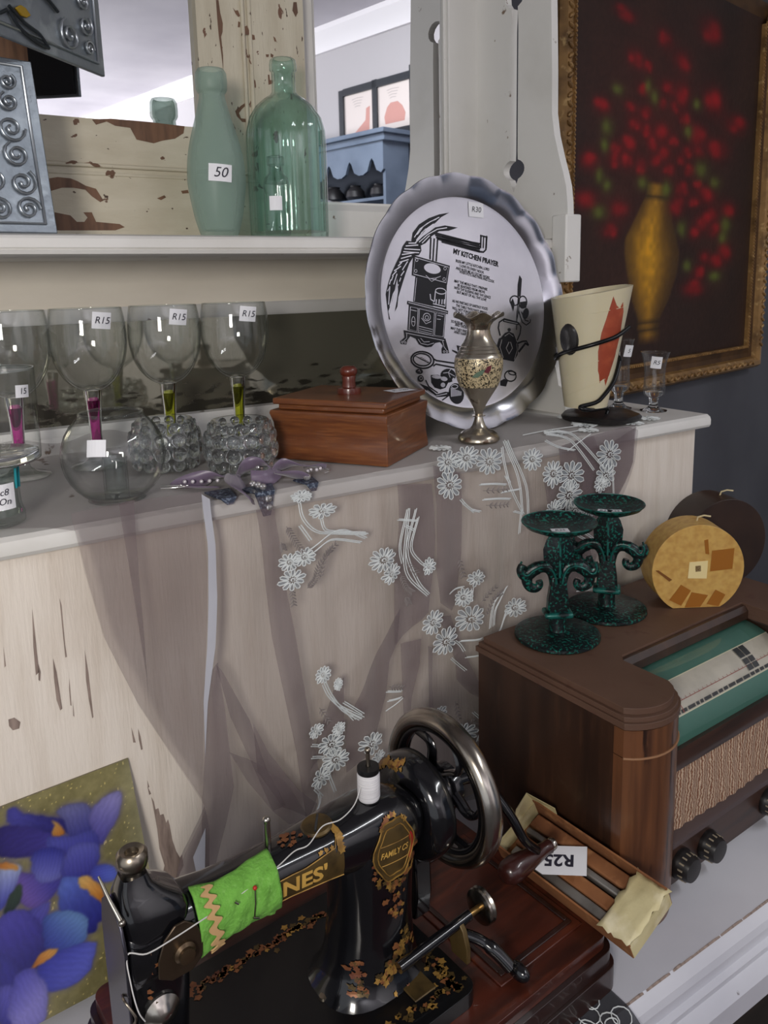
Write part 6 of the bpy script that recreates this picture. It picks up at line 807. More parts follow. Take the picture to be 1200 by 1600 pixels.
va = math.atan2(-0.946, -0.783)
def onvase(da, z, r): 
    a = va + da
    return Matrix.Translation((r * math.cos(a), r * math.sin(a), z)) @ Matrix.Rotation(a + PI / 2, 4, 'Z') @ Matrix.Rotation(PI / 2, 4, 'X')
lf = [(-0.012, -0.004), (-0.006, 0.002), (0.002, 0.006), (0.008, 0.007), (0.004, 0.0), (-0.004, -0.005)]
obj('enamel_leaf', MB().prism(lf, -0.0005, 0.0006, M=onvase(0.05, 0.108, 0.0372)), mat('green_enamel', S(70, 96, 72), 0.35), bod)
obj('enamel_flower', MB().prism([(-0.005, -0.004), (0.0, 0.004), (0.007, 0.006), (0.005, -0.002), (0.001, -0.006)], -0.0005, 0.0008, M=onvase(0.34, 0.115, 0.0374)), mat('plum_enamel', S(96, 36, 46), 0.35), bod)

# ---- two shot glasses at the end of the step
def make_shot(label, h, tx, ar):
    g = thing('shot_glass', label, 'glass', (0, 0, 0), 0, 'shot glasses at the end of the step')
    k = h / 0.109
    o_ = sm([(0.006, 0.026), (0.016, 0.029), (0.0195, 0.037), (0.0190, 0.052), (0.0185, 0.070), (0.0205, 0.090), (0.0258, 0.109)], 5)
    i_ = sm([(0.0, 0.040), (0.015, 0.041), (0.0172, 0.052), (0.0168, 0.070), (0.0190, 0.090), (0.0248, 0.109)], 5)
    b = MB(); b.lathe([(r, z * k) for r, z in o_ + i_[::-1]], 36)
    bo = obj('bowl', b, M_GLASS, g, smooth=70)
    b = MB(); b.tube([(0.0253 * math.cos(2 * PI * q / 40), 0.0253 * math.sin(2 * PI * q / 40), 0.109 * k) for q in range(40)], 0.0008, 6, loop=True)
    obj('rim', b, M_RIMG, bo, smooth=60)
    b = MB(); b.lathe([(r, z * k) for r, z in [(0, 0.0), (0.0240, 0.0), (0.0245, 0.0015), (0.0150, 0.004), (0.0085, 0.009), (0.0075, 0.018), (0.0095, 0.026), (0.0150, 0.0305), (0.0165, 0.036), (0, 0.037)]], 36)
    obj('foot', b, M_THICK, g, smooth=60)
    a = math.atan2(-0.96, -1.2) + ar
    sticker(g, Matrix.Translation((0.0245 * math.cos(a), 0.0245 * math.sin(a), 0.092 * k)) @ Matrix.Rotation(a + PI / 2, 4, 'Z') @ Matrix.Rotation(PI / 2 + 0.15, 4, 'X') @ Matrix.Rotation(math.radians(-6), 4, 'Z'), 0.019, 0.022, tx, 0.011, 0.2, 0.0015)
    return g
g = make_shot('front shot glass with an R5 sticker at the right end of the step', 0.109, 'R5', 0.1); g.location = (1.212, 0.960, 0.5482)
g = make_shot('taller shot glass standing just left of and behind the R5 one', 0.131, '5', 0.75); g.location = (1.186, 1.020, 0.5482)

# ---- wax candle cup on a black wire stand
ST_ = thing('candle_stand', 'black wire stand with round black stone foot holding the cream cup', 'stand', (1.065, 0.952, ZC))
M_STONE = nmat('black_stone', [S(30, 28, 28), (S(60, 56, 54), 20, 0.5, 0.8, (1, 1, 1))], 0.35, bump=0.2)
M_WIRE = mat('black_wire', S(18, 18, 20), 0.3, 0.3)
b = MB(); n = 40; vs = []; fs = []
for r, z in ((0.058, 0.0), (0.066, 0.003), (0.068, 0.008), (0.064, 0.012), (0.03, 0.013)):
    for k in range(n):
        a = 2 * PI * k / n; rr = r * (1 + 0.04 * math.sin(3 * a + 1) + 0.03 * math.sin(5 * a))
        vs.append((rr * math.cos(a), rr * math.sin(a), z + (0.001 * math.sin(4 * a) if z > 0.01 else 0)))
for q in range(4):
    for k in range(n): fs.append((q * n + k, q * n + (k + 1) % n, (q + 1) * n + (k + 1) % n, (q + 1) * n + k))
fs.append(tuple(range(n - 1, -1, -1))); fs.append(tuple(4 * n + k for k in range(n)))
b.add(vs, fs); obj('stone_foot', b, M_STONE, ST_, smooth=40)
CP = Vector((1.020, 0.948, ZC + 0.030))      # bottom centre of the cup
c0 = CP - Vector((1.065, 0.952, ZC))
def ringpt(a, z, dr=0.004):
    t = (z) / 0.192; r = 0.036 + (0.0665 - 0.036) * t + dr
    ctr = c0 + Vector((0.008 * t, 0.0, z))
    return ctr + Vector((r * math.cos(a), r * math.sin(a), 0))
vwa = math.atan2(-0.95, -1.04)
pts = [Vector((-0.002, -0.012, 0.010)), Vector((-0.003, -0.012, 0.022)), c0 + Vector((-0.03, -0.036, 0.000)), c0 + Vector((-0.045, -0.030, 0.006)), c0 + Vector((-0.020, -0.040, 0.012)), ringpt(vwa + 0.7, 0.022), ringpt(vwa + 1.2, 0.045), ringpt(vwa + 1.65, 0.075)]
b = MB(); b.tube(bez(pts, 8), 0.0036, 10); obj('wire_stem', b, M_WIRE, ST_, smooth=60)
pts = [ringpt(vwa + 1.65, 0.075)] + [ringpt(vwa + 1.8 + k * 0.25, 0.08 + 0.002 * k) for k in range(8)] + [ringpt(vwa - 1.2, 0.082, 0.006), ringpt(vwa - 0.9, 0.092), ringpt(vwa - 0.4, 0.100), ringpt(vwa + 0.2, 0.110), ringpt(vwa + 0.8, 0.120), ringpt(vwa + 1.3, 0.134, 0.008)]
b = MB(); b.tube(bez(pts, 6), 0.0036, 10); obj('wire_ring', b, M_WIRE, ST_, smooth=60)
CU = thing('wax_cup', 'cream flared wax cup with a black stone and red leaf, held by wire', 'candle holder', CP)
m_, nt, p, _o = newmat('cream_wax'); p.inputs['Base Color'].default_value = S(208, 198, 168); p.inputs['Roughness'].default_value = 0.38
p.inputs['Subsurface Weight'].default_value = 0.35; p.inputs['Subsurface Radius'].default_value = (0.02, 0.014, 0.008)
M_WAX = m_
b = MB(); n = 48; vs = []; fs = []
rows = [(0, 0.0), (1, 0.0), (1, 0.192), (0.93, 0.192), (0.93, 0.012), (0, 0.012)]
rows = [(1.0, t) for t in (0, 0.08, 0.2, 0.4, 0.6, 0.8, 1.0)] + [(0.90, t) for t in (1.0, 0.8, 0.5, 0.2, 0.08)]
for f_, t in rows:
    r = (0.036 + 0.0305 * t) * f_
    for k in range(n):
        a = 2 * PI * k / n
        zt = 0.192 * t + (0.010 * t * math.cos(a + 0.55))      # rim cut a little aslant
        vs.append((r * math.cos(a) + 0.008 * t, r * math.sin(a), zt + (0.0 if f_ == 1 else 0.001)))
for q in range(len(rows) - 1):
    for k in range(n): fs.append((q * n + k, q * n + (k + 1) % n, (q + 1) * n + (k + 1) % n, (q + 1) * n + k))
fs.append(tuple(range(n - 1, -1, -1))); fs.append(tuple((len(rows) - 1) * n + k for k in range(n)))
b.add(vs, fs); cup = obj('cup', b, M_WAX, CU, smooth=40)
def oncup(poly, z0, a0, lift, name, m, flatz=0.0):
    """outline (along, up) wrapped on the cup's cone"""
    def P3(u, v, dr):
        t = (z0 + v) / 0.192; r = 0.036 + 0.0305 * t
        a = a0 + u / r
        return (0.008 * t + (r + dr) * math.cos(a), (r + dr) * math.sin(a), z0 + v)
    cx = sum(p[0] for p in poly) / len(poly); cy = sum(p[1] for p in poly) / len(poly)
    vs = [P3(cx, cy, lift * 1.5)]; k = len(poly)
    for f_, dr in ((0.5, lift * 1.3), (0.85, lift), (1.0, -0.0005)):
        for q in poly: vs.append(P3(cx + (q[0] - cx) * f_, cy + (q[1] - cy) * f_, dr))
    fs = [(0, 1 + i, 1 + (i + 1) % k) for i in range(k)]
    for lv in range(2):
        for i in range(k):
            j = (i + 1) % k; o_ = 1 + lv * k
            fs.append((o_ + i, o_ + k + i, o_ + k + j, o_ + j))
    return obj(name, MB().add(vs, fs), m, CU, smooth=50)
oncup([(0.018 * math.cos(2 * PI * k / 20), 0.027 * math.sin(2 * PI * k / 20)) for k in range(20)], 0.116, vwa - 0.62, 0.005, 'black_stone', M_STONE)
oncup([(u_ * 1.35, v_ * 1.3) for u_, v_ in [(-0.003, 0.06), (0.004, 0.048), (0.010, 0.044), (0.014, 0.052), (0.0185, 0.040), (0.020, 0.010), (0.016, -0.018), (0.010, -0.04), (0.006, -0.056), (0.001, -0.046), (-0.004, -0.052), (-0.009, -0.035), (-0.013, -0.01), (-0.012, 0.015), (-0.008, 0.035)]], 0.108, vwa + 0.62, 0.0008, 'red_leaf', nmat('dried_red_leaf', [S(150, 62, 36), (S(176, 84, 50), 40, 0.45, 0.7, (1, 1, 1))], 0.6))
for zz, s_ in ((0.052, 0.05), (0.020, 0.04), (0.150, 0.02)):
    pts = [ringpt(vwa - 0.9 + 0.18 * k, zz + s_ * (k / 12), 0.0001) - c0 for k in range(12)]
    b = MB(); b.tube(pts, 0.0005, 5); obj('wax_seam', b, M_WAX, CU, smooth=60)
# ================================================================ the printed aluminium plate
PLATE_C = Vector((0.8456, 1.0148, 0.549)); _l = math.radians(9); _z = math.radians(1.5)
_e1 = Vector((math.cos(_z), math.sin(_z), 0)); _d = Vector((-math.sin(_z), math.cos(_z), 0)); _e2 = _d * math.sin(_l) + Vector((0, 0, math.cos(_l)))
_pc = PLATE_C + _e2 * 0.2116
PT = thing('kitchen_plate', 'large round aluminium plate printed with a kitchen prayer, leaning on the hutch', 'plate', PLATE_C)
MP = Matrix.Translation(-PLATE_C) @ frame(_pc, _e1, _e2)        # local z points to the viewer
M_ALU = nmat('scratched_aluminium', [S(228, 226, 232), (S(206, 204, 212), 8, 0.4, 0.75, (1, 1, 1))], 0.34, metal=1.0, bump=0.05, bscale=20)
MPS = MP @ Matrix.Diagonal((1.0222, 1.0222, 1, 1))
M_ALUR = nmat('bright_aluminium_rim', [S(196, 196, 202), (S(150, 150, 156), 6, 0.4, 0.75, (1, 1, 1))], 0.17, metal=1.0, bump=0.03, bscale=14)
b = MB(); n = 180; vs = []; fs = []
def flute(a): return abs(math.sin(a * 10))
rings = [(0.0, 0.0, 0), (0.10, 0.0, 0), (0.166, 0.0, 0), (0.170, 0.0008, 0)]
b.lathe([(0, 0)] + [(r, z) for r, z, _ in rings[1:]], n, 0, MPS)
b.lathe([(0, -0.0016), (0.10, -0.0016), (0.1705, -0.0012)][::-1], n, 0, MPS)
obj('face', b, M_ALU, PT, smooth=40)
b = MB(); rr = []
for r, z, am in ((0.170, 0.0008, 0.0), (0.174, 0.003, 0.2), (0.186, 0.0085, 0.7), (0.200, 0.0125, 1.0), (0.2055, 0.0130, 1.0), (0.2062, 0.0120, 1.0), (0.200, 0.0110, 1.0), (0.186, 0.0070, 0.7), (0.174, 0.0015, 0.2), (0.170, -0.0010, 0.0)):
    for k in range(n):
        a = 2 * PI * k / n
        f_ = flute(a + 0.1)
        q = r - am * 0.0026 * (1 - f_)
        vs.append((q * math.cos(a), q * math.sin(a), z + am * 0.0022 * (f_ - 0.5)))
for q in range(9):
    for k in range(n): fs.append((q * n + k, q * n + (k + 1) % n, (q + 1) * n + (k + 1) % n, (q + 1) * n + k))
b.add(vs, fs, 0, MPS); obj('fluted_rim', b, M_ALUR, PT, smooth=50, fixn=True)
groups = {}
M_PRINTMETAL = M_ALU
for d in PLATE_DRAW:
    g_ = groups.setdefault(d[1], MB())
    if d[0] == 'p': g_.flatpoly(d[2], 0.0004, MP, 0)
    elif d[0] == 'w': g_.flatpoly(d[2], 0.0006, MP, 1)
    elif d[0] == 's': g_.ribbon(d[3], d[2], 0.0005, MP, 0, closed=d[4])
    elif d[0] == 't': g_.ribbon(d[3], d[2] * 0.62, 0.0007, MP, 1, closed=d[4])
for nm, g_ in groups.items():
    obj('printed_' + nm.replace('_print', ''), g_, [M_BLACK, M_PRINTMETAL], PT, smooth=0)
for s_, a_, c_ in PLATE_TEXT:
    va_ = Vector(a_); vc = Vector(c_); dv = vc - va_; L_ = dv.length; an = math.atan2(dv.y, dv.x)
    sz = 0.0120 if s_.startswith('MY K') else 0.0064
    me_w = {True: 0.66, False: 0.66}[True] * sz * len(s_)
    M_ = MP @ Matrix.Translation(((va_.x + vc.x) / 2, (va_.y + vc.y) / 2, 0.0005)) @ Matrix.Rotation(an, 4, 'Z')
    o = text('prayer_line', s_, sz, M_, M_BLACK, None, bold=0.0004 if s_.startswith('MY K') else 0.0001)
    w_ = max(v.co.dot(MP.to_3x3() @ Vector((math.cos(an), math.sin(an), 0))) for v in o.data.vertices) - min(v.co.dot(MP.to_3x3() @ Vector((math.cos(an), math.sin(an), 0))) for v in o.data.vertices)
    o.data.transform(M_ @ Matrix.Diagonal((L_ / w_, 1, 1, 1)) @ M_.inverted())
    put(o, PT)
t0, t1, t2, t3 = [Vector(p) for p in PLATE_TAG]
cx = (t0 + t1 + t2 + t3) / 4; an = math.atan2((t1 - t0).y, (t1 - t0).x)
sticker(PT, MP @ Matrix.Translation((cx.x, cx.y, 0.0008)) @ Matrix.Rotation(an, 4, 'Z'), (t1 - t0).length * 1.05, (t3 - t0).length, 'R30', 0.013, 0.2)

# ================================================================ the valve radio
RZ_ = math.radians(2.5)
RD = thing('valve_radio', 'old brown wooden valve radio with curved dial and striped grille cloth', 'radio', (0.690, 0.572, 0.0), RZ_)
M_RWOOD = nmat('radio_walnut', [S(60, 38, 26), (S(40, 25, 18), 5, 0.35, 0.7, (6, 6, 0.8)), (S(74, 48, 33), 14, 0.55, 0.8, (5, 5, 0.7))], 0.38, coat=0.15, bump=0.04)
M_RTOP = nmat('radio_dusty_top', [S(96, 70, 56), (S(80, 57, 45), 7, 0.35, 0.7, (1, 1, 1)), (S(78, 48, 38), 30, 0.6, 0.75, (1, 1, 1))], 0.55, bump=0.05)
M_RCOL = nmat('radio_column_veneer', [S(104, 66, 42), (S(68, 42, 29), 9, 0.4, 0.7, (8, 8, 0.6)), (S(40, 24, 18), 8, 0.60, 0.68, (8, 8, 1.2))], 0.35, coat=0.2)
M_RDARK = nmat('radio_dark_bar', [S(58, 35, 25), (S(36, 21, 16), 9, 0.4, 0.7, (0.8, 8, 8))], 0.4, coat=0.1)
M_RTRIM = mat('radio_light_edge', S(142, 104, 74), 0.5)
WR, DRD, HR = 0.50, 0.250, 0.300
def rbox(x0, x1, y0, y1, z0, z1): return MB().box(x0, x1, y0, y1, z0, z1)
# outline of the plan with rounded front corners
def plan(x0, x1, y0, y1, rf, xr0=None, n=8):
    pts = []
    pts += [(x0, y1)]
    pts += [(x0 + rf - rf * math.cos(PI / 2 * k / n), y0 + rf - rf * math.sin(PI / 2 * k / n)) for k in range(n + 1)]
    pts += [(x1, y0), (x1, y1)]
    return pts
RC = 0.075                                            # corner radius
XC = 0.104                                            # right edge of the left front column
# column block (left end of the cabinet)
def bow(g, n=14, x0=0.0, x1=None):
    # bowed front of the end column: flat chord between the side and the grille, bulging forward
    x1 = XC if x1 is None else x1
    return [(x0 - g + (x1 + g - x0 + g) * k / n, 0.006 - 0.030 * math.sin(PI * min(1.0, (0.03 + 0.97 * k / n))) ** 0.62 - g) for k in range(n + 1)]
left_end = [(0.0, DRD)] + bow(0.0) + [(XC, 0.090), (XC, DRD)]
obj('left_end', MB().prism(left_end, 0.004, HR - 0.022), M_RWOOD, RD, smooth=40, fixn=True)
col = bow(0.0012) + [(XC + 0.0012, 0.012), (-0.0012, 0.012)]
obj('front_column', MB().prism(col, 0.006, HR - 0.060), M_RCOL, RD, smooth=40, fixn=True, label='rounded veneered front column')
obj('column_band', MB().prism([(x * 1.0, y) for x, y in col], HR - 0.0585, HR - 0.024), M_RCOL, RD, smooth=40, fixn=True)
cl = bow(0.0018)
b = MB(); b.tube([(x, y, HR - 0.0595) for x, y in cl], 0.0014, 6); obj('column_bead', b, M_RTRIM, RD, smooth=60)
# right end (out of the frame) and back
obj('right_end', rbox(WR - 0.10, WR, 0.0, DRD, 0.004, HR - 0.022), M_RWOOD, RD, bevel=0.004)
obj('body', rbox(XC, WR - 0.10, 0.092, DRD, 0.004, HR - 0.022), M_RWOOD, RD)
# top slab with the dial recess cut out of its front edge: three stacked mouldings
def topplan(g):
    pts = [(-g, DRD + g)] + bow(g, 16, 0.0, XC - g * 0.4)
    pts += [(XC + g * 0.6, 0.075 - g), (XC + g * 0.6 + 0.010, 0.085 - g), (WR - 0.105, 0.085 - g), (WR - 0.105, -g), (WR + g, -g), (WR + g, DRD + g)]
    return pts
tp = obj('top', MB().prism(topplan(0.003), HR - 0.022, HR - 0.014), M_RTOP, RD, smooth=40, fixn=True, bevel=0.0015)
obj('top_moulding', MB().prism(topplan(0.0), HR - 0.014, HR - 0.008), M_RTOP, tp, smooth=40, fixn=True, bevel=0.0015)
obj('top_panel', MB().prism(topplan(-0.005), HR - 0.008, HR), M_RTOP, tp, smooth=40, fixn=True, bevel=0.002)
# recess back moulding
obj('recess_moulding', MB().prism([(0.078, HR - 0.022), (0.090, HR - 0.022), (0.090, HR - 0.003), (0.084, HR - 0.003), (0.078, HR - 0.010)], XC, WR - 0.10, M=frame((0, 0, 0), (0, 1, 0), (0, 0, 1))), M_RWOOD, RD, fixn=True)
# curved dial: green band, cream scale, green band
M_DGREEN = mat('dial_green', S(70, 112, 100), 0.35); M_DCREAM = nmat('dial_cream', [S(190, 182, 168), (S(168, 160, 148), 20, 0.4, 0.7, (1, 1, 1))], 0.35)
M_DGLASS = thinglass('dial_glass', tint=(0.95, 0.96, 0.95, 1), edge=(0.6, 0.62, 0.6, 1), refl=1.0, rough=0.04)
DX0, DX1 = XC + 0.002, WR - 0.102
dial_arc = [(0.088 - 0.083 * math.sin(PI / 2 * k / 16), 0.205 + 0.070 * math.cos(PI / 2 * k / 16)) for k in range(17)]
def dial_strip(i0, i1, m, name, dy=0.0, parent=RD, lab=None):
    b = MB(); vs = []; fs = []
    for k in range(i0, i1 + 1):
        y, z = dial_arc[k]; vs += [(DX0, y + dy * 0.7, z - dy), (DX1, y + dy * 0.7, z - dy)]
    for q in range(i1 - i0): fs.append((2 * q, 2 * q + 2, 2 * q + 3, 2 * q + 1))
    return obj(name, b.add(vs, fs), m, parent, smooth=60, label=lab)
ds = dial_strip(0, 5, M_DGREEN, 'dial_green_band', 0.002); dc = dial_strip(5, 11, M_DCREAM, 'dial_scale', 0.002); dial_strip(11, 16, M_DGREEN, 'dial_green_band', 0.002)
dial_strip(0, 16, M_DGLASS, 'dial_glass', -0.0012)
def ondial(x, k, lift=0.0012):
    i = min(int(k), 15); f_ = k - i
    y = dial_arc[i][0] * (1 - f_) + dial_arc[i + 1][0] * f_; z = dial_arc[i][1] * (1 - f_) + dial_arc[i + 1][1] * f_
    ty = dial_arc[i + 1][0] - dial_arc[i][0]; tz = dial_arc[i + 1][1] - dial_arc[i][1]
    up = Vector((0, -ty, -tz)); nr = Vector((1, 0, 0)).cross(up).normalized()
    return frame(Vector((x, y + 0.0014, z - 0.002)) + nr * lift, (1, 0, 0), up)
M_DINK = mat('dial_ink', S(30, 32, 34), 0.5); M_DRED = mat('dial_red', S(140, 54, 40), 0.5); M_DLINE = mat('dial_fine_line', S(214, 208, 180), 0.4)
mk_ = MB(); random.seed(3)
x = DX0 + 0.012
while x < DX1 - 0.01:
    w = random.choice([0.006, 0.009, 0.012, 0.015])
    mk_.flatpoly([(-w / 2, -0.0022), (w / 2, -0.0022), (w / 2, 0.0022), (-w / 2, 0.0022)], 0, ondial(x + w / 2, 10.4)); x += w + 0.003
obj('station_names', mk_, M_DINK, dc, smooth=0)
mk_ = MB()
for x in range(30): mk_.flatpoly([(-0.0004, -0.0015), (0.0004, -0.0015), (0.0004, 0.0015), (-0.0004, 0.0015)], 0, ondial(DX0 + 0.01 + x * 0.0095, 8.6))
mk_.flatpoly([(-0.14, -0.0004), (0.14, -0.0004), (0.14, 0.0004), (-0.14, 0.0004)], 0, ondial((DX0 + DX1) / 2, 8.8))
obj('scale_ticks', mk_, M_DRED, dc, smooth=0)
mk_ = MB()
for k in (5.05, 10.95): mk_.flatpoly([(-0.145, -0.0006), (0.145, -0.0006), (0.145, 0.0006), (-0.145, 0.0006)], 0, ondial((DX0 + DX1) / 2, k))
obj('scale_line', mk_, M_DLINE, dc, smooth=0)
mk_ = MB()
for k in range(12): mk_.flatpoly([(-0.0007, -0.0022), (0.0007, -0.0022), (0.0007, 0.0022), (-0.0007, 0.0022)], 0.0002, ondial(DX0 + 0.040, 5.4 + 0.46 * k))
obj('tuning_pointer', mk_, M_DRED, dc, smooth=0)
mk_ = MB()
for k, kk in enumerate((5.7, 6.7, 8.0, 9.2)):
    for q in range(2):
        mk_.flatpoly([(-0.006, -0.004), (0.006, -0.004), (0.006, 0.004), (-0.006, 0.004)], 0.0002, ondial(DX0 + 0.205 + 0.014 * q, kk))
obj('waveband_blocks', mk_, M_DINK, dc, smooth=0)
# bar under the dial, grille cloth, trim, control panel
obj('dial_bar', MB().prism([(0.0, 0.206), (0.004, 0.205), (0.012, 0.205), (0.05, 0.205), (0.05, 0.172), (0.004, 0.172), (-0.001, 0.178), (-0.002, 0.190)], XC, WR - 0.10, M=frame((0, 0, 0), (0, 1, 0), (0, 0, 1))), M_RDARK, RD, smooth=40, fixn=True)
# woven cloth: vertical cords
m_, nt, p, _o = newmat('grille_cloth'); N_, L_ = nt.nodes, nt.links
tc = N_.new('ShaderNodeTexCoord'); wv = N_.new('ShaderNodeTexWave'); wv.wave_type = 'BANDS'; wv.bands_direction = 'X'
wv.inputs['Scale'].default_value = 66; wv.inputs['Distortion'].default_value = 5.0; wv.inputs['Detail'].default_value = 4; wv.inputs['Detail Scale'].default_value = 2.0
mp = N_.new('ShaderNodeMapping'); mp.inputs['Scale'].default_value = (1, 1, 1.6); L_.new(tc.outputs['Object'], mp.inputs[0]); L_.new(mp.outputs[0], wv.inputs['Vector'])
cr = N_.new('ShaderNodeValToRGB'); cr.color_ramp.elements[0].color = S(124, 84, 62); cr.color_ramp.elements[0].position = 0.2; cr.color_ramp.elements[1].color = S(190, 164, 140); cr.color_ramp.elements[1].position = 0.75
L_.new(wv.outputs['Fac'], cr.inputs[0]); L_.new(cr.outputs[0], p.inputs['Base Color']); p.inputs['Roughness'].default_value = 0.9
bp_ = N_.new('ShaderNodeBump'); bp_.inputs['Strength'].default_value = 0.6; bp_.inputs['Distance'].default_value = 0.002; L_.new(wv.outputs['Fac'], bp_.inputs['Height']); L_.new(bp_.outputs[0], p.inputs['Normal'])
M_CLOTH = m_
b = MB(); nx, nz = 120, 24; vs = []; fs = []
for j in range(nz + 1):
    for i in range(nx + 1):
        x = XC + (WR - 0.10 - XC) * i / nx; z = 0.070 + 0.104 * j / nz
        vs.append((x, 0.010 + 0.0012 * math.sin(x * 260 + 0.8 * math.sin(z * 60)) + 0.0015 * math.sin(x * 31 + z * 40), z))
for j in range(nz):
    for i in range(nx): q = j * (nx + 1) + i; fs.append((q, q + 1, q + nx + 2, q + nx + 1))
obj('grille_cloth', b.add(vs, fs), M_CLOTH, RD, smooth=60)
obj('grille_backing', rbox(XC, WR - 0.10, 0.016, 0.092, 0.004, 0.205), M_RDARK, RD)
obj('lower_trim', MB().prism([(0.0, 0.066), (-0.003, 0.069), (-0.002, 0.075), (0.004, 0.077), (0.014, 0.077), (0.014, 0.066)], XC, WR - 0.10, M=frame((0, 0, 0), (0, 1, 0), (0, 0, 1))), mat('grey_brown_trim', S(78, 66, 66), 0.45), RD, smooth=40, fixn=True)
obj('control_panel', rbox(XC, WR - 0.10, 0.002, 0.016, 0.010, 0.066), M_RDARK, RD, bevel=0.001)
obj('plinth', rbox(0.03, WR - 0.02, 0.010, DRD - 0.01, 0.0, 0.010), M_RDARK, RD)
M_KNOB = mat('knob_black', S(22, 18, 18), 0.35); M_KNOBL = mat('knob_ivory_ribs', S(150, 138, 118), 0.45)
for kx in (0.130, 0.189, 0.340):
    Mk = Matrix.Translation((kx, 0.002, 0.036)) @ Matrix.Rotation(PI / 2, 4, 'X')
    b = MB(); b.lathe([(0, 0), (0.0205, 0), (0.0210, 0.003), (0.0195, 0.006), (0.0175, 0.016), (0.0155, 0.021), (0, 0.0225)], 32, M=Mk)
    kb = obj('knob', b, M_KNOB, RD, smooth=40)
    rb = MB()
    for q in range(14):
        a = 2 * PI * q / 14
        rb.box(-0.0010, 0.0010, 0.0168, 0.0189, 0.006, 0.0150, 0, Mk @ Matrix.Rotation(a, 4, 'Z') @ Matrix.Translation((0, 0, 0)))
    r_ = obj('knob_ribs', rb, M_KNOBL, kb, smooth=0)

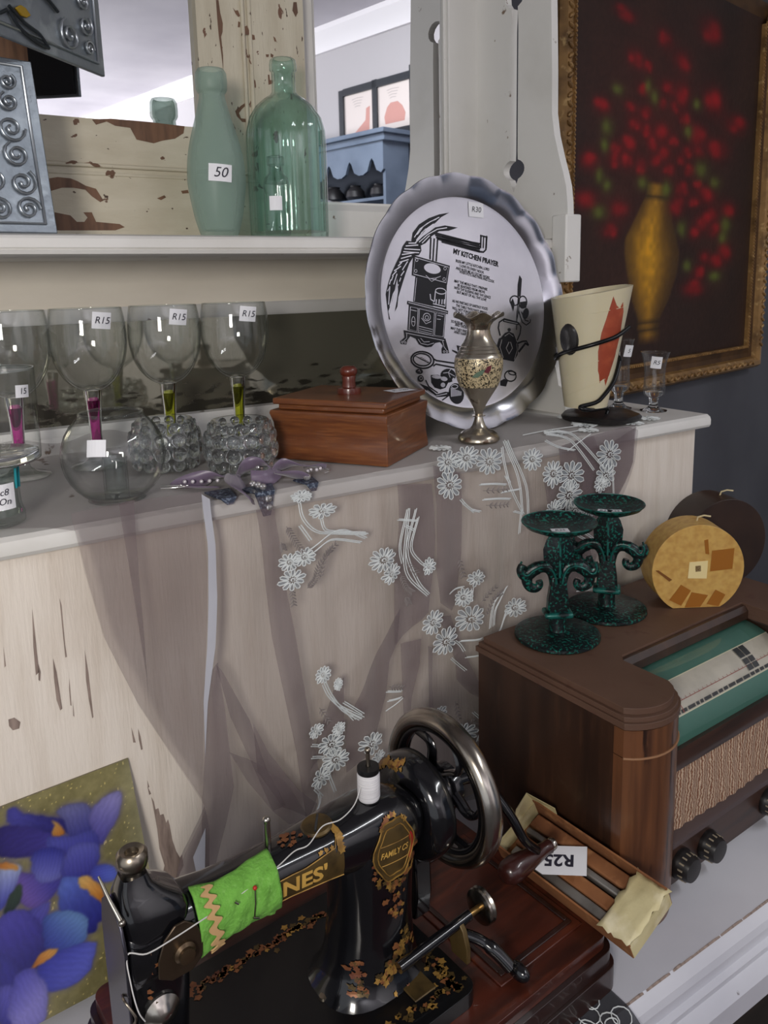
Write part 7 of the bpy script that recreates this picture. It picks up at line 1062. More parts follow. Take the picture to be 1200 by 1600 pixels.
# ================================================================ things on the radio
ZR = HR + 0.0004
M_VERD = nmat('black_green_verdigris', [S(16, 26, 28), (S(22, 110, 96), 260, 0.55, 0.62, (1, 1, 1), 3), (S(10, 14, 16), 14, 0.5, 0.75, (1, 1, 1))], 0.34, metal=0.25, bump=0.25, bscale=120)
M_VERDG = nmat('green_edge_verdigris', [S(20, 92, 84), (S(14, 30, 30), 90, 0.5, 0.6, (1, 1, 1), 3)], 0.36, metal=0.25, bump=0.2, bscale=120)
def make_holder(label):
    g = thing('candle_holder', label, 'candle holder', (0, 0, 0), 0, 'green fleur de lis candle holders')
    b = MB(); b.lathe([(0, 0), (0.0575, 0), (0.0595, 0.002), (0.0590, 0.0055), (0.0560, 0.007), (0.03, 0.0085), (0.018, 0.010), (0, 0.0105)], 56)
    obj('base', b, M_VERD, g, smooth=40)
    b = MB(); b.lathe([(0, 0.009), (0.0135, 0.0095), (0.0125, 0.014), (0.0125, 0.030), (0.0135, 0.031), (0, 0.031)], 28)
    obj('lower_stem', b, M_VERD, g, smooth=40)
    b = MB(); b.box(-0.0200, 0.0200, -0.0140, 0.0140, 0.0305, 0.0385); obj('collar', b, M_VERDG, g, bevel=0.003)
    # shaft: tapered slab between collar and scrolls
    b = MB(); b.prism([(-0.0155, 0.037), (0.0155, 0.037), (0.0145, 0.055), (0.0115, 0.075), (0.0110, 0.090), (-0.0110, 0.090), (-0.0115, 0.075), (-0.0145, 0.055)], -0.0075, 0.0075, M=frame((0, 0, 0), (1, 0, 0), (0, 0, 1)))
    obj('shaft', b, M_VERD, g, smooth=30, fixn=True, bevel=0.0025)
    # middle petal of the lily: pointed oval with a ridge
    b = MB(); pts = [(0.0, 0.080), (0.012, 0.092), (0.0205, 0.112), (0.0215, 0.128), (0.017, 0.142), (0.010, 0.152), (-0.010, 0.152), (-0.017, 0.142), (-0.0215, 0.128), (-0.0205, 0.112), (-0.012, 0.092)]
    k = len(pts); vs = [(p[0], 0, p[1]) for p in pts] + [(p[0] * 0.1, -0.009, p[1]) for p in pts] + [(p[0] * 0.1, 0.009, p[1]) for p in pts]
    fs = []
    for i in range(k):
        j = (i + 1) % k
        fs += [(i, j, k + j, k + i), (j, i, 2 * k + i, 2 * k + j)]
    fs += [tuple(k + i for i in range(k)), tuple(2 * k + i for i in range(k - 1, -1, -1))]
    obj('lily_petal', b.add(vs, fs), M_VERD, g, smooth=25)
    b = MB(); b.tube([(0, -0.0095, 0.090), (0, -0.0105, 0.12), (0, -0.0095, 0.15)], 0.0016, 6); b.tube([(0, 0.0095, 0.090), (0, 0.0105, 0.12), (0, 0.0095, 0.15)], 0.0016, 6)
    obj('petal_ridge', b, M_VERDG, g, smooth=60)
    for s_ in (-1, 1):
        pth = [(0.004, 0.078), (0.007, 0.092), (0.014, 0.1015), (0.025, 0.103), (0.036, 0.098), (0.043, 0.092), (0.0485, 0.0925), (0.0515, 0.099), (0.0495, 0.106)]
        b = MB(); b.tube(bez([(s_ * x, 0, z) for x, z in pth], 6), [0.0062] * 20 + [0.0068] * 14 + [0.0062 - 0.00013 * q for q in range(15)], 10, flat=1.35)
        sc_ = obj('scroll', b, M_VERD, g, smooth=60)
        for yy in (-0.0082, 0.0082):
            b = MB(); b.tube(bez([(s_ * x, yy, z + 0.0022) for x, z in pth], 6), 0.0016, 6); obj('scroll_edge', b, M_VERDG, sc_, smooth=60)
        pth = [(0.043, 0.093), (0.0435, 0.082), (0.039, 0.074), (0.031, 0.072), (0.026, 0.077), (0.027, 0.083)]
        b = MB(); b.tube(bez([(s_ * x, 0, z) for x, z in pth], 6), [0.0062 - 0.00009 * q for q in range(31)], 10, flat=1.35)
        obj('scroll_curl', b, M_VERD, g, smooth=60)
    b = MB(); b.lathe([(0, 0.151), (0.012, 0.151), (0.030, 0.154), (0.0460, 0.161), (0.0505, 0.167), (0.0500, 0.1685), (0.045, 0.1645), (0.030, 0.158), (0.0, 0.1565)], 56)
    dr = obj('drip_plate', b, M_VERD, g, smooth=40)
    b = MB(); b.tube([(0.0503 * math.cos(2 * PI * q / 56), 0.0503 * math.sin(2 * PI * q / 56), 0.1675) for q in range(56)], 0.0013, 6, loop=True)
    obj('plate_rim', b, M_VERDG, dr, smooth=60)
    return g
va_ = math.atan2(-0.765, -0.80)
H1 = make_holder('front left verdigris green candle holder with fleur de lis stem'); H1.location = (0.769, 0.758, ZR); H1.rotation_euler = (0, 0, va_ + PI / 2 + 0.25)
H2 = dup(H1, (0.892, 0.779, ZR), va_ + PI / 2 - 0.05, 'rear right verdigris green candle holder, nearer the yellow round candle')
def flat_tag(par, ang, dist, w, h, tx, rot):
    M_ = Matrix.Rotation(ang, 4, 'Z') @ Matrix.Translation((dist, 0, 0.1588)) @ Matrix.Rotation(rot, 4, 'Z')
    sticker(par, M_ @ Matrix.Rotation(math.radians(0), 4, 'X'), w, h, tx, 0.009, 0.1)
flat_tag(H1, -PI / 2 - 0.1, 0.012, 0.024, 0.016, 'R25', PI / 2 + 0.1)
flat_tag(H2, -PI / 2 - 0.45, 0.014, 0.020, 0.016, 'R25', PI / 2 + 0.35)
flat_tag(H2, -PI / 2 + 0.65, 0.014, 0.020, 0.016, 'R25', PI / 2 - 0.5)

def round_candle(label, loc, r, th, az, mats, chunks=None, wickm=None):
    g = thing('round_candle', label, 'candle', loc)
    # a disc standing on a flat: local face plane x (sideways), z up, axis along +y (face at y=0, outward -y)
    cut = -0.060 / 0.070 * r
    a0 = math.asin(cut / r)
    pts = [(r * math.cos(a), r * math.sin(a) - cut) for a in [a0 + (PI - 2 * a0) * k / 44 for k in range(45)]]
    M_ = Matrix.Rotation(az, 4, 'Z') @ frame((0, 0, 0), (1, 0, 0), (0, 0, 1))
    b = MB(); b.prism(pts, 0.0, -th, M=M_)
    o = obj('wax_body', b, mats, g, smooth=30, fixn=True, bevel=0.003)
    if chunks:
        for poly, m in chunks:
            c = MB(); c.prism([(x * r, z * r - cut) for x, z in poly], -0.004, 0.0006, M=M_)
            obj('wax_chunk', c, m, g, smooth=0, label='darker wax cube set in the face')
    b = MB(); b.tube([M_ @ Vector(p) for p in ((0.004, r - cut - 0.001, -th * 0.45), (0.005, r - cut + 0.006, -th * 0.42), (0.013, r - cut + 0.009, -th * 0.36), (0.022, r - cut + 0.008, -th * 0.30))], 0.0014, 6)
    obj('wick', b, wickm or mat('wick_cotton', S(206, 190, 150), 0.8), g, smooth=60)
    return g
M_YWAX, nt, p, _o = newmat('honey_wax'); p.inputs['Base Color'].default_value = S(206, 164, 84); p.inputs['Roughness'].default_value = 0.42
p.inputs['Subsurface Weight'].default_value = 0.3; p.inputs['Subsurface Radius'].default_value = (0.02, 0.012, 0.004)
_n = nt.nodes.new('ShaderNodeTexNoise'); _n.inputs['Scale'].default_value = 14; _n.inputs['Detail'].default_value = 1; _cr = nt.nodes.new('ShaderNodeValToRGB')
_cr.color_ramp.elements[0].color = S(182, 140, 74); _cr.color_ramp.elements[0].position = 0.3; _cr.color_ramp.elements[1].color = S(198, 160, 90); _cr.color_ramp.elements[1].position = 0.65
nt.links.new(_n.outputs['Fac'], _cr.inputs[0]); nt.links.new(_cr.outputs[0], p.inputs['Base Color'])
M_AMB = mat('amber_wax', S(150, 94, 32), 0.4, sss=0.1); M_AMB2 = mat('pale_wax', S(226, 206, 150), 0.4); M_AMB3 = mat('dark_amber_wax', S(116, 72, 30), 0.45)
ch_ = [([(0.28, 0.42), (0.76, 0.46), (0.74, 0.00), (0.26, -0.04)], M_AMB), ([(0.10, 0.66), (0.18, 0.68), (0.22, 0.34), (0.14, 0.36)], M_AMB),
       ([(-0.20, 0.18), (0.20, 0.20), (0.19, -0.20), (-0.22, -0.18)], M_AMB2), ([(-0.36, -0.32), (-0.14, -0.46), (-0.34, -0.80), (-0.60, -0.66)], M_AMB),
       ([(-0.12, -0.50), (0.24, -0.58), (0.08, -0.84), (-0.26, -0.84)], M_AMB), ([(0.40, -0.46), (0.62, -0.58), (0.48, -0.84), (0.22, -0.78)], M_AMB), ([(-0.93, 0.02), (-0.86, 0.02), (-0.56, -0.20), (-0.62, -0.24)], M_AMB3),
       ([(-0.07, 0.09), (0.05, 0.10), (0.06, -0.03), (-0.06, -0.04)], M_AMB3)]
fa = math.atan2(-0.712, -1.013)
round_candle('round yellow candle with amber wax cubes in its face', (1.008, 0.706, ZR), 0.070, 0.050, fa + PI / 2 + 0.42, M_YWAX, ch_)
M_BWAX = nmat('dark_brown_wax', [S(52, 36, 28), (S(34, 22, 18), 16, 0.4, 0.7, (1, 1, 1))], 0.4)
round_candle('dark brown round candle behind the yellow one', (1.138, 0.748, ZR), 0.074, 0.062, fa + PI / 2 + 0.62, M_BWAX)
# ================================================================ oil painting on the back wall
import numpy as np
np.random.seed(5)
_pa = math.radians(10.3)
PO = Vector((0, 1.36, 0)); PE = Vector((math.cos(_pa), math.sin(_pa), 0)); PN = Vector((math.sin(_pa), -math.cos(_pa), 0))
MPA = frame(PO + PN * 0.0, PE, (0, 0, 1))          # x along the wall, y up, z out of the wall
X0, X1, Z0, Z1 = 1.715, 2.917, 0.514, 1.70
base = PO + PE * ((X0 + X1) / 2) + Vector((0, 0, Z0 - 0.11))
PA = thing('oil_painting', 'dark oil painting of red flowers in a brass urn in a gilt frame', 'painting', base)
Mpl = Matrix.Translation(-base) @ MPA
def paint_grid(name, nx, ny, x0, x1, y0, y1, M, colfn, mat_, parent, z=0.0):
    xs = np.linspace(x0, x1, nx + 1); ys = np.linspace(y0, y1, ny + 1)
    XX, YY = np.meshgrid(xs, ys)
    rgb = colfn(XX, YY)
    vs = [(x, y, z) for y in ys for x in xs]
    fs = [(j * (nx + 1) + i, j * (nx + 1) + i + 1, (j + 1) * (nx + 1) + i + 1, (j + 1) * (nx + 1) + i) for j in range(ny) for i in range(nx)]
    o = obj(name, MB().add(vs, fs, 0, M), mat_, parent, smooth=0)
    ca = o.data.color_attributes.new('paint', 'FLOAT_COLOR', 'POINT')
    lin = np.where(rgb <= 10.31475, rgb / 255 / 12.92, ((np.clip(rgb, 0, 255) / 255 + 0.055) / 1.055) ** 2.4)
    ca.data.foreach_set('color', np.concatenate([lin.reshape(-1, 3), np.ones((lin.shape[0] * lin.shape[1], 1))], 1).astype(np.float32).ravel())
    return o
def smooth_noise(shape, cells, seed):
    r = np.random.RandomState(seed); g = r.rand(cells + 2, cells + 2)
    y = np.linspace(0, cells, shape[0]); x = np.linspace(0, cells, shape[1])
    yi = y.astype(int); xi = x.astype(int); fy = (y - yi)[:, None]; fx = (x - xi)[None, :]
    fy = fy * fy * (3 - 2 * fy); fx = fx * fx * (3 - 2 * fx)
    return (g[yi][:, xi] * (1 - fy) + g[yi + 1][:, xi] * fy) * (1 - fx) + (g[yi][:, xi + 1] * (1 - fy) + g[yi + 1][:, xi + 1] * fy) * fx
def paint_flowers(XX, YY):
    n1 = smooth_noise(XX.shape, 9, 1); n2 = smooth_noise(XX.shape, 60, 2); n3 = smooth_noise(XX.shape, 120, 3)
    rgb = np.stack([42 + 16 * n1 + 6 * n3, 24 + 9 * n1 + 5 * n3, 16 + 6 * n1 + 4 * n3], -1)
    glow = np.exp(-(((XX - 2.22) / 0.38) ** 2 + ((YY - 1.22) / 0.32) ** 2))
    rgb = rgb + glow[..., None] * np.array([18., -5., -4.])
    def lay(m, c): 
        nonlocal rgb
        rgb = rgb * (1 - m[..., None]) + np.asarray(c) * m[..., None]
    # urn
    zs = [v[0] for v in PAINT_VASE][::-1]; ls = [v[1] for v in PAINT_VASE][::-1]; rs = [v[2] for v in PAINT_VASE][::-1]
    L = np.interp(YY, zs, ls); R = np.interp(YY, zs, rs); t = (XX - L) / (R - L)
    inside = np.clip(np.minimum((XX - L), (R - XX)) / 0.012 + 0.5, 0, 1) * np.clip((1.085 - YY) / 0.015, 0, 1) * np.clip((YY - 0.57) / 0.03, 0, 1)
    gold = np.exp(-((t - 0.42) / 0.30) ** 2) * (0.75 + 0.35 * n2)
    top = np.exp(-((YY - 0.86) / 0.16) ** 2)
    uc = np.stack([84 + 150 * gold * (0.6 + 0.45 * top), 58 + 110 * gold * (0.6 + 0.45 * top), 20 + 16 * gold], -1)
    m = inside * np.clip(1.5 - np.abs(t - 0.42) * 1.3, 0.0, 1)
    rgb = rgb * (1 - m[..., None]) + uc * m[..., None]
    for zb, s_ in ((1.036, 0.7), (0.643, 0.6), (0.618, 0.4)):
        b_ = np.exp(-((YY - zb) / 0.007) ** 2) * inside
        lay(b_ * 0.6, (34, 22, 12))
    rs_ = np.random.RandomState(9)
    for k, c, rx, ry in PAINT_BLOBS:
        if k == 'r':
            lay(np.clip(np.exp(-(((XX - c[0]) / (rx * 1.15)) ** 2 + ((YY - c[1]) / (ry * 1.15)) ** 2) * 1.3) * 0.9, 0, 1) * (0.7 + 0.3 * n2), (118, 12, 14))
    for k, c, rx, ry in PAINT_BLOBS:
        if k == 'g':
            d = ((XX - c[0]) / rx) ** 2 + ((YY - c[1]) / ry) ** 2
            lay(np.clip(np.exp(-d * 1.2), 0, 1) * 0.85 * (0.55 + 0.45 * n2), (88, 104, 32))
            d = ((XX - c[0] + rx * 0.2) / (rx * 0.5)) ** 2 + ((YY - c[1]) / (ry * 0.6)) ** 2
            lay(np.exp(-d) * 0.5, (126, 142, 50))
        else:
            for q in range(5):
                ox = (rs_.rand() - 0.5) * rx * 1.1; oy = (rs_.rand() - 0.5) * ry * 1.1; w = 0.35 + rs_.rand() * 0.3
                bright = rs_.rand()
                d = ((XX - c[0] - ox) / (rx * w)) ** 2 + ((YY - c[1] - oy) / (ry * w)) ** 2
                lay(np.exp(-d * 1.5) * (0.35 + 0.4 * bright), (132 + 64 * bright, 14 + 8 * bright, 18 + 12 * bright))
    return rgb + (n3[..., None] - 0.5) * 6
paint_grid('canvas', 150, 148, X0 - 0.01, X1 + 0.01, Z0 - 0.01, Z1, Mpl, paint_flowers, vcmat('oil_paint', 0.5, bump=0.25, bscale=60), PA, 0.020)
M_GILT = nmat('antique_gilt', [S(170, 130, 78), (S(112, 82, 48), 16, 0.42, 0.7, (1, 1, 1)), (S(222, 186, 126), 40, 0.58, 0.75, (1, 1, 1))], 0.42, metal=0.25, bump=0.25, bscale=60)
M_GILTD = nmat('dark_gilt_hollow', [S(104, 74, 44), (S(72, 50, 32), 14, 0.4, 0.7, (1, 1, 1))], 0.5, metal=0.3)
def frame_side(a, c, inward, name):
    """moulded frame stick from a to c (wall coordinates), profile from the sight edge outward"""
    a = Vector(a); c = Vector(c); d = (c - a).normalized(); o_ = -Vector(inward)
    def P3(s_, w, h):
        q = a + d * s_ + o_ * w; return Mpl @ Vector((q.x, q.y, h))
    L_ = (c - a).length
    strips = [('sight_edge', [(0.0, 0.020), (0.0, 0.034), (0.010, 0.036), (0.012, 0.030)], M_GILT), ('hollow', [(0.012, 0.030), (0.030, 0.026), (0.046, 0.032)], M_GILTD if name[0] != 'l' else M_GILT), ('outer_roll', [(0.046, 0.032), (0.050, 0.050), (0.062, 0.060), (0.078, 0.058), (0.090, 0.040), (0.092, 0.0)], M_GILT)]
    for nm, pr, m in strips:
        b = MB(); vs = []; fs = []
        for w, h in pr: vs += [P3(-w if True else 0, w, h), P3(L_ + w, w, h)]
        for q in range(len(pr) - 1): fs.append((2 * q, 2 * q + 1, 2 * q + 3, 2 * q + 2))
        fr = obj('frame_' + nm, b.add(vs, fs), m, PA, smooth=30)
        if nm == 'outer_roll':
            bd = MB(); n_ = int(L_ / 0.024)
            for q in range(n_ + 1):
                s_ = L_ * q / n_
                cpt = P3(s_, 0.066, 0.060)
                bd.lathe([(0, -0.005), (0.008, -0.002), (0.0085, 0.002), (0.004, 0.006), (0, 0.0065)], 6, 0, Matrix.Translation(cpt) @ Mpl.to_3x3().to_4x4() @ Matrix.Rotation(0.6 if q % 2 else -0.6, 4, 'Z') @ Matrix.Diagonal((1.5, 0.8, 1, 1)))
            o2 = obj('carved_leaves', bd, M_GILT, fr, smooth=50); o2['kind'] = 'stuff'
        if nm == 'sight_edge':
            bd = MB(); n_ = int(L_ / 0.012)
            for q in range(n_ + 1):
                cpt = P3(L_ * q / n_, 0.006, 0.036)
                bd.lathe([(0.0042, -0.002), (0.0040, 0.002), (0, 0.0042)], 6, 0, Matrix.Translation(cpt) @ Mpl.to_3x3().to_4x4())
            o2 = obj('sight_beads', bd, M_GILT, fr, smooth=50); o2['kind'] = 'stuff'
frame_side((X0, Z0, 0), (X1, Z0, 0), (0, 1, 0), 'bottom')
frame_side((X0, Z1 - 0.02, 0), (X0, Z0, 0), (1, 0, 0), 'left')
frame_side((X1, Z0, 0), (X1, Z1 - 0.02, 0), (-1, 0, 0), 'right')
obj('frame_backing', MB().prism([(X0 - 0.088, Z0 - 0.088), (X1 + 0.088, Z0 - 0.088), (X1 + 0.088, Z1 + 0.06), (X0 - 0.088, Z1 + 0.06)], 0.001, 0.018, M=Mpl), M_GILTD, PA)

# ================================================================ iris picture board
IO = Vector((0.15, 0.835, 0.02)); _t = math.atan2(0.05, 0.25)
IRX = Vector((1, 0, 0)); IRY = Vector((0, math.sin(_t), math.cos(_t)))
_rot = math.radians(2.6)
IB = thing('iris_picture', 'picture board of purple irises on gold, leaning against the white panel', 'picture', (0.06, 0.832, 0.0))
Mi = Matrix.Translation((-0.06, -0.832, 0.0)) @ frame(IO, IRX, IRY)
# board corners in its own plane (x right, y up)
TRc = Vector((0.051, 0.2409)); BRc = Vector((0.064, -0.0006)); ed = (BRc - TRc).normalized(); tx = Vector((-(0.051 + 0.0865), 0.2342 - 0.2409)).normalized()
H_ = (BRc - TRc).length; W_ = 0.235
corners = [TRc + tx * W_ + ed * H_, BRc, TRc, TRc + tx * W_]
M_IBOARD = mat('board_edge', S(120, 112, 92), 0.7)
obj('board', MB().prism([tuple(c) for c in corners], -0.008, -0.0006, M=Mi), M_IBOARD, IB, smooth=0, fixn=True)
def paint_iris(XX, YY):
    n1 = smooth_noise(XX.shape, 7, 11); n2 = smooth_noise(XX.shape, 40, 12); n3 = smooth_noise(XX.shape, 110, 13)
    g = 0.55 * n1 + 0.3 * n2 + 0.15 * n3
    rgb = np.stack([88 + 56 * g, 82 + 54 * g, 52 + 42 * g], -1)
    fleck = (n3 > 0.93)[..., None]
    rgb = np.where(fleck, np.array([196., 178., 110.]), rgb)
    edge = np.clip((XX - 0.030) / 0.03, 0, 1)
    rgb = rgb * (1 - 0.35 * edge[..., None]) + np.array([170., 170., 150.]) * 0.35 * edge[..., None]
    def inside(poly):
        m = np.zeros(XX.shape, bool); k = len(poly)
        for i in range(k):
            x1, y1 = poly[i]; x2, y2 = poly[(i + 1) % k]
            if y1 == y2: continue
            c = ((YY < y1) != (YY < y2)) & (WX_ < (x2 - x1) * (YY - y1) / (y2 - y1) + x1)
            m ^= c
        return m.astype(float)
    WX_ = XX + 0.0016 * (n2 - 0.5) * 2
    def blur(m, k=2):
        for ax in (0, 1):
            m = sum(np.roll(m, q, ax) for q in range(-k, k + 1)) / (2 * k + 1)
        return m
    allm = np.zeros(XX.shape)
    for poly, ca, cb, pa, pb in IRIS_PETALS: allm = np.maximum(allm, inside(poly))
    allm = blur(blur(allm, 4), 3)[..., None]
    rgb = rgb * (1 - 0.9 * allm) + np.array([62., 56., 124.]) * 0.9 * allm
    for poly, ca, cb, pa, pb in IRIS_PETALS:
        P_ = [(p.x, p.y) for p in bez([(x, y, 0) for x, y in poly + poly[:1]], 4)][:-1]
        raw = inside(P_); m = blur(raw, 1); core = blur(blur(raw, 5), 4)
        d = (pb[0] - pa[0], pb[1] - pa[1]); L2 = d[0] ** 2 + d[1] ** 2
        t = ((XX - pa[0]) * d[0] + (YY - pa[1]) * d[1]) / L2
        s_ = ((XX - pa[0]) * d[1] - (YY - pa[1]) * d[0]) / L2
        t = np.clip(t + 0.25 * (n1 - 0.5), 0, 1)[..., None]
        col = np.array(ca, float) * (1 - t) + np.array(cb, float) * t
        vein = 1 + 0.03 * np.sin(s_ * 46 + 5 * n2) * (0.4 + n3)
        col = col * vein[..., None] * (0.74 + 0.24 * core)[..., None]
        col = col * 0.86 + col.mean(-1, keepdims=True) * 0.04
        rgb = rgb * (1 - m[..., None]) + col * m[..., None]
    return rgb
# printed face follows the board's outline
nx, ny = 220, 226; c0_, c1_, c2_, c3_ = [np.array(c) for c in corners]
uu, vv = np.meshgrid(np.linspace(0, 1, nx + 1), np.linspace(0, 1, ny + 1))
PX_ = ((c0_ * 1)[None, None] * (1 - uu)[..., None] + c1_[None, None] * uu[..., None]) * (1 - vv)[..., None] + (c3_[None, None] * (1 - uu)[..., None] + c2_[None, None] * uu[..., None]) * vv[..., None]
fs = [(j * (nx + 1) + i, j * (nx + 1) + i + 1, (j + 1) * (nx + 1) + i + 1, (j + 1) * (nx + 1) + i) for j in range(ny) for i in range(nx)]
o = obj('printed_face', MB().add([(p[0], p[1], 0.0) for p in PX_.reshape(-1, 2)], fs, 0, Mi), vcmat('iris_print', 0.28, bump=0.12, bscale=120, coat=0.2), IB, smooth=0)
rgb = paint_iris(PX_[..., 0], PX_[..., 1])
lin = np.where(rgb <= 10.31475, rgb / 255 / 12.92, ((np.clip(rgb, 0, 255) / 255 + 0.055) / 1.055) ** 2.4)
ca = o.data.color_attributes.new('paint', 'FLOAT_COLOR', 'POINT')
ca.data.foreach_set('color', np.concatenate([lin.reshape(-1, 3), np.ones((lin.shape[0] * lin.shape[1], 1))], 1).astype(np.float32).ravel())
# ================================================================ the hand-crank sewing machine
SMO = (0.641, 0.523, 0.0); SMR = math.radians(5)
SM = thing('sewing_machine', 'black hand crank sewing machine with gilt decals on a wooden base', 'sewing machine', SMO, SMR)
M_JAPAN = mat('black_japanned_enamel', S(13, 13, 16), 0.16, coat=0.6)
M_BASEW = nmat('sewing_base_wood', [S(78, 34, 22), (S(48, 22, 16), 6, 0.35, 0.7, (1, 9, 9)), (S(98, 46, 28), 13, 0.55, 0.8, (1, 8, 8))], 0.33, coat=0.3, bump=0.03)
M_BASED = nmat('sewing_base_dark', [S(44, 24, 20), (S(30, 16, 14), 8, 0.4, 0.7, (1, 8, 8))], 0.35, coat=0.3)
M_GOLD = nmat('gilt_transfer', [S(178, 138, 70), (S(116, 86, 42), 60, 0.45, 0.7, (1, 1, 1))], 0.4, metal=0.5)
M_GOLDD = nmat('dull_gilt', [S(92, 74, 42), (S(60, 48, 28), 50, 0.45, 0.7, (1, 1, 1))], 0.42, metal=0.45)
M_RUSTG = nmat('red_gilt_leaf', [S(132, 84, 50), (S(100, 54, 36), 60, 0.45, 0.7, (1, 1, 1))], 0.45, metal=0.3)
M_BRIGHTG = mat('bright_gilt', S(222, 178, 92), 0.35, 0.4)
M_REDP = mat('red_decal', S(150, 34, 30), 0.4)
M_NICK = nmat('worn_nickel', [S(186, 180, 170), (S(130, 120, 108), 14, 0.45, 0.7, (1, 1, 1))], 0.22, metal=1.0)
M_STEEL = mat('dull_steel', S(150, 140, 126), 0.3, 1.0)
def rrect(x0, x1, y0, y1, r, n=6):
    pts = []
    for cx, cy, a0 in ((x1 - r, y1 - r, 0), (x0 + r, y1 - r, PI / 2), (x0 + r, y0 + r, PI), (x1 - r, y0 + r, 1.5 * PI)):
        pts += [(cx + r * math.cos(a0 + PI / 2 * k / n), cy + r * math.sin(a0 + PI / 2 * k / n)) for k in range(n + 1)]
    return pts
BX0 = -0.505
wb = obj('wooden_base', MB().prism(rrect(BX0, 0.0, 0.0, 0.318, 0.020), 0.0, 0.030), M_BASED, SM, smooth=40, bevel=0.003)
obj('base_moulding', MB().prism(rrect(BX0 + 0.004, -0.004, 0.004, 0.314, 0.018), 0.030, 0.050), M_BASED, wb, smooth=40, bevel=0.004, bseg=3)
obj('base_top', MB().prism(rrect(BX0 + 0.010, -0.010, 0.010, 0.308, 0.014), 0.050, 0.066), M_BASEW, wb, smooth=40, bevel=0.004, bseg=3)
# storage lid with a moulded panel
b = MB(); b.box(-0.158, -0.026, 0.036, 0.232, 0.066, 0.0685); lid = obj('storage_lid', b, M_BASEW, SM, bevel=0.001)
lm = MB()
for (x0, x1, y0, y1) in ((-0.150, -0.034, 0.044, 0.050), (-0.150, -0.034, 0.218, 0.224), (-0.150, -0.144, 0.050, 0.218), (-0.040, -0.034, 0.050, 0.218)):
    lm.box(x0, x1, y0, y1, 0.0685, 0.0705)
obj('panel_moulding', lm, M_BASED, lid, bevel=0.0008)
# cast bed
M_JAPANB = mat('black_bed_enamel', S(11, 11, 13), 0.34, coat=0.15, spec=0.35)
bed = obj('bed', MB().prism(rrect(BX0 + 0.015, -0.186, 0.040, 0.248, 0.016), 0.066, 0.084), M_JAPANB, SM, smooth=40, bevel=0.003, bseg=3)
b = MB()
def sell(w, h, n=2.6, k=32):
    out = []
    for i in range(k):
        t = 2 * PI * i / k; c = math.cos(t); s_ = math.sin(t)
        out.append((w / 2 * math.copysign(abs(c) ** (2 / n), c), h / 2 * math.copysign(abs(s_) ** (2 / n), s_)))
    return out
def loft(mb, secs, capA=True, capB=True):
    k = len(secs[0]); vs = [p for s_ in secs for p in s_]; fs = []
    for q in range(len(secs) - 1):
        for i in range(k): fs.append((q * k + i, q * k + (i + 1) % k, (q + 1) * k + (i + 1) % k, (q + 1) * k + i))
    if capA: fs.append(tuple(range(k - 1, -1, -1)))
    if capB: fs.append(tuple((len(secs) - 1) * k + i for i in range(k)))
    return mb.add(vs, fs)
YC = 0.135
pil = [(0.083, -0.258, 0.128, 0.104), (0.088, -0.258, 0.118, 0.096), (0.098, -0.257, 0.104, 0.086), (0.115, -0.256, 0.094, 0.078), (0.150, -0.254, 0.088, 0.074), (0.190, -0.252, 0.088, 0.074), (0.225, -0.250, 0.092, 0.074), (0.245, -0.249, 0.092, 0.072), (0.260, -0.249, 0.084, 0.064), (0.271, -0.250, 0.066, 0.050), (0.2775, -0.252, 0.040, 0.030), (0.2795, -0.254, 0.012, 0.010)]
arm = [(-0.196, 0.238, 0.030, 0.030), (-0.200, 0.238, 0.052, 0.054), (-0.212, 0.240, 0.064, 0.064), (-0.235, 0.243, 0.072, 0.070), (-0.262, 0.246, 0.070, 0.070), (-0.290, 0.2485, 0.062, 0.064), (-0.320, 0.250, 0.054, 0.058), (-0.360, 0.2515, 0.049, 0.052), (-0.400, 0.2525, 0.049, 0.051), (-0.430, 0.253, 0.053, 0.053), (-0.455, 0.253, 0.062, 0.056), (-0.480, 0.252, 0.068, 0.058), (-0.508, 0.252, 0.066, 0.056), (-0.513, 0.252, 0.058, 0.050)]
head = [(0.150, -0.487, 0.044, 0.038), (0.153, -0.487, 0.050, 0.044), (0.200, -0.486, 0.054, 0.048), (0.262, -0.484, 0.058, 0.053), (0.283, -0.484, 0.058, 0.052), (0.292, -0.487, 0.052, 0.046), (0.302, -0.493, 0.038, 0.036), (0.310, -0.496, 0.028, 0.026), (0.319, -0.496, 0.021, 0.020)]
loft(b, [[(xc + p[0], YC + p[1], z) for p in sell(w, d)] for z, xc, w, d in pil])
loft(b, [[(x, YC + p[0], zc + p[1]) for p in sell(d, h, 2.5)] for x, zc, h, d in arm])
loft(b, [[(xc + p[0], YC + p[1], z) for p in sell(w, d, 4.2)] for z, xc, w, d in head])
obj('arm_casting', b, M_JAPAN, SM, smooth=60)
def interp(tab, x, cols):
    tab = sorted(tab)
    for i in range(len(tab) - 1):
        if tab[i][0] <= x <= tab[i + 1][0]:
            f_ = (x - tab[i][0]) / (tab[i + 1][0] - tab[i][0]); return [tab[i][c] * (1 - f_) + tab[i + 1][c] * f_ for c in cols]
    return [tab[0][c] for c in cols] if x < tab[0][0] else [tab[-1][c] for c in cols]
def arm_front(x, z, lift=0.0006):
    zc, h, d = interp(arm, x, (1, 2, 3)); q = min(0.98, abs(z - zc) / (h / 2 + lift))
    return YC - (d / 2 + lift) * (1 - q ** 2.5) ** (1 / 2.5)
def pil_front(x, z, lift=0.0006):
    xc, w, d = interp(pil, z, (1, 2, 3)); q = min(0.985, abs(x - xc) / (w / 2 + lift))
    y = YC - (d / 2 + lift) * (1 - q ** 2.6) ** (1 / 2.6)
    if z > 0.205: y = min(y, arm_front(x, z, lift)) if x > -0.30 else y
    return y
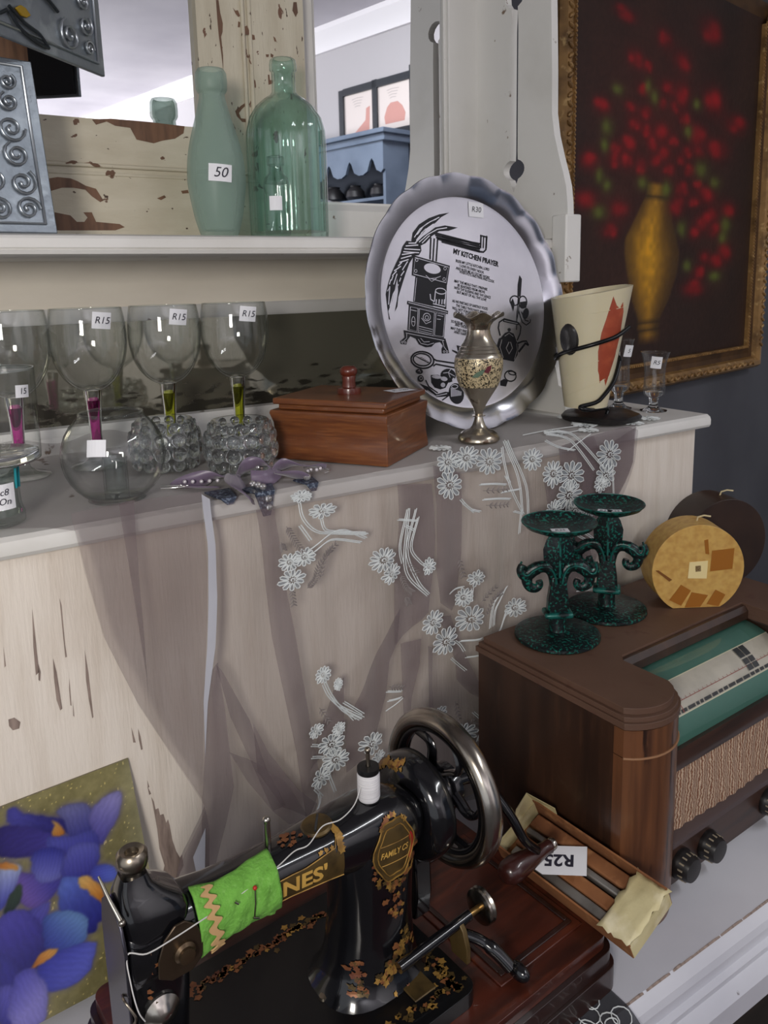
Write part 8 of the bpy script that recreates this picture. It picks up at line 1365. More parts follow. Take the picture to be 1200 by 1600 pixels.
def decal(poly, fn, m, name, parent, lift=0.0006, sub=3):
    """outline (x,z) filled with a fan, draped on a casting surface"""
    k = len(poly); cx = sum(p[0] for p in poly) / k; cz = sum(p[1] for p in poly) / k
    b = MB(); vs = [(cx, fn(cx, cz, lift), cz)]; fs = []
    for j in range(1, sub + 1):
        f_ = j / sub
        for p in poly:
            x = cx + (p[0] - cx) * f_; z = cz + (p[1] - cz) * f_; vs.append((x, fn(x, z, lift), z))
    for i in range(k): fs.append((0, 1 + (i + 1) % k, 1 + i))
    for j in range(sub - 1):
        for i in range(k):
            a_ = 1 + j * k + i; c_ = 1 + j * k + (i + 1) % k
            fs.append((a_, c_, c_ + k, a_ + k))
    return obj(name, b.add(vs, fs), m, parent, smooth=60, fixn=True)
def leafpoly(x, z, r, a):
    out = []
    for q in range(10):
        rr = r * (1.0 if q % 2 == 0 else 0.66) * random.uniform(0.75, 1.2); t = a + 2 * PI * q / 10
        out.append((x + rr * math.cos(t), z + rr * math.sin(t) * 0.9))
    return out
def leaves(name, spots, fn, parent, flat=False):
    """a spray of gilt transfer leaves"""
    b = MB()
    for (x, z, r, mi) in spots:
        poly = leafpoly(x, z, r, random.uniform(0, 6)); k = len(poly)
        vs = [fn(x, z)] + [fn(p[0], p[1]) for p in poly]
        b.add(vs, [(0, 1 + i, 1 + (i + 1) % k) for i in range(k)], mi)
    o = obj(name, b, [M_GOLD, M_RUSTG, M_GOLDD], parent, smooth=0, fixn=True); o['kind'] = 'stuff'
    return o
random.seed(12)
# banner with lettering on the arm
ban = [(-0.385, 0.2385), (-0.345, 0.2365), (-0.310, 0.2335), (-0.307, 0.246), (-0.306, 0.2585), (-0.303, 0.272), (-0.3115, 0.2655), (-0.345, 0.2605), (-0.385, 0.2605)]
bn = MB(); nx = 22
top_ = lambda x: 0.2605 + max(0, (x + 0.345)) * 0.16 + (0.006 if x > -0.309 else 0); bot_ = lambda x: 0.2385 - (x + 0.385) * 0.055
vs = []; fs = []
for i in range(nx + 1):
    x = -0.392 + 0.088 * i / nx
    for j in range(5):
        z = bot_(x) + (top_(x) - bot_(x)) * j / 4; vs.append((x, arm_front(x, z, 0.0006), z))
for i in range(nx):
    for j in range(4): q = i * 5 + j; fs.append((q, q + 5, q + 6, q + 1))
bn.add(vs, fs); banner = obj('name_banner', bn, M_GOLDD, SM, smooth=60)
for zf, in ((0,), (1,)):
    b = MB(); pts = []
    for i in range(nx + 1):
        x = -0.392 + 0.088 * i / nx; z = top_(x) if zf else bot_(x); pts.append((x, arm_front(x, z, 0.001), z))
    b.tube(pts, 0.0006, 5); obj('banner_edge', b, M_GOLD, banner, smooth=60)
def drape_text(name, s_, size, x, z, rot, fn, m, parent, sx=1.0, lift=0.0012, shear=0.0, bold=0.0):
    o = text(name, s_, size, Matrix.Identity(4), m, None, sx=sx, shear=shear, bold=bold)
    c, s2 = math.cos(rot), math.sin(rot)
    for v in o.data.vertices:
        xx = x + v.co.x * c - v.co.y * s2; zz = z + v.co.x * s2 + v.co.y * c
        v.co = (xx, fn(xx, zz, lift), zz)
    put(o, parent); return o
drape_text('gilt_lettering', "JONES'", 0.0205, -0.3600, 0.2490, -0.035, arm_front, M_BRIGHTG, banner, sx=1.22, bold=0.0006)
leaves('banner_leaves', [(-0.304 - 0.003 * random.random(), 0.262 + 0.003 * k, 0.0045, 0) for k in range(6)] + [(-0.315 - 0.006 * k, 0.267, 0.0028, 0) for k in range(3)], lambda x, z: (x, arm_front(x, z, 0.0011), z), SM)
# medallion on the pillar
med = [(-0.246 + 0.026 * math.cos(2 * PI * k / 28) * (1 + 0.05 * math.cos(8 * PI * k / 28)), 0.236 + 0.032 * math.sin(2 * PI * k / 28) * (1 + 0.06 * math.cos(12 * PI * k / 28))) for k in range(28)]
md = decal(med, pil_front, M_GOLDD, 'medallion', SM, 0.0006, 5)
ed = MB()
for sc_, w in ((0.80, 0.0006), (0.98, 0.0008)):
    pts = [(-0.246 + (p[0] + 0.246) * sc_, 0, 0.236 + (p[1] - 0.236) * sc_) for p in med]
    ed.tube([(x, pil_front(x, z, 0.0012), z) for x, _, z in pts], w, 5, loop=True)
for z in (0.2445, 0.2245):
    ed.tube([(x, pil_front(x, z - (x + 0.246) * 0.10, 0.0012), z - (x + 0.246) * 0.10) for x in [-0.264 + 0.0045 * k for k in range(9)]], 0.0005, 5)
obj('medallion_lines', ed, M_GOLD, md, smooth=60)
decal([(-0.230 + 0.010 * math.cos(t), 0.232 + 0.017 * math.sin(t)) for t in [-1.3 + 2.3 * k / 8 for k in range(9)]] + [(-0.230 + 0.005 * math.cos(t), 0.232 + 0.013 * math.sin(t)) for t in [1.0 - 2.3 * k / 8 for k in range(9)]], pil_front, M_REDP, 'red_ribbon', md, 0.001, 2)
drape_text('medallion_lettering', 'FAMILY CS', 0.0085, -0.2475, 0.2350, -0.09, pil_front, M_BRIGHTG, md, sx=0.88, lift=0.0014, shear=0.2, bold=0.0002)
sp = []
for k in range(46): 
    t = random.uniform(PI * 0.95, 2.05 * PI); r = random.uniform(0.95, 1.22); sp.append((-0.246 + 0.026 * r * math.cos(t), 0.232 + 0.032 * r * math.sin(t), random.uniform(0.0022, 0.0042), random.choice([0, 1, 2])))
for k in range(10):
    t = random.uniform(0.25 * PI, 0.75 * PI); sp.append((-0.246 + 0.024 * math.cos(t), 0.236 + 0.034 * math.sin(t), random.uniform(0.0022, 0.0038), random.choice([0, 0, 1])))
for k in range(26): sp.append((-0.248 + random.gauss(0, 0.006), random.uniform(0.160, 0.200), random.uniform(0.0022, 0.0042), random.choice([0, 1, 1])))
leaves('gilt_leaves', sp, lambda x, z: (x, pil_front(x, z, 0.001), z), SM)
sp = []
for k in range(60):
    f_ = random.random(); sp.append((-0.232 - 0.040 * f_ + random.gauss(0, 0.005), 0.132 - 0.036 * f_ + random.gauss(0, 0.006), random.uniform(0.0025, 0.0048), random.choice([0, 0, 1, 2])))
for k in range(26): sp.append((-0.294 + random.gauss(0, 0.004), random.uniform(0.094, 0.130), random.uniform(0.0025, 0.004), random.choice([1, 1, 2])))
leaves('gilt_leaves', sp, lambda x, z: (x, pil_front(x, z, 0.001), z), SM)
# gilt borders on the bed
onbed = lambda x, y: (x, y, 0.0845)
sp = [(x, 0.222 + random.gauss(0, 0.004), random.uniform(0.0028, 0.0055), random.choice([0, 1, 1, 2])) for x in [-0.470 + 0.0022 * k for k in range(98)]]
leaves('bed_border_leaves', sp, onbed, bed)
sp = [(-0.206 + random.gauss(0, 0.006), y, random.uniform(0.003, 0.006), random.choice([0, 1, 2])) for y in [0.050 + 0.0016 * k for k in range(44)]] + [(x, 0.058 + random.gauss(0, 0.004), random.uniform(0.003, 0.005), random.choice([0, 1, 2])) for x in [-0.34 + 0.003 * k for k in range(44)]]
leaves('bed_border_leaves', sp, onbed, bed)
b = MB(); b.box(-0.250, -0.222, 0.066, 0.100, 0.084, 0.0860); obj('slide_plate', b, M_GOLDD, bed, bevel=0.001)
b = MB(); b.lathe([(0, 0.084), (0.005, 0.084), (0.0045, 0.087), (0, 0.0878)], 14, M=Matrix.Translation((-0.318, 0.130, 0))); obj('bed_screw', b, M_STEEL, bed, smooth=50)
# spool pins, oil cap, spool
b = MB(); b.tube([(-0.254, 0.130, 0.276), (-0.254, 0.130, 0.334)], 0.0022, 10); b.sphere((-0.254, 0.130, 0.334), 0.0034, 10); obj('spool_pin', b, M_STEEL, SM, smooth=60)
b = MB(); b.tube([(-0.369, YC, 0.275), (-0.369, YC, 0.307)], 0.0034, 12); b.sphere((-0.369, YC, 0.307), 0.0040, 10); obj('spool_pin', b, M_NICK, SM, smooth=60)
b = MB(); b.lathe([(0, 0.0), (0.0155, 0.0), (0.0160, 0.002), (0.0140, 0.004), (0, 0.0048)], 28, M=Matrix.Translation((-0.316, YC - 0.002, 0.2755)) @ Matrix.Rotation(-0.10, 4, 'Y'))
oc = obj('arm_cap', b, M_GOLDD, SM, smooth=40)
b = MB(); b.box(-0.0125, 0.0125, -0.0012, 0.0012, 0.0040, 0.0052, 0, Matrix.Translation((-0.316, YC - 0.002, 0.2755)) @ Matrix.Rotation(0.9, 4, 'Z')); obj('cap_slot', b, M_JAPAN, oc, smooth=0)
# presser screw on the head, face plate, tension shield, bars
b = MB(); b.lathe([(0, 0.317), (0.0075, 0.317), (0.0080, 0.322), (0.0115, 0.324), (0.0130, 0.329), (0.0128, 0.336), (0.0100, 0.339), (0.0060, 0.3375), (0.0050, 0.333), (0, 0.333)], 24, M=Matrix.Translation((-0.495, YC, 0))); obj('presser_screw', b, M_STEEL, SM, smooth=50)
b = MB(); b.prism([(0.112, 0.150), (0.160, 0.150), (0.163, 0.270), (0.158, 0.290), (0.145, 0.302), (0.128, 0.302), (0.114, 0.290), (0.107, 0.270)], 0, 0.003, M=frame((-0.5135, 0, 0), (0, 1, 0), (0, 0, 1)) @ Matrix.Diagonal((1, 1, -1, 1))); obj('face_plate', b, mat('bright_face_plate', S(96, 94, 104), 0.24, 0.9), SM, fixn=True, bevel=0.001)
b = MB(); sh_ = [(-0.492, 0.236), (-0.481, 0.228), (-0.462, 0.228), (-0.453, 0.236), (-0.451, 0.252), (-0.456, 0.268), (-0.466, 0.277), (-0.475, 0.277), (-0.485, 0.268), (-0.491, 0.252)]
b.prism(sh_, 0, 0.0022, M=frame((0, YC - 0.0295, 0), (1, 0, 0), (0, 0, 1))); ts = obj('tension_shield', b, mat('dark_bronze', S(74, 62, 50), 0.32, 0.7), SM, smooth=30, fixn=True, bevel=0.0008)
b = MB(); b.lathe([(0, 0), (0.0095, 0), (0.0095, 0.003), (0.0070, 0.005), (0.0070, 0.008), (0, 0.009)], 22, M=Matrix.Translation((-0.469, YC - 0.0315, 0.250)) @ Matrix.Rotation(PI / 2, 4, 'X')); obj('tension_knob', b, mat('bronze', S(96, 80, 62), 0.3, 0.8), ts, smooth=40)
for x, z1 in ((-0.497, 0.300), (-0.480, 0.30)):
    b = MB(); b.tube([(x, YC, 0.092), (x, YC, 0.155)], 0.0034, 10); obj('needle_bar' if x < -0.49 else 'presser_bar', b, M_STEEL, SM, smooth=60)
b = MB(); b.prism([(-0.502, 0.085), (-0.462, 0.085), (-0.460, 0.089), (-0.476, 0.094), (-0.488, 0.094)], -0.005, 0.005, M=frame((0, YC, 0), (1, 0, 0), (0, 0, 1))); obj('presser_foot', b, M_STEEL, SM, fixn=True)
b = MB(); b.tube(bez([(-0.522, YC + 0.004, 0.326), (-0.519, YC - 0.010, 0.312), (-0.515, YC - 0.024, 0.298)], 6), [0.0010 + 0.00012 * q for q in range(13)], 8); b.sphere((-0.515, YC - 0.024, 0.298), 0.0032, 10); obj('take_up_lever', b, M_NICK, SM, smooth=60)
b = MB(); b.lathe([(0, 0), (0.0150, 0), (0.0155, 0.003), (0.0110, 0.006), (0.0060, 0.010), (0, 0.011)], 26, M=Matrix.Translation((-0.490, YC - 0.024, 0.200)) @ Matrix.Rotation(PI / 2, 4, 'X')); obj('tension_disc', b, M_NICK, SM, smooth=40)
b = MB(); b.tube(bez([(-0.517, YC - 0.012, 0.222), (-0.519, YC - 0.026, 0.228), (-0.514, YC - 0.034, 0.216), (-0.517, YC - 0.030, 0.206)], 8), 0.0011, 8); obj('thread_guide', b, M_STEEL, SM, smooth=60)
leaves('gilt_leaves', [(-0.500 + random.gauss(0, 0.004), z, random.uniform(0.0022, 0.0038), random.choice([1, 1, 2])) for z in [0.17 + 0.003 * k for k in range(34)]], lambda x, z: (x, YC - 0.0285 + max(0, (-0.495 - x)) * 0.8, z), SM)
leaves('gilt_leaves', [(-0.345 + random.gauss(0, 0.010), y, random.uniform(0.0025, 0.004), 1) for y in [-0.010 + 0.0012 * k for k in range(16)]], lambda x, y: (x, YC + y, interp(arm, x, (1, 2, 3))[0] + (interp(arm, x, (1, 2, 3))[1] / 2 + 0.0006) * (1 - min(0.97, abs(y) / (interp(arm, x, (1, 2, 3))[2] / 2)) ** 2.5) ** (1 / 2.5) + 0.0004), SM)
# ---- hand wheel, gear cover, crank
WX, WY, WZ, WR_ = -0.140, 0.146, 0.234, 0.0850
MW = Matrix.Translation((WX, WY, WZ)) @ Matrix.Rotation(PI / 2, 4, 'Y')
hw = MB(); hw.lathe([(WR_ - 0.016, -0.008), (WR_ - 0.008, -0.0125), (WR_ - 0.001, -0.0115), (WR_ + 0.003, -0.005), (WR_ + 0.004, 0.001), (WR_ + 0.002, 0.008), (WR_ - 0.005, 0.0125), (WR_ - 0.013, 0.010), (WR_ - 0.017, 0.003)], 96, 0, MW, closed=True)
rim = obj('hand_wheel', hw, M_NICK, SM, smooth=60, fixn=True, label='nickel rimmed hand wheel')
b = MB(); b.lathe([(WR_ - 0.0178, 0.0085), (WR_ - 0.0205, 0.004), (WR_ - 0.0205, -0.006), (WR_ - 0.0178, -0.0095), (WR_ - 0.0150, -0.0095), (WR_ - 0.0150, 0.0085)], 96, 0, MW, closed=True); obj('inner_rim', b, M_JAPAN, rim, smooth=60, fixn=True)
for k in range(6):
    a = 2 * PI * k / 6 + 0.35; pts = []
    for t in (0.0, 0.25, 0.5, 0.75, 1.0):
        r = 0.022 + (WR_ - 0.019 - 0.022) * t; aa = a + 0.42 * math.sin(t * PI * 0.9) - 0.1 * t
        pts.append(MW @ Vector((r * math.cos(aa), r * math.sin(aa), -0.002)))
    b = MB(); b.tube(bez(pts, 4), [0.0085 - 0.00018 * q for q in range(17)], 8, flat=0.55); obj('spoke', b, M_JAPAN, rim, smooth=60)
b = MB(); b.lathe([(0, -0.016), (0.020, -0.016), (0.026, -0.010), (0.026, 0.010), (0.018, 0.016), (0.010, 0.020), (0, 0.021)], 32, 0, MW); obj('hub', b, M_JAPAN, rim, smooth=50)
MG = Matrix.Translation((-0.176, WY + 0.004, WZ - 0.006)) @ Matrix.Rotation(PI / 2, 4, 'Y')
b = MB(); b.lathe([(0, -0.022), (0.034, -0.022), (0.050, -0.020), (0.0575, -0.013), (0.0590, -0.004), (0.0580, 0.008), (0.052, 0.012), (0, 0.012)], 64, 0, MG); gc = obj('gear_cover', b, M_JAPAN, SM, smooth=50)
sp = [(0.0515 + random.gauss(0, 0.0022), 0.75 + 0.030 * k, random.uniform(0.0028, 0.0046), random.choice([0, 0, 1])) for k in range(46)]
b = MB()
for r, t, s_, mi in sp:
    a = PI + 0.35 - t
    for poly in (leafpoly(0, 0, s_, random.uniform(0, 6)),):
        c0 = Vector((r * math.cos(t + 1.05), r * math.sin(t + 1.05), -0.0205 + max(0, (r - 0.050)) * 0.9 - 0.0006))
        vs = [MG @ c0] + [MG @ (c0 + Vector((p[0], p[1], max(0, (math.hypot(c0.x + p[0], c0.y + p[1]) - 0.050)) * 0.9 - max(0, r - 0.050) * 0.9))) for p in poly]
        b.add(vs, [(0, 1 + i, 1 + (i + 1) % len(poly)) for i in range(len(poly))], mi)
o = obj('gilt_leaves', b, [M_GOLD, M_RUSTG], gc, smooth=0); o['kind'] = 'stuff'
b = MB(); b.prism([(-0.010, 0.0), (0.010, 0.0), (0.014, 0.030), (0.012, 0.085), (-0.012, 0.085), (-0.014, 0.030)], -0.012, 0.012, M=frame((-0.172, WY + 0.01, 0.084), (0, 1, 0), (0, 0, 1))); obj('crank_bracket', b, M_JAPAN, SM, fixn=True, bevel=0.003)
b = MB(); b.tube(bez([(-0.118, WY, WZ), (-0.098, WY - 0.004, WZ - 0.004), (-0.082, WY - 0.022, WZ - 0.020), (-0.070, WY - 0.040, WZ - 0.048), (-0.058, WY - 0.050, WZ - 0.078), (-0.040, WY - 0.054, WZ - 0.098)], 6), [0.011 - 0.00014 * q for q in range(31)], 10, flat=0.7); ca_ = obj('crank_arm', b, M_JAPAN, SM, smooth=60)
Mh = frame((-0.020, 0.092, 0.132), (0, 0.3, 1), (0.2, 1, -0.3))
hp0 = Vector((-0.012, 0.094, 0.128)); hp1 = Vector((-0.092, 0.098, 0.124)); hd = (hp1 - hp0)
pr = [(0.0055, 0.0), (0.0085, 0.06), (0.0075, 0.14), (0.0095, 0.28), (0.0130, 0.55), (0.0150, 0.75), (0.0140, 0.90), (0.0090, 0.985), (0.0, 1.0)]
zax = hd.normalized(); xa = zax.orthogonal().normalized(); Mh = frame(hp0, xa, zax.cross(xa))
b = MB(); b.lathe([(0, 0)] + [(r, t * hd.length) for r, t in pr], 24, 0, Mh); hn = obj('crank_handle', b, mat('dark_rosewood', S(52, 24, 20), 0.28, coat=0.4), SM, smooth=60, label='dark turned wooden handle')
b = MB(); b.lathe([(0, -0.004), (0.0065, -0.004), (0.0075, 0.0), (0.006, 0.003), (0, 0.003)], 18, 0, Mh); obj('handle_ferrule', b, M_NICK, hn, smooth=50)
# ---- bobbin winder
b = MB(); b.tube([(-0.258, 0.082, 0.118), (-0.160, 0.082, 0.1235)], 0.0058, 14); wr = obj('winder_shaft', b, M_JAPAN, SM, smooth=50)
MB_ = Matrix.Translation((-0.141, 0.082, 0.1245)) @ Matrix.Rotation(PI / 2, 4, 'Y')
b = MB(); b.lathe([(0, -0.006), (0.014, -0.006), (0.0190, -0.0045), (0.0200, -0.0025), (0.0180, 0.0), (0.0200, 0.0025), (0.0190, 0.0045), (0.012, 0.006), (0, 0.0065)], 36, 0, MB_); obj('winder_wheel', b, M_NICK, wr, smooth=40)
b = MB(); b.tube([(-0.168, 0.082, 0.123), (-0.146, 0.082, 0.1242)], 0.0036, 10); obj('winder_axle', b, mat('worn_brass', S(150, 118, 70), 0.3, 0.9), wr, smooth=50)
b = MB(); b.prism([(0.066, 0.084), (0.090, 0.084), (0.094, 0.100), (0.088, 0.122), (0.080, 0.128), (0.072, 0.120), (0.066, 0.102)], -0.003, 0.003, M=frame((-0.176, 0, 0), (0, 1, 0), (0, 0, 1))); obj('winder_bracket', b, M_GOLDD, SM, smooth=30, fixn=True, bevel=0.001)
b = MB(); b.tube(bez([(-0.172, 0.078, 0.110), (-0.160, 0.066, 0.104), (-0.150, 0.052, 0.094), (-0.142, 0.038, 0.080)], 5), [0.0060] * 8 + [0.0075] * 8, 10); obj('winder_lever', b, M_JAPAN, SM, smooth=60)
b = MB(); b.sphere((-0.138, 0.030, 0.0790), 0.0095, 14, sc=(0.9, 1.5, 1.0)); obj('lever_knob', b, M_JAPAN, SM, smooth=60)

# ---- white thread spool on the pin, with its thread led along the arm
from mathutils import Matrix as _Mx
SMM = Matrix.Translation(SMO) @ Matrix.Rotation(SMR, 4, 'Z')
def smw(p): return SMM @ Vector(p)
SPL = thing('thread_spool', 'white cotton thread spool with black cap on the machine spool pin', 'thread spool', smw((-0.254, 0.130, 0.2795)), SMR)
M_COT = nmat('white_cotton', [S(224, 222, 224), (S(196, 194, 198), 200, 0.45, 0.6, (0.05, 0.05, 6))], 0.8, bump=0.3, bscale=300, bstretch=(0.05, 0.05, 3))
b = MB(); b.lathe([(0.0025, 0.0015), (0.0108, 0.0015), (0.0116, 0.004), (0.0116, 0.0285), (0.0108, 0.031), (0.0025, 0.031)], 32, closed=True); obj('wound_thread', b, M_COT, SPL, smooth=50, fixn=True)
b = MB(); b.lathe([(0.0025, 0.031), (0.0112, 0.031), (0.0116, 0.033), (0.0112, 0.0365), (0.0025, 0.037)], 32, closed=True); obj('spool_cap', b, mat('black_plastic', S(20, 20, 22), 0.35), SPL, smooth=40, fixn=True)
b = MB(); b.lathe([(0.0025, 0.0), (0.0112, 0.0), (0.0112, 0.0015), (0.0025, 0.0015)], 32, closed=True); obj('spool_flange', b, bpy.data.materials['black_plastic'], SPL, smooth=40, fixn=True)
def atop(x, y): 
    zc, h, d = interp(arm, x, (1, 2, 3)); q = min(0.97, abs(y) / (d / 2)); return zc + h / 2 * (1 - q ** 2.5) ** 0.4
th = [(-0.265, 0.128, 0.300), (-0.278, 0.122, 0.288), (-0.298, 0.118, 0.2835), (-0.316, 0.122, 0.2825), (-0.335, 0.118, atop(-0.335, -0.017) + 0.001), (-0.350, 0.119, atop(-0.35, -0.016) + 0.0012), (-0.372, 0.114, 0.272), (-0.400, 0.110, 0.270), (-0.430, 0.108, 0.2675), (-0.455, 0.1035, 0.269), (-0.478, 0.102, 0.268), (-0.500, 0.1035, 0.266), (-0.514, 0.108, 0.270), (-0.5145, 0.104, 0.245), (-0.512, 0.100, 0.222), (-0.506, 0.104, 0.205)]
b = MB(); b.tube([(Vector(p) - Vector((-0.254, 0.130, 0.2795))) for p in bez(th, 6)], 0.0006, 5)
obj('loose_thread', b, mat('white_thread', S(200, 198, 196), 0.8), SPL, smooth=60)

# ---- green felt cloth pinned round the arm
GF = thing('felt_cloth', 'bright green felt strip with pins and tan rickrack wrapped round the machine arm', 'cloth', smw((-0.415, 0.135, 0.226)), SMR)
gl = Matrix.Translation((0.415, -0.135, -0.226))
M_FELT = nmat('green_felt', [S(108, 168, 66), (S(94, 150, 54), 60, 0.45, 0.7, (1, 1, 1)), (S(122, 178, 82), 300, 0.55, 0.7, (1, 1, 1))], 0.95, bump=0.4, bscale=260)
def felt_pt(u, t, off=0.0025):
    """u along the arm (0 left .. 1 right), t angle from the top back (1.9 rad) over the front to below"""
    x = -0.452 + 0.080 * u
    zc, h, d = interp(arm, max(min(x, -0.38), -0.46), (1, 2, 3))
    hh = h / 2 + off; dd = d / 2 + off; n_ = 2.5
    c = math.cos(t); s_ = math.sin(t)
    y = dd * math.copysign(abs(c) ** (2 / n_), c); z = hh * math.copysign(abs(s_) ** (2 / n_), s_)
    return Vector((x, YC + y, zc + z))
b = MB(); nu, nt_ = 30, 34; vs = []; fs = []
for j in range(nt_ + 1):
    for i in range(nu + 1):
        u = i / nu
        t0_ = 1.75 + 0.12 * math.sin(u * 5); L_ = 2.95 + 0.10 * math.sin(u * 9 + 1) + 0.12 * math.sin(u * 19) + 0.25 * (0.5 - u) + (0.16 if u > 0.9 else 0)
        t = t0_ + L_ * j / nt_
        x_off = -0.004 * math.sin(3 * j / nt_) + 0.010 * (j / nt_) * 0.6
        p_ = felt_pt(u, t, 0.0024 + 0.0012 * math.sin(u * 11 + j * 0.35) ** 2 + (0.005 * max(0, j / nt_ - 0.86) * 7))
        vs.append(gl @ (p_ + Vector((x_off, -0.002 * max(0, (j / nt_ - 0.85)) * 6, 0))))
for j in range(nt_):
    for i in range(nu): q = j * (nu + 1) + i; fs.append((q, q + nu + 1, q + nu + 2, q + 1))
obj('felt', b.add(vs, fs), M_FELT, GF, smooth=60, solid=0.0022)
b = MB(); vs = []; fs = []; n_ = 180
for j in range(n_ + 1):
    t = 1.95 + 2.62 * j / n_; w = 0.15 + 0.040 * math.sin(j * 0.30) + 0.05 * j / n_
    for dw in (-0.045, 0.045):
        vs.append(gl @ (felt_pt(w + dw, t, 0.0058) + Vector((-0.004 * math.sin(3 * j / n_) + 0.006 * j / n_, 0, 0))))
for j in range(n_): fs.append((2 * j, 2 * j + 1, 2 * j + 3, 2 * j + 2))
obj('rickrack_trim', b.add(vs, fs), mat('tan_rickrack', S(186, 150, 104), 0.9), GF, smooth=0, solid=0.0012)
p0 = gl @ felt_pt(0.66, 2.62, 0.007); p1 = gl @ felt_pt(0.62, 3.35, 0.006)
b = MB(); b.tube([p0, (p0 + p1) / 2 + Vector((0, -0.0015, 0)), p1], 0.0006, 6); pn = obj('pin', b, M_NICK, GF, smooth=60)
b = MB(); b.sphere(p0, 0.0021, 12); obj('pin_head', b, mat('red_pin_head', S(170, 40, 30), 0.3), pn, smooth=60)
for u0, t0_, u1, t1_ in ((0.40, 2.72, 0.44, 2.82), (0.60, 3.32, 0.68, 3.46)):
    b = MB(); b.tube([gl @ felt_pt(u0, t0_, 0.0066), gl @ felt_pt(u1, t1_, 0.0066)], 0.0009, 6); obj('pin', b, M_NICK, GF, smooth=60)

# ---- box of attachments with the R25 tag
AB = thing('attachment_box', 'narrow open cardboard box of metal attachments beside the machine', 'box', smw((0.019, 0.070, 0.0672)), SMR + math.radians(-1))
M_CARD = nmat('brown_cardboard', [S(142, 92, 54), (S(112, 68, 40), 14, 0.4, 0.7, (1, 1, 1)), (S(168, 118, 76), 40, 0.55, 0.75, (1, 1, 1))], 0.8, bump=0.15)
M_TAPE = nmat('yellowed_paper', [S(206, 194, 150), (S(172, 156, 112), 18, 0.4, 0.7, (1, 1, 1)), (S(222, 212, 180), 34, 0.55, 0.75, (1, 1, 1))], 0.6, bump=0.25)
MT = Matrix.Translation((-0.037, 0, 0)) @ Matrix.Rotation(math.radians(-24), 4, 'Y') @ Matrix.Translation((0.037, 0, 0))
LB, WB_, HB = 0.100, 0.037, 0.024
obj('bottom', MB().box(-WB_, WB_, -LB, LB, 0, 0.0016, 0, MT), M_CARD, AB)
for s_ in (-1, 1):
    obj('long_side', MB().box(s_ * WB_ - 0.0011, s_ * WB_ + 0.0011, -LB, LB, 0.0, HB if s_ < 0 else HB + 0.004, 0, MT), M_CARD, AB)
obj('end_wall', MB().box(-WB_, WB_, LB - 0.0016, LB + 0.0006, 0.0, HB, 0, MT), M_TAPE, AB)
obj('end_wall', MB().box(-WB_, WB_, -LB - 0.0006, -LB + 0.0016, 0.0, HB * 0.8, 0, MT), M_TAPE, AB)
def crumple(x0, x1, y0, y1, z, amp, seed, nx=9, ny=7):
    r_ = random.Random(seed); b = MB(); vs = []; fs = []
    for j in range(ny + 1):
        for i in range(nx + 1):
            e_ = 0.003 if (i in (0, nx) or j in (0, ny)) else 0
            vs.append(MT @ Vector((x0 + (x1 - x0) * i / nx + r_.uniform(-e_, e_), y0 + (y1 - y0) * j / ny + r_.uniform(-e_, e_), z + amp * r_.uniform(-1, 1))))
    for j in range(ny):
        for i in range(nx): q = j * (nx + 1) + i; fs.append((q, q + 1, q + nx + 2, q + nx + 1))
    return b.add(vs, fs)
obj('taped_end', crumple(-WB_ - 0.002, WB_ + 0.002, -LB - 0.003, -LB + 0.040, HB + 0.001, 0.0014, 2), M_TAPE, AB, smooth=60, solid=0.001, label='yellowed torn paper over the near end')
b = MB(); vs = [MT @ Vector(p) for p in ((-0.004, LB, HB), (WB_ + 0.001, LB, HB), (WB_ + 0.001, LB - 0.040, HB + 0.002), (WB_ + 0.003, LB - 0.038, HB + 0.012), (WB_ - 0.004, LB + 0.002, HB + 0.020), (0.010, LB + 0.003, HB + 0.012))]
obj('torn_flap', b.add(vs, [(0, 1, 4, 5), (1, 2, 3, 4)]), M_TAPE, AB, smooth=0, solid=0.001)
M_GREYM = nmat('grey_metal', [S(160, 156, 150), (S(112, 108, 104), 20, 0.4, 0.7, (1, 1, 1))], 0.38, metal=0.7)
for k, (x, m, w, r_, l0, l1) in enumerate(((-0.026, M_GREYM, 0.0065, 0.006, -0.060, 0.085), (-0.010, M_CARD, 0.008, 0.006, -0.062, 0.09), (0.006, M_GREYM, 0.004, 0.008, -0.058, 0.088), (0.022, M_CARD, 0.009, 0.006, -0.060, 0.09))):
    b = MB(); b.box(x - w, x + w, l0, l1, 0.002, 0.012 + r_ * 0.5, 0, MT); obj('attachment', b, m, AB, bevel=0.002)
RT = thing('price_tag', 'white card tag reading R25 upside down, lying on the attachment box', 'price tag', (0.632, 0.612, 0.1035))
tx_, ty_ = Vector((0.0385, -0.045, 0.010)), Vector((0.040, 0.030, 0.010))
Mt = frame((0, 0, 0), tx_, ty_)
b = MB(); hw_, hh_ = 0.032, 0.0205
b.prism([(-hw_ + 0.002, -hh_ * 0.65), (-hw_ + 0.012, -hh_), (hw_, -hh_), (hw_, hh_), (-hw_ + 0.006, hh_), (-hw_, hh_ * 0.5)], 0, 0.0006, M=Mt)
tg = obj('card', b, M_PAPER, RT, smooth=0, fixn=True)
text('lettering', 'R25', 0.023, Mt @ Matrix.Translation((-0.001, 0.0, 0.0010)) @ Matrix.Rotation(PI, 4, 'Z'), M_INK, tg, bold=0.0007)
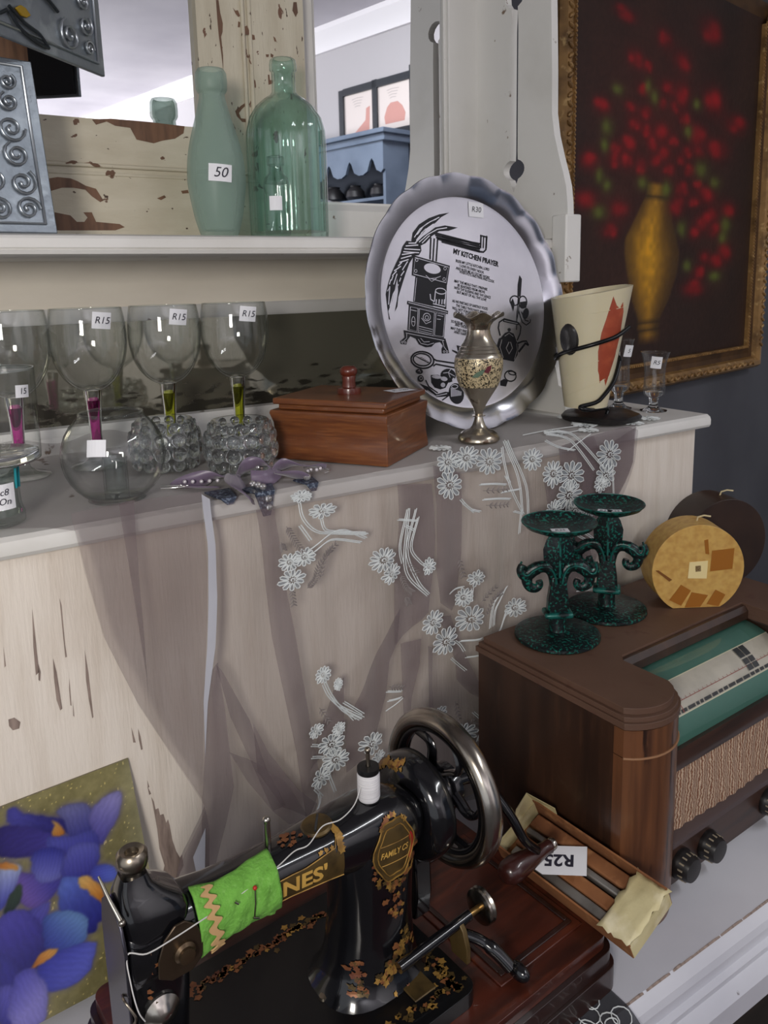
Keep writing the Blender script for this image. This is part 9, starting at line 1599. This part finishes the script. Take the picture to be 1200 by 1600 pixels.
# ================================================================ the sheer embroidered runner
M_SHEER = sheer('mauve_organza', S(122, 106, 108), 0.26)
M_SHEER2 = sheer('mauve_organza_fold_shade', S(110, 95, 99), 0.46)
M_HEM = mat('satin_hem', S(172, 172, 180), 0.4, sheen=0.4)
M_THREAD = mat('pale_embroidery_thread', S(206, 210, 210), 0.7)
M_PETAL = sheer('petal_applique', S(150, 158, 164), 0.55)
RN = thing('organza_runner', 'mauve sheer organza runner with embroidered daisies draped over the white step', 'table runner', (0.60, 0.868, 0.5485))
RNO = Vector((0.60, 0.868, 0.5485))
def lerp_prof(pts, z):
    pts = sorted(pts, key=lambda p: -p[1])
    if z >= pts[0][1]: return pts[0][0]
    for a, c in zip(pts, pts[1:]):
        if a[1] >= z >= c[1]:
            f_ = (a[1] - z) / max(1e-6, a[1] - c[1]); return a[0] * (1 - f_) + c[0] * f_
    return pts[-1][0]
def drape_y(x, z, lift=0.0):
    """front face of the hanging cloth: clings to the lip, then falls in soft folds"""
    d = max(0.0, 0.545 - z)
    base = 0.8665 - 0.006 * min(1, d / 0.05) + 0.006 * min(1, max(0, d - 0.03) / 0.2)
    amp = 0.0075 * min(1.0, d / 0.12)
    w = math.sin(x * 62 + 1.6 * math.sin(z * 7)) + 0.5 * math.sin(x * 131 + 2.0 + z * 9)
    return base - 0.004 - amp * (0.5 + 0.5 * w) - lift
b = MB(); vs = []; fs = []; nz, nx = 60, 110
for j in range(nz + 1):
    z = 0.5455 - (0.5455 - 0.012) * j / nz
    xl = lerp_prof(CURTAIN_L, z); xr = lerp_prof(CURTAIN_R, z)
    for i in range(nx + 1):
        x = xl + (xr - xl) * i / nx
        vs.append(Vector((x, drape_y(x, z), z)) - RNO)
for j in range(nz):
    for i in range(nx): q = j * (nx + 1) + i; fs.append((q, q + nx + 1, q + nx + 2, q + 1))
# the part lying on the step, joined to the top row of the fall
top0 = len(vs); ny = 26
xl0, xr0 = lerp_prof(CURTAIN_L, 0.5455), lerp_prof(CURTAIN_R, 0.5455)
for j in range(1, ny + 1):
    f_ = j / ny; y = 0.866 + (1.268 - 0.866) * f_
    xl = xl0 - 0.11 * min(1, f_ * 5) - 0.10 * f_; xr = xr0 - 0.05 * f_ * (1 if f_ < 0.6 else 1.8)
    for i in range(nx + 1):
        x = xl + (xr - xl) * i / nx
        rip = 0.0008 + 0.0007 * math.sin(x * 70 + y * 40) + 0.0006 * math.sin(x * 151 - y * 90)
        heap = 0.030 * max(0, (y - 1.235) / 0.033) * (0.8 + 0.2 * math.sin(x * 48)) if x < 0.42 else 0
        loose = 0.004 * math.exp(-((x - 0.16) / 0.05) ** 2 - ((y - 0.96) / 0.06) ** 2)
        vs.append(Vector((x, y, 0.5484 + max(0.0002, rip * 0.45) + heap + loose)) - RNO)
for j in range(ny):
    for i in range(nx):
        a0 = (top0 + (j - 1) * (nx + 1) + i) if j > 0 else i
        a1 = a0 + 1; c0 = top0 + j * (nx + 1) + i; c1 = c0 + 1
        fs.append((a0, a1, c1, c0))
obj('runner', b.add(vs, fs), M_SHEER, RN, smooth=70)
def band(poly, m, name, lift):
    """extra band of the same cloth laid along the fall"""
    k = len(poly); tris = tessellate_polygon([[Vector((p[0], p[1], 0)) for p in poly]])
    bm = bmesh.new(); vv = [bm.verts.new((p[0], 0, p[1])) for p in poly]
    for t in tris:
        try: bm.faces.new([vv[i] for i in t])
        except ValueError: pass
    for _ in range(3):
        long_ = [e for e in bm.edges if e.calc_length() > 0.02]
        if long_: bmesh.ops.subdivide_edges(bm, edges=long_, cuts=1, use_grid_fill=False)
        bmesh.ops.triangulate(bm, faces=bm.faces)
    for v in bm.verts: v.co.y = drape_y(v.co.x, v.co.z, lift)
    me = bpy.data.meshes.new(name); bm.to_mesh(me); bm.free(); me.transform(Matrix.Translation(-RNO)); me.materials.append(m); me.shade_smooth()
    o = bpy.data.objects.new(name, me); COL.objects.link(o); put(o, RN); return o
for q, p_ in enumerate(CURTAIN_FOLDS_AND_SHADE): band(p_, M_SHEER2, 'fold_and_shade', 0.0020 + 0.0007 * (q % 4))  # doubled cloth; the bands at the right end also put shade into it
band(CURTAIN_LINING, M_SHEER, 'lining', 0.0012)
for p_ in CURTAIN_HEM: band(p_, M_HEM, 'satin_hem', 0.0060)
random.seed(21)
def on_fall(x, z, lift): return Vector((x, drape_y(x, z, lift), z)) - RNO
def flower(cx, cz, rx, rz, surf, name='embroidered_daisy', rot=0.0):
    b = MB(); n_ = random.choice([10, 11, 12]); th = 0.00085
    for k in range(n_):
        a = 2 * PI * k / n_ + rot; out = []
        rr = random.uniform(0.86, 1.05)
        for t in range(9):
            s_ = t / 8; ph = 2 * PI * s_
            rad = 0.26 + (rr - 0.26) * (0.5 - 0.5 * math.cos(ph)); wid = 0.9 * PI / n_ * math.sin(ph) * (0.9 if rad > 0.5 else 1.0) * (0.75 + 0.25 * rad)
            out.append((cx + rx * rad * math.cos(a + wid), cz + rz * rad * math.sin(a + wid)))
        b.tube([surf(p[0], p[1], 0.0075) for p in out[:-1]], th, 4, 0, loop=True)
        c_ = (cx + rx * 0.6 * math.cos(a), cz + rz * 0.6 * math.sin(a))
        vs = [surf(*c_, 0.0068)] + [surf(p[0], p[1], 0.0068) for p in out[:-1]]
        b.add(vs, [(0, 1 + i, 1 + (i + 1) % 8) for i in range(8)], 1)
    for k in range(7):
        a = 2 * PI * k / 7; r_ = 0.13
        b.tube([surf(cx + rx * r_ * math.cos(a + q) * 1.0 + rx * 0.07 * math.cos(q * 2), cz + rz * r_ * math.sin(a + q), 0.0078) for q in (0, 0.5, 1.0)], th * 0.8, 4, 0)
    return obj(name, b, [M_THREAD, M_PETAL], RN, smooth=0)
for (cx, cz, rx, rz) in FLOWERS: flower(cx, cz, rx, rz, on_fall, rot=random.uniform(0, 1))
for pts in STEMS:
    P_ = [(p.x, p.y) for p in bez([(x, z, 0) for x, z in pts], 5)]
    b = MB()
    for off in (-0.0014, 0.0014): b.tube([on_fall(x + off, z + off * 0.4, 0.0072) for x, z in P_], 0.0008, 4)
    obj('embroidered_stem', b, M_THREAD, RN, smooth=0)
for pts in SPRAYS:
    P_ = [(p.x, p.y) for p in bez([(x, z, 0) for x, z in pts], 6)]; b = MB()
    b.tube([on_fall(x, z, 0.0072) for x, z in P_], 0.0004, 4)
    for k in range(1, len(P_) - 1):
        d = Vector((P_[k + 1][0] - P_[k - 1][0], P_[k + 1][1] - P_[k - 1][1])).normalized()
        for s_ in (-1, 1):
            e1 = Vector(P_[k]); q1 = e1 + (Vector((-d.y, d.x)) * s_ * 0.8 + d * 0.8) * 0.0058
            b.tube([on_fall(e1.x, e1.y, 0.0073), on_fall((e1.x + q1.x) / 2, (e1.y + q1.y) / 2, 0.0076), on_fall(q1.x, q1.y, 0.0073)], [0.0004, 0.0011, 0.0003], 4)
    obj('embroidered_spray', b, mat('mauve_embroidery', S(126, 118, 116), 0.7) if 'mauve_embroidery' not in bpy.data.materials else bpy.data.materials['mauve_embroidery'], RN, smooth=0)
def on_top(x, y, lift): return Vector((x, y, 0.5500 + lift * 0.15)) - RNO
for (cx, cy, r_) in ((1.005, 0.935, 0.024), (1.035, 1.0, 0.024), (1.075, 0.893, 0.020), (1.13, 0.905, 0.020), (0.915, 0.915, 0.020), (0.97, 0.895, 0.018), (0.70, 0.935, 0.018)):
    flower(cx, cy, r_, r_, on_top, rot=random.uniform(0, 1))
for pts in (((0.93, 0.90), (0.98, 0.905), (1.04, 0.92), (1.09, 0.90)), ((1.0, 0.96), (1.05, 0.955), (1.10, 0.93)), ((0.86, 0.93), (0.92, 0.935), (0.985, 0.93))):
    b = MB(); b.tube([on_top(p.x, p.y, 0.006) for p in bez([(x, y, 0) for x, y in pts], 6)], 0.0009, 4); obj('embroidered_stem', b, M_THREAD, RN, smooth=0)

# ---- lace edge of a second cloth under the machine, hanging over the counter front
LC = thing('lace_runner', 'dark net cloth with white lace pattern under the machine, over the counter edge', 'table runner', (0.5, 0.53, 0.0))
LO = Vector((0.5, 0.53, 0.0))
def lace(s_):      # path over the edge: s from back to hanging front
    if s_ < 0.06: return (0.56 - s_, 0.0012)
    if s_ < 0.085: t = (s_ - 0.06) / 0.025; return (0.500 - 0.020 * t, 0.0012 - 0.004 * t * t - 0.006 * t)
    return (0.4795 - 0.014 * min(1, (s_ - 0.085) / 0.05), -0.009 - (s_ - 0.085))
b = MB(); vs = []; fs = []; nx, ns = 20, 34
for j in range(ns + 1):
    for i in range(nx + 1):
        s_ = 0.20 * j / ns; y, z = lace(s_); x = 0.36 + 0.264 * i / nx
        vs.append(Vector((x, y - 0.0015, z)) - LO)
for j in range(ns):
    for i in range(nx): q = j * (nx + 1) + i; fs.append((q, q + 1, q + nx + 2, q + nx + 1))
obj('net', b.add(vs, fs), sheer('dark_net', S(44, 44, 50), 0.80), LC, smooth=60)
random.seed(4)
def lsurf(x, s_): y, z = lace(s_); return Vector((x, y - 0.0028, z + 0.0012)) - LO
for k in range(54):
    cx = random.choice([random.uniform(0.47, 0.612), random.uniform(0.56, 0.612)]); cs = random.uniform(0.015, 0.185); r_ = random.uniform(0.008, 0.017); sq = random.uniform(0.5, 1.0); a0 = random.uniform(0, PI)
    b = MB(); b.tube([lsurf(min(0.622, cx + r_ * math.cos(2 * PI * q / 12) * math.cos(a0) - r_ * sq * math.sin(2 * PI * q / 12) * math.sin(a0)), cs + r_ * math.cos(2 * PI * q / 12) * math.sin(a0) + r_ * sq * math.sin(2 * PI * q / 12) * math.cos(a0)) for q in range(12)], 0.0007, 4, loop=True)
    obj('lace_loop', b, M_THREAD, LC, smooth=0)

# ---- satin ribbon collar with beads, lying on the step edge
RC_ = thing('beaded_collar', 'mauve satin ribbon collar with beaded points, draped over the step edge', 'necklace', (0.385, 0.915, 0.5505))
CO = Vector((0.385, 0.915, 0.5505))
M_SATIN = mat('mauve_satin', S(108, 94, 114), 0.34, sheen=0.4)
M_BEAD = mat('pearl_bead', S(206, 200, 204), 0.18, 0.3); M_NAVY = nmat('navy_bead_rows', [S(52, 60, 78), (S(110, 120, 136), 300, 0.5, 0.6, (1, 1, 1), 2)], 0.25, metal=0.3, bump=0.5, bscale=400)
M_CRYS = mat('silver_crystal', S(220, 216, 214), 0.08, 0.85)
def ribbon3(pts, w, m, name, tw=None, lab=None):
    P_ = bez(pts, 8); vs = []; fs = []
    for i, p in enumerate(P_):
        d = (P_[min(i + 1, len(P_) - 1)] - P_[max(i - 1, 0)]).normalized(); f_ = i / (len(P_) - 1)
        up = Vector((0, 0, 1)); side = d.cross(up).normalized(); a = (tw or (lambda t: 0.5))(f_)
        q = side * math.cos(a) + up * math.sin(a); ww = w(f_) if callable(w) else w
        for s_ in (-1, -0.33, 0.33, 1): vs.append(p + q * ww * s_ + side.cross(d) * (0.0016 * (1 - s_ * s_)) * -1)
    for i in range(len(P_) - 1):
        for s_ in range(3): fs.append((i * 4 + s_, i * 4 + s_ + 1, i * 4 + s_ + 5, i * 4 + s_ + 4))
    return obj(name, MB().add([v - CO for v in vs], fs), m, RC_, smooth=60, solid=0.0008)
Zt = 0.5535
w1 = lambda t: 0.004 + 0.009 * math.sin(PI * min(1, t * 1.05)) ** 0.8
ribbon3([(0.300, 0.962, Zt), (0.325, 0.945, Zt + 0.004), (0.352, 0.936, Zt + 0.008), (0.378, 0.925, Zt + 0.006)], w1, M_SATIN, 'ribbon', lambda t: 0.6 + 0.8 * math.sin(t * 5))
ribbon3([(0.372, 0.930, Zt + 0.006), (0.392, 0.938, Zt + 0.016), (0.412, 0.928, Zt + 0.018), (0.420, 0.912, Zt + 0.010), (0.405, 0.903, Zt + 0.004), (0.385, 0.908, Zt + 0.006)], 0.010, M_SATIN, 'ribbon_rosette', lambda t: 0.9 + 0.5 * math.sin(t * 9))
ribbon3([(0.368, 0.925, Zt + 0.010), (0.362, 0.905, Zt + 0.006), (0.358, 0.886, Zt + 0.002), (0.362, 0.868, Zt - 0.004), (0.366, 0.862, Zt - 0.012)], lambda t: 0.005 + 0.011 * math.sin(PI * t) ** 0.7, M_SATIN, 'ribbon_tail', lambda t: 0.35 + 0.4 * t)
ribbon3([(0.415, 0.912, Zt + 0.010), (0.432, 0.918, Zt + 0.014), (0.452, 0.912, Zt + 0.013), (0.470, 0.905, Zt + 0.010), (0.490, 0.905, Zt + 0.006)], w1, M_SATIN, 'ribbon', lambda t: 0.7 + 0.6 * math.sin(t * 6 + 1))
ribbon3([(0.418, 0.908, Zt + 0.008), (0.430, 0.896, Zt + 0.006), (0.444, 0.886, Zt + 0.004), (0.452, 0.880, Zt + 0.002)], lambda t: 0.004 + 0.010 * math.sin(PI * t), M_SATIN, 'ribbon_tail', lambda t: 0.4 + 0.5 * t)
ribbon3([(0.312, 0.955, Zt), (0.318, 0.938, Zt), (0.330, 0.925, Zt), (0.345, 0.914, Zt)], lambda t: 0.003 + 0.007 * math.sin(PI * t), M_SATIN, 'ribbon', lambda t: 0.3)
def beaded_point(c, half, drop, nm):
    """beaded triangle lying on the edge with its tip hanging over the lip"""
    x, y, z = c
    b = MB(); vs = [Vector(p) - CO for p in ((x - half, y, z), (x + half, y, z), (x + half * 0.6, 0.8665, z - 0.001), (x + half * 0.22, 0.8635, z - drop), (x - half * 0.22, 0.8635, z - drop), (x - half * 0.6, 0.8665, z - 0.001))]
    return obj(nm, b.add(vs, [(0, 5, 2, 1), (5, 4, 3, 2)]), M_NAVY, RC_, smooth=0, solid=0.002)
beaded_point((0.384, 0.895, 0.5515), 0.022, 0.030, 'beaded_point')
beaded_point((0.338, 0.905, 0.5515), 0.016, 0.008, 'beaded_point')
beaded_point((0.449, 0.893, 0.5515), 0.014, 0.010, 'beaded_point')
for (x, y, z, r_) in ((0.380, 0.893, 0.5555, 0.0045), (0.383, 0.884, 0.5555, 0.0045), (0.385, 0.874, 0.5550, 0.0045), (0.386, 0.8618, 0.543, 0.0045), (0.386, 0.8612, 0.532, 0.0042), (0.446, 0.894, 0.5560, 0.0045), (0.450, 0.883, 0.5555, 0.0052), (0.400, 0.921, 0.5680, 0.0030)):
    b = MB(); b.sphere(Vector((x, y, z)) - CO, r_, 14); obj('crystal_bead', b, M_CRYS, RC_, smooth=0)
random.seed(8)
for (x, y) in ((0.312, 0.944), (0.320, 0.938), (0.329, 0.932), (0.338, 0.928), (0.347, 0.924), (0.472, 0.898), (0.479, 0.901), (0.466, 0.903), (0.486, 0.908), (0.459, 0.898)):
    b = MB(); b.sphere(Vector((x, y, 0.5590)) - CO, 0.0026, 10); obj('pearl', b, M_BEAD, RC_, smooth=60)
for pts in (((0.290, 0.970, 0.5515), (0.305, 0.955, 0.553), (0.318, 0.948, 0.5525)), ((0.286, 0.958, 0.5515), (0.300, 0.950, 0.552), (0.316, 0.944, 0.5525)), ((0.462, 0.915, 0.560), (0.484, 0.915, 0.558), (0.496, 0.906, 0.553), (0.484, 0.900, 0.552)), ((0.470, 0.920, 0.556), (0.488, 0.920, 0.554), (0.498, 0.912, 0.552))):
    b = MB(); b.tube([p - CO for p in bez(pts, 6)], 0.0010, 6); obj('silver_cord', b, M_CRYS, RC_, smooth=60)
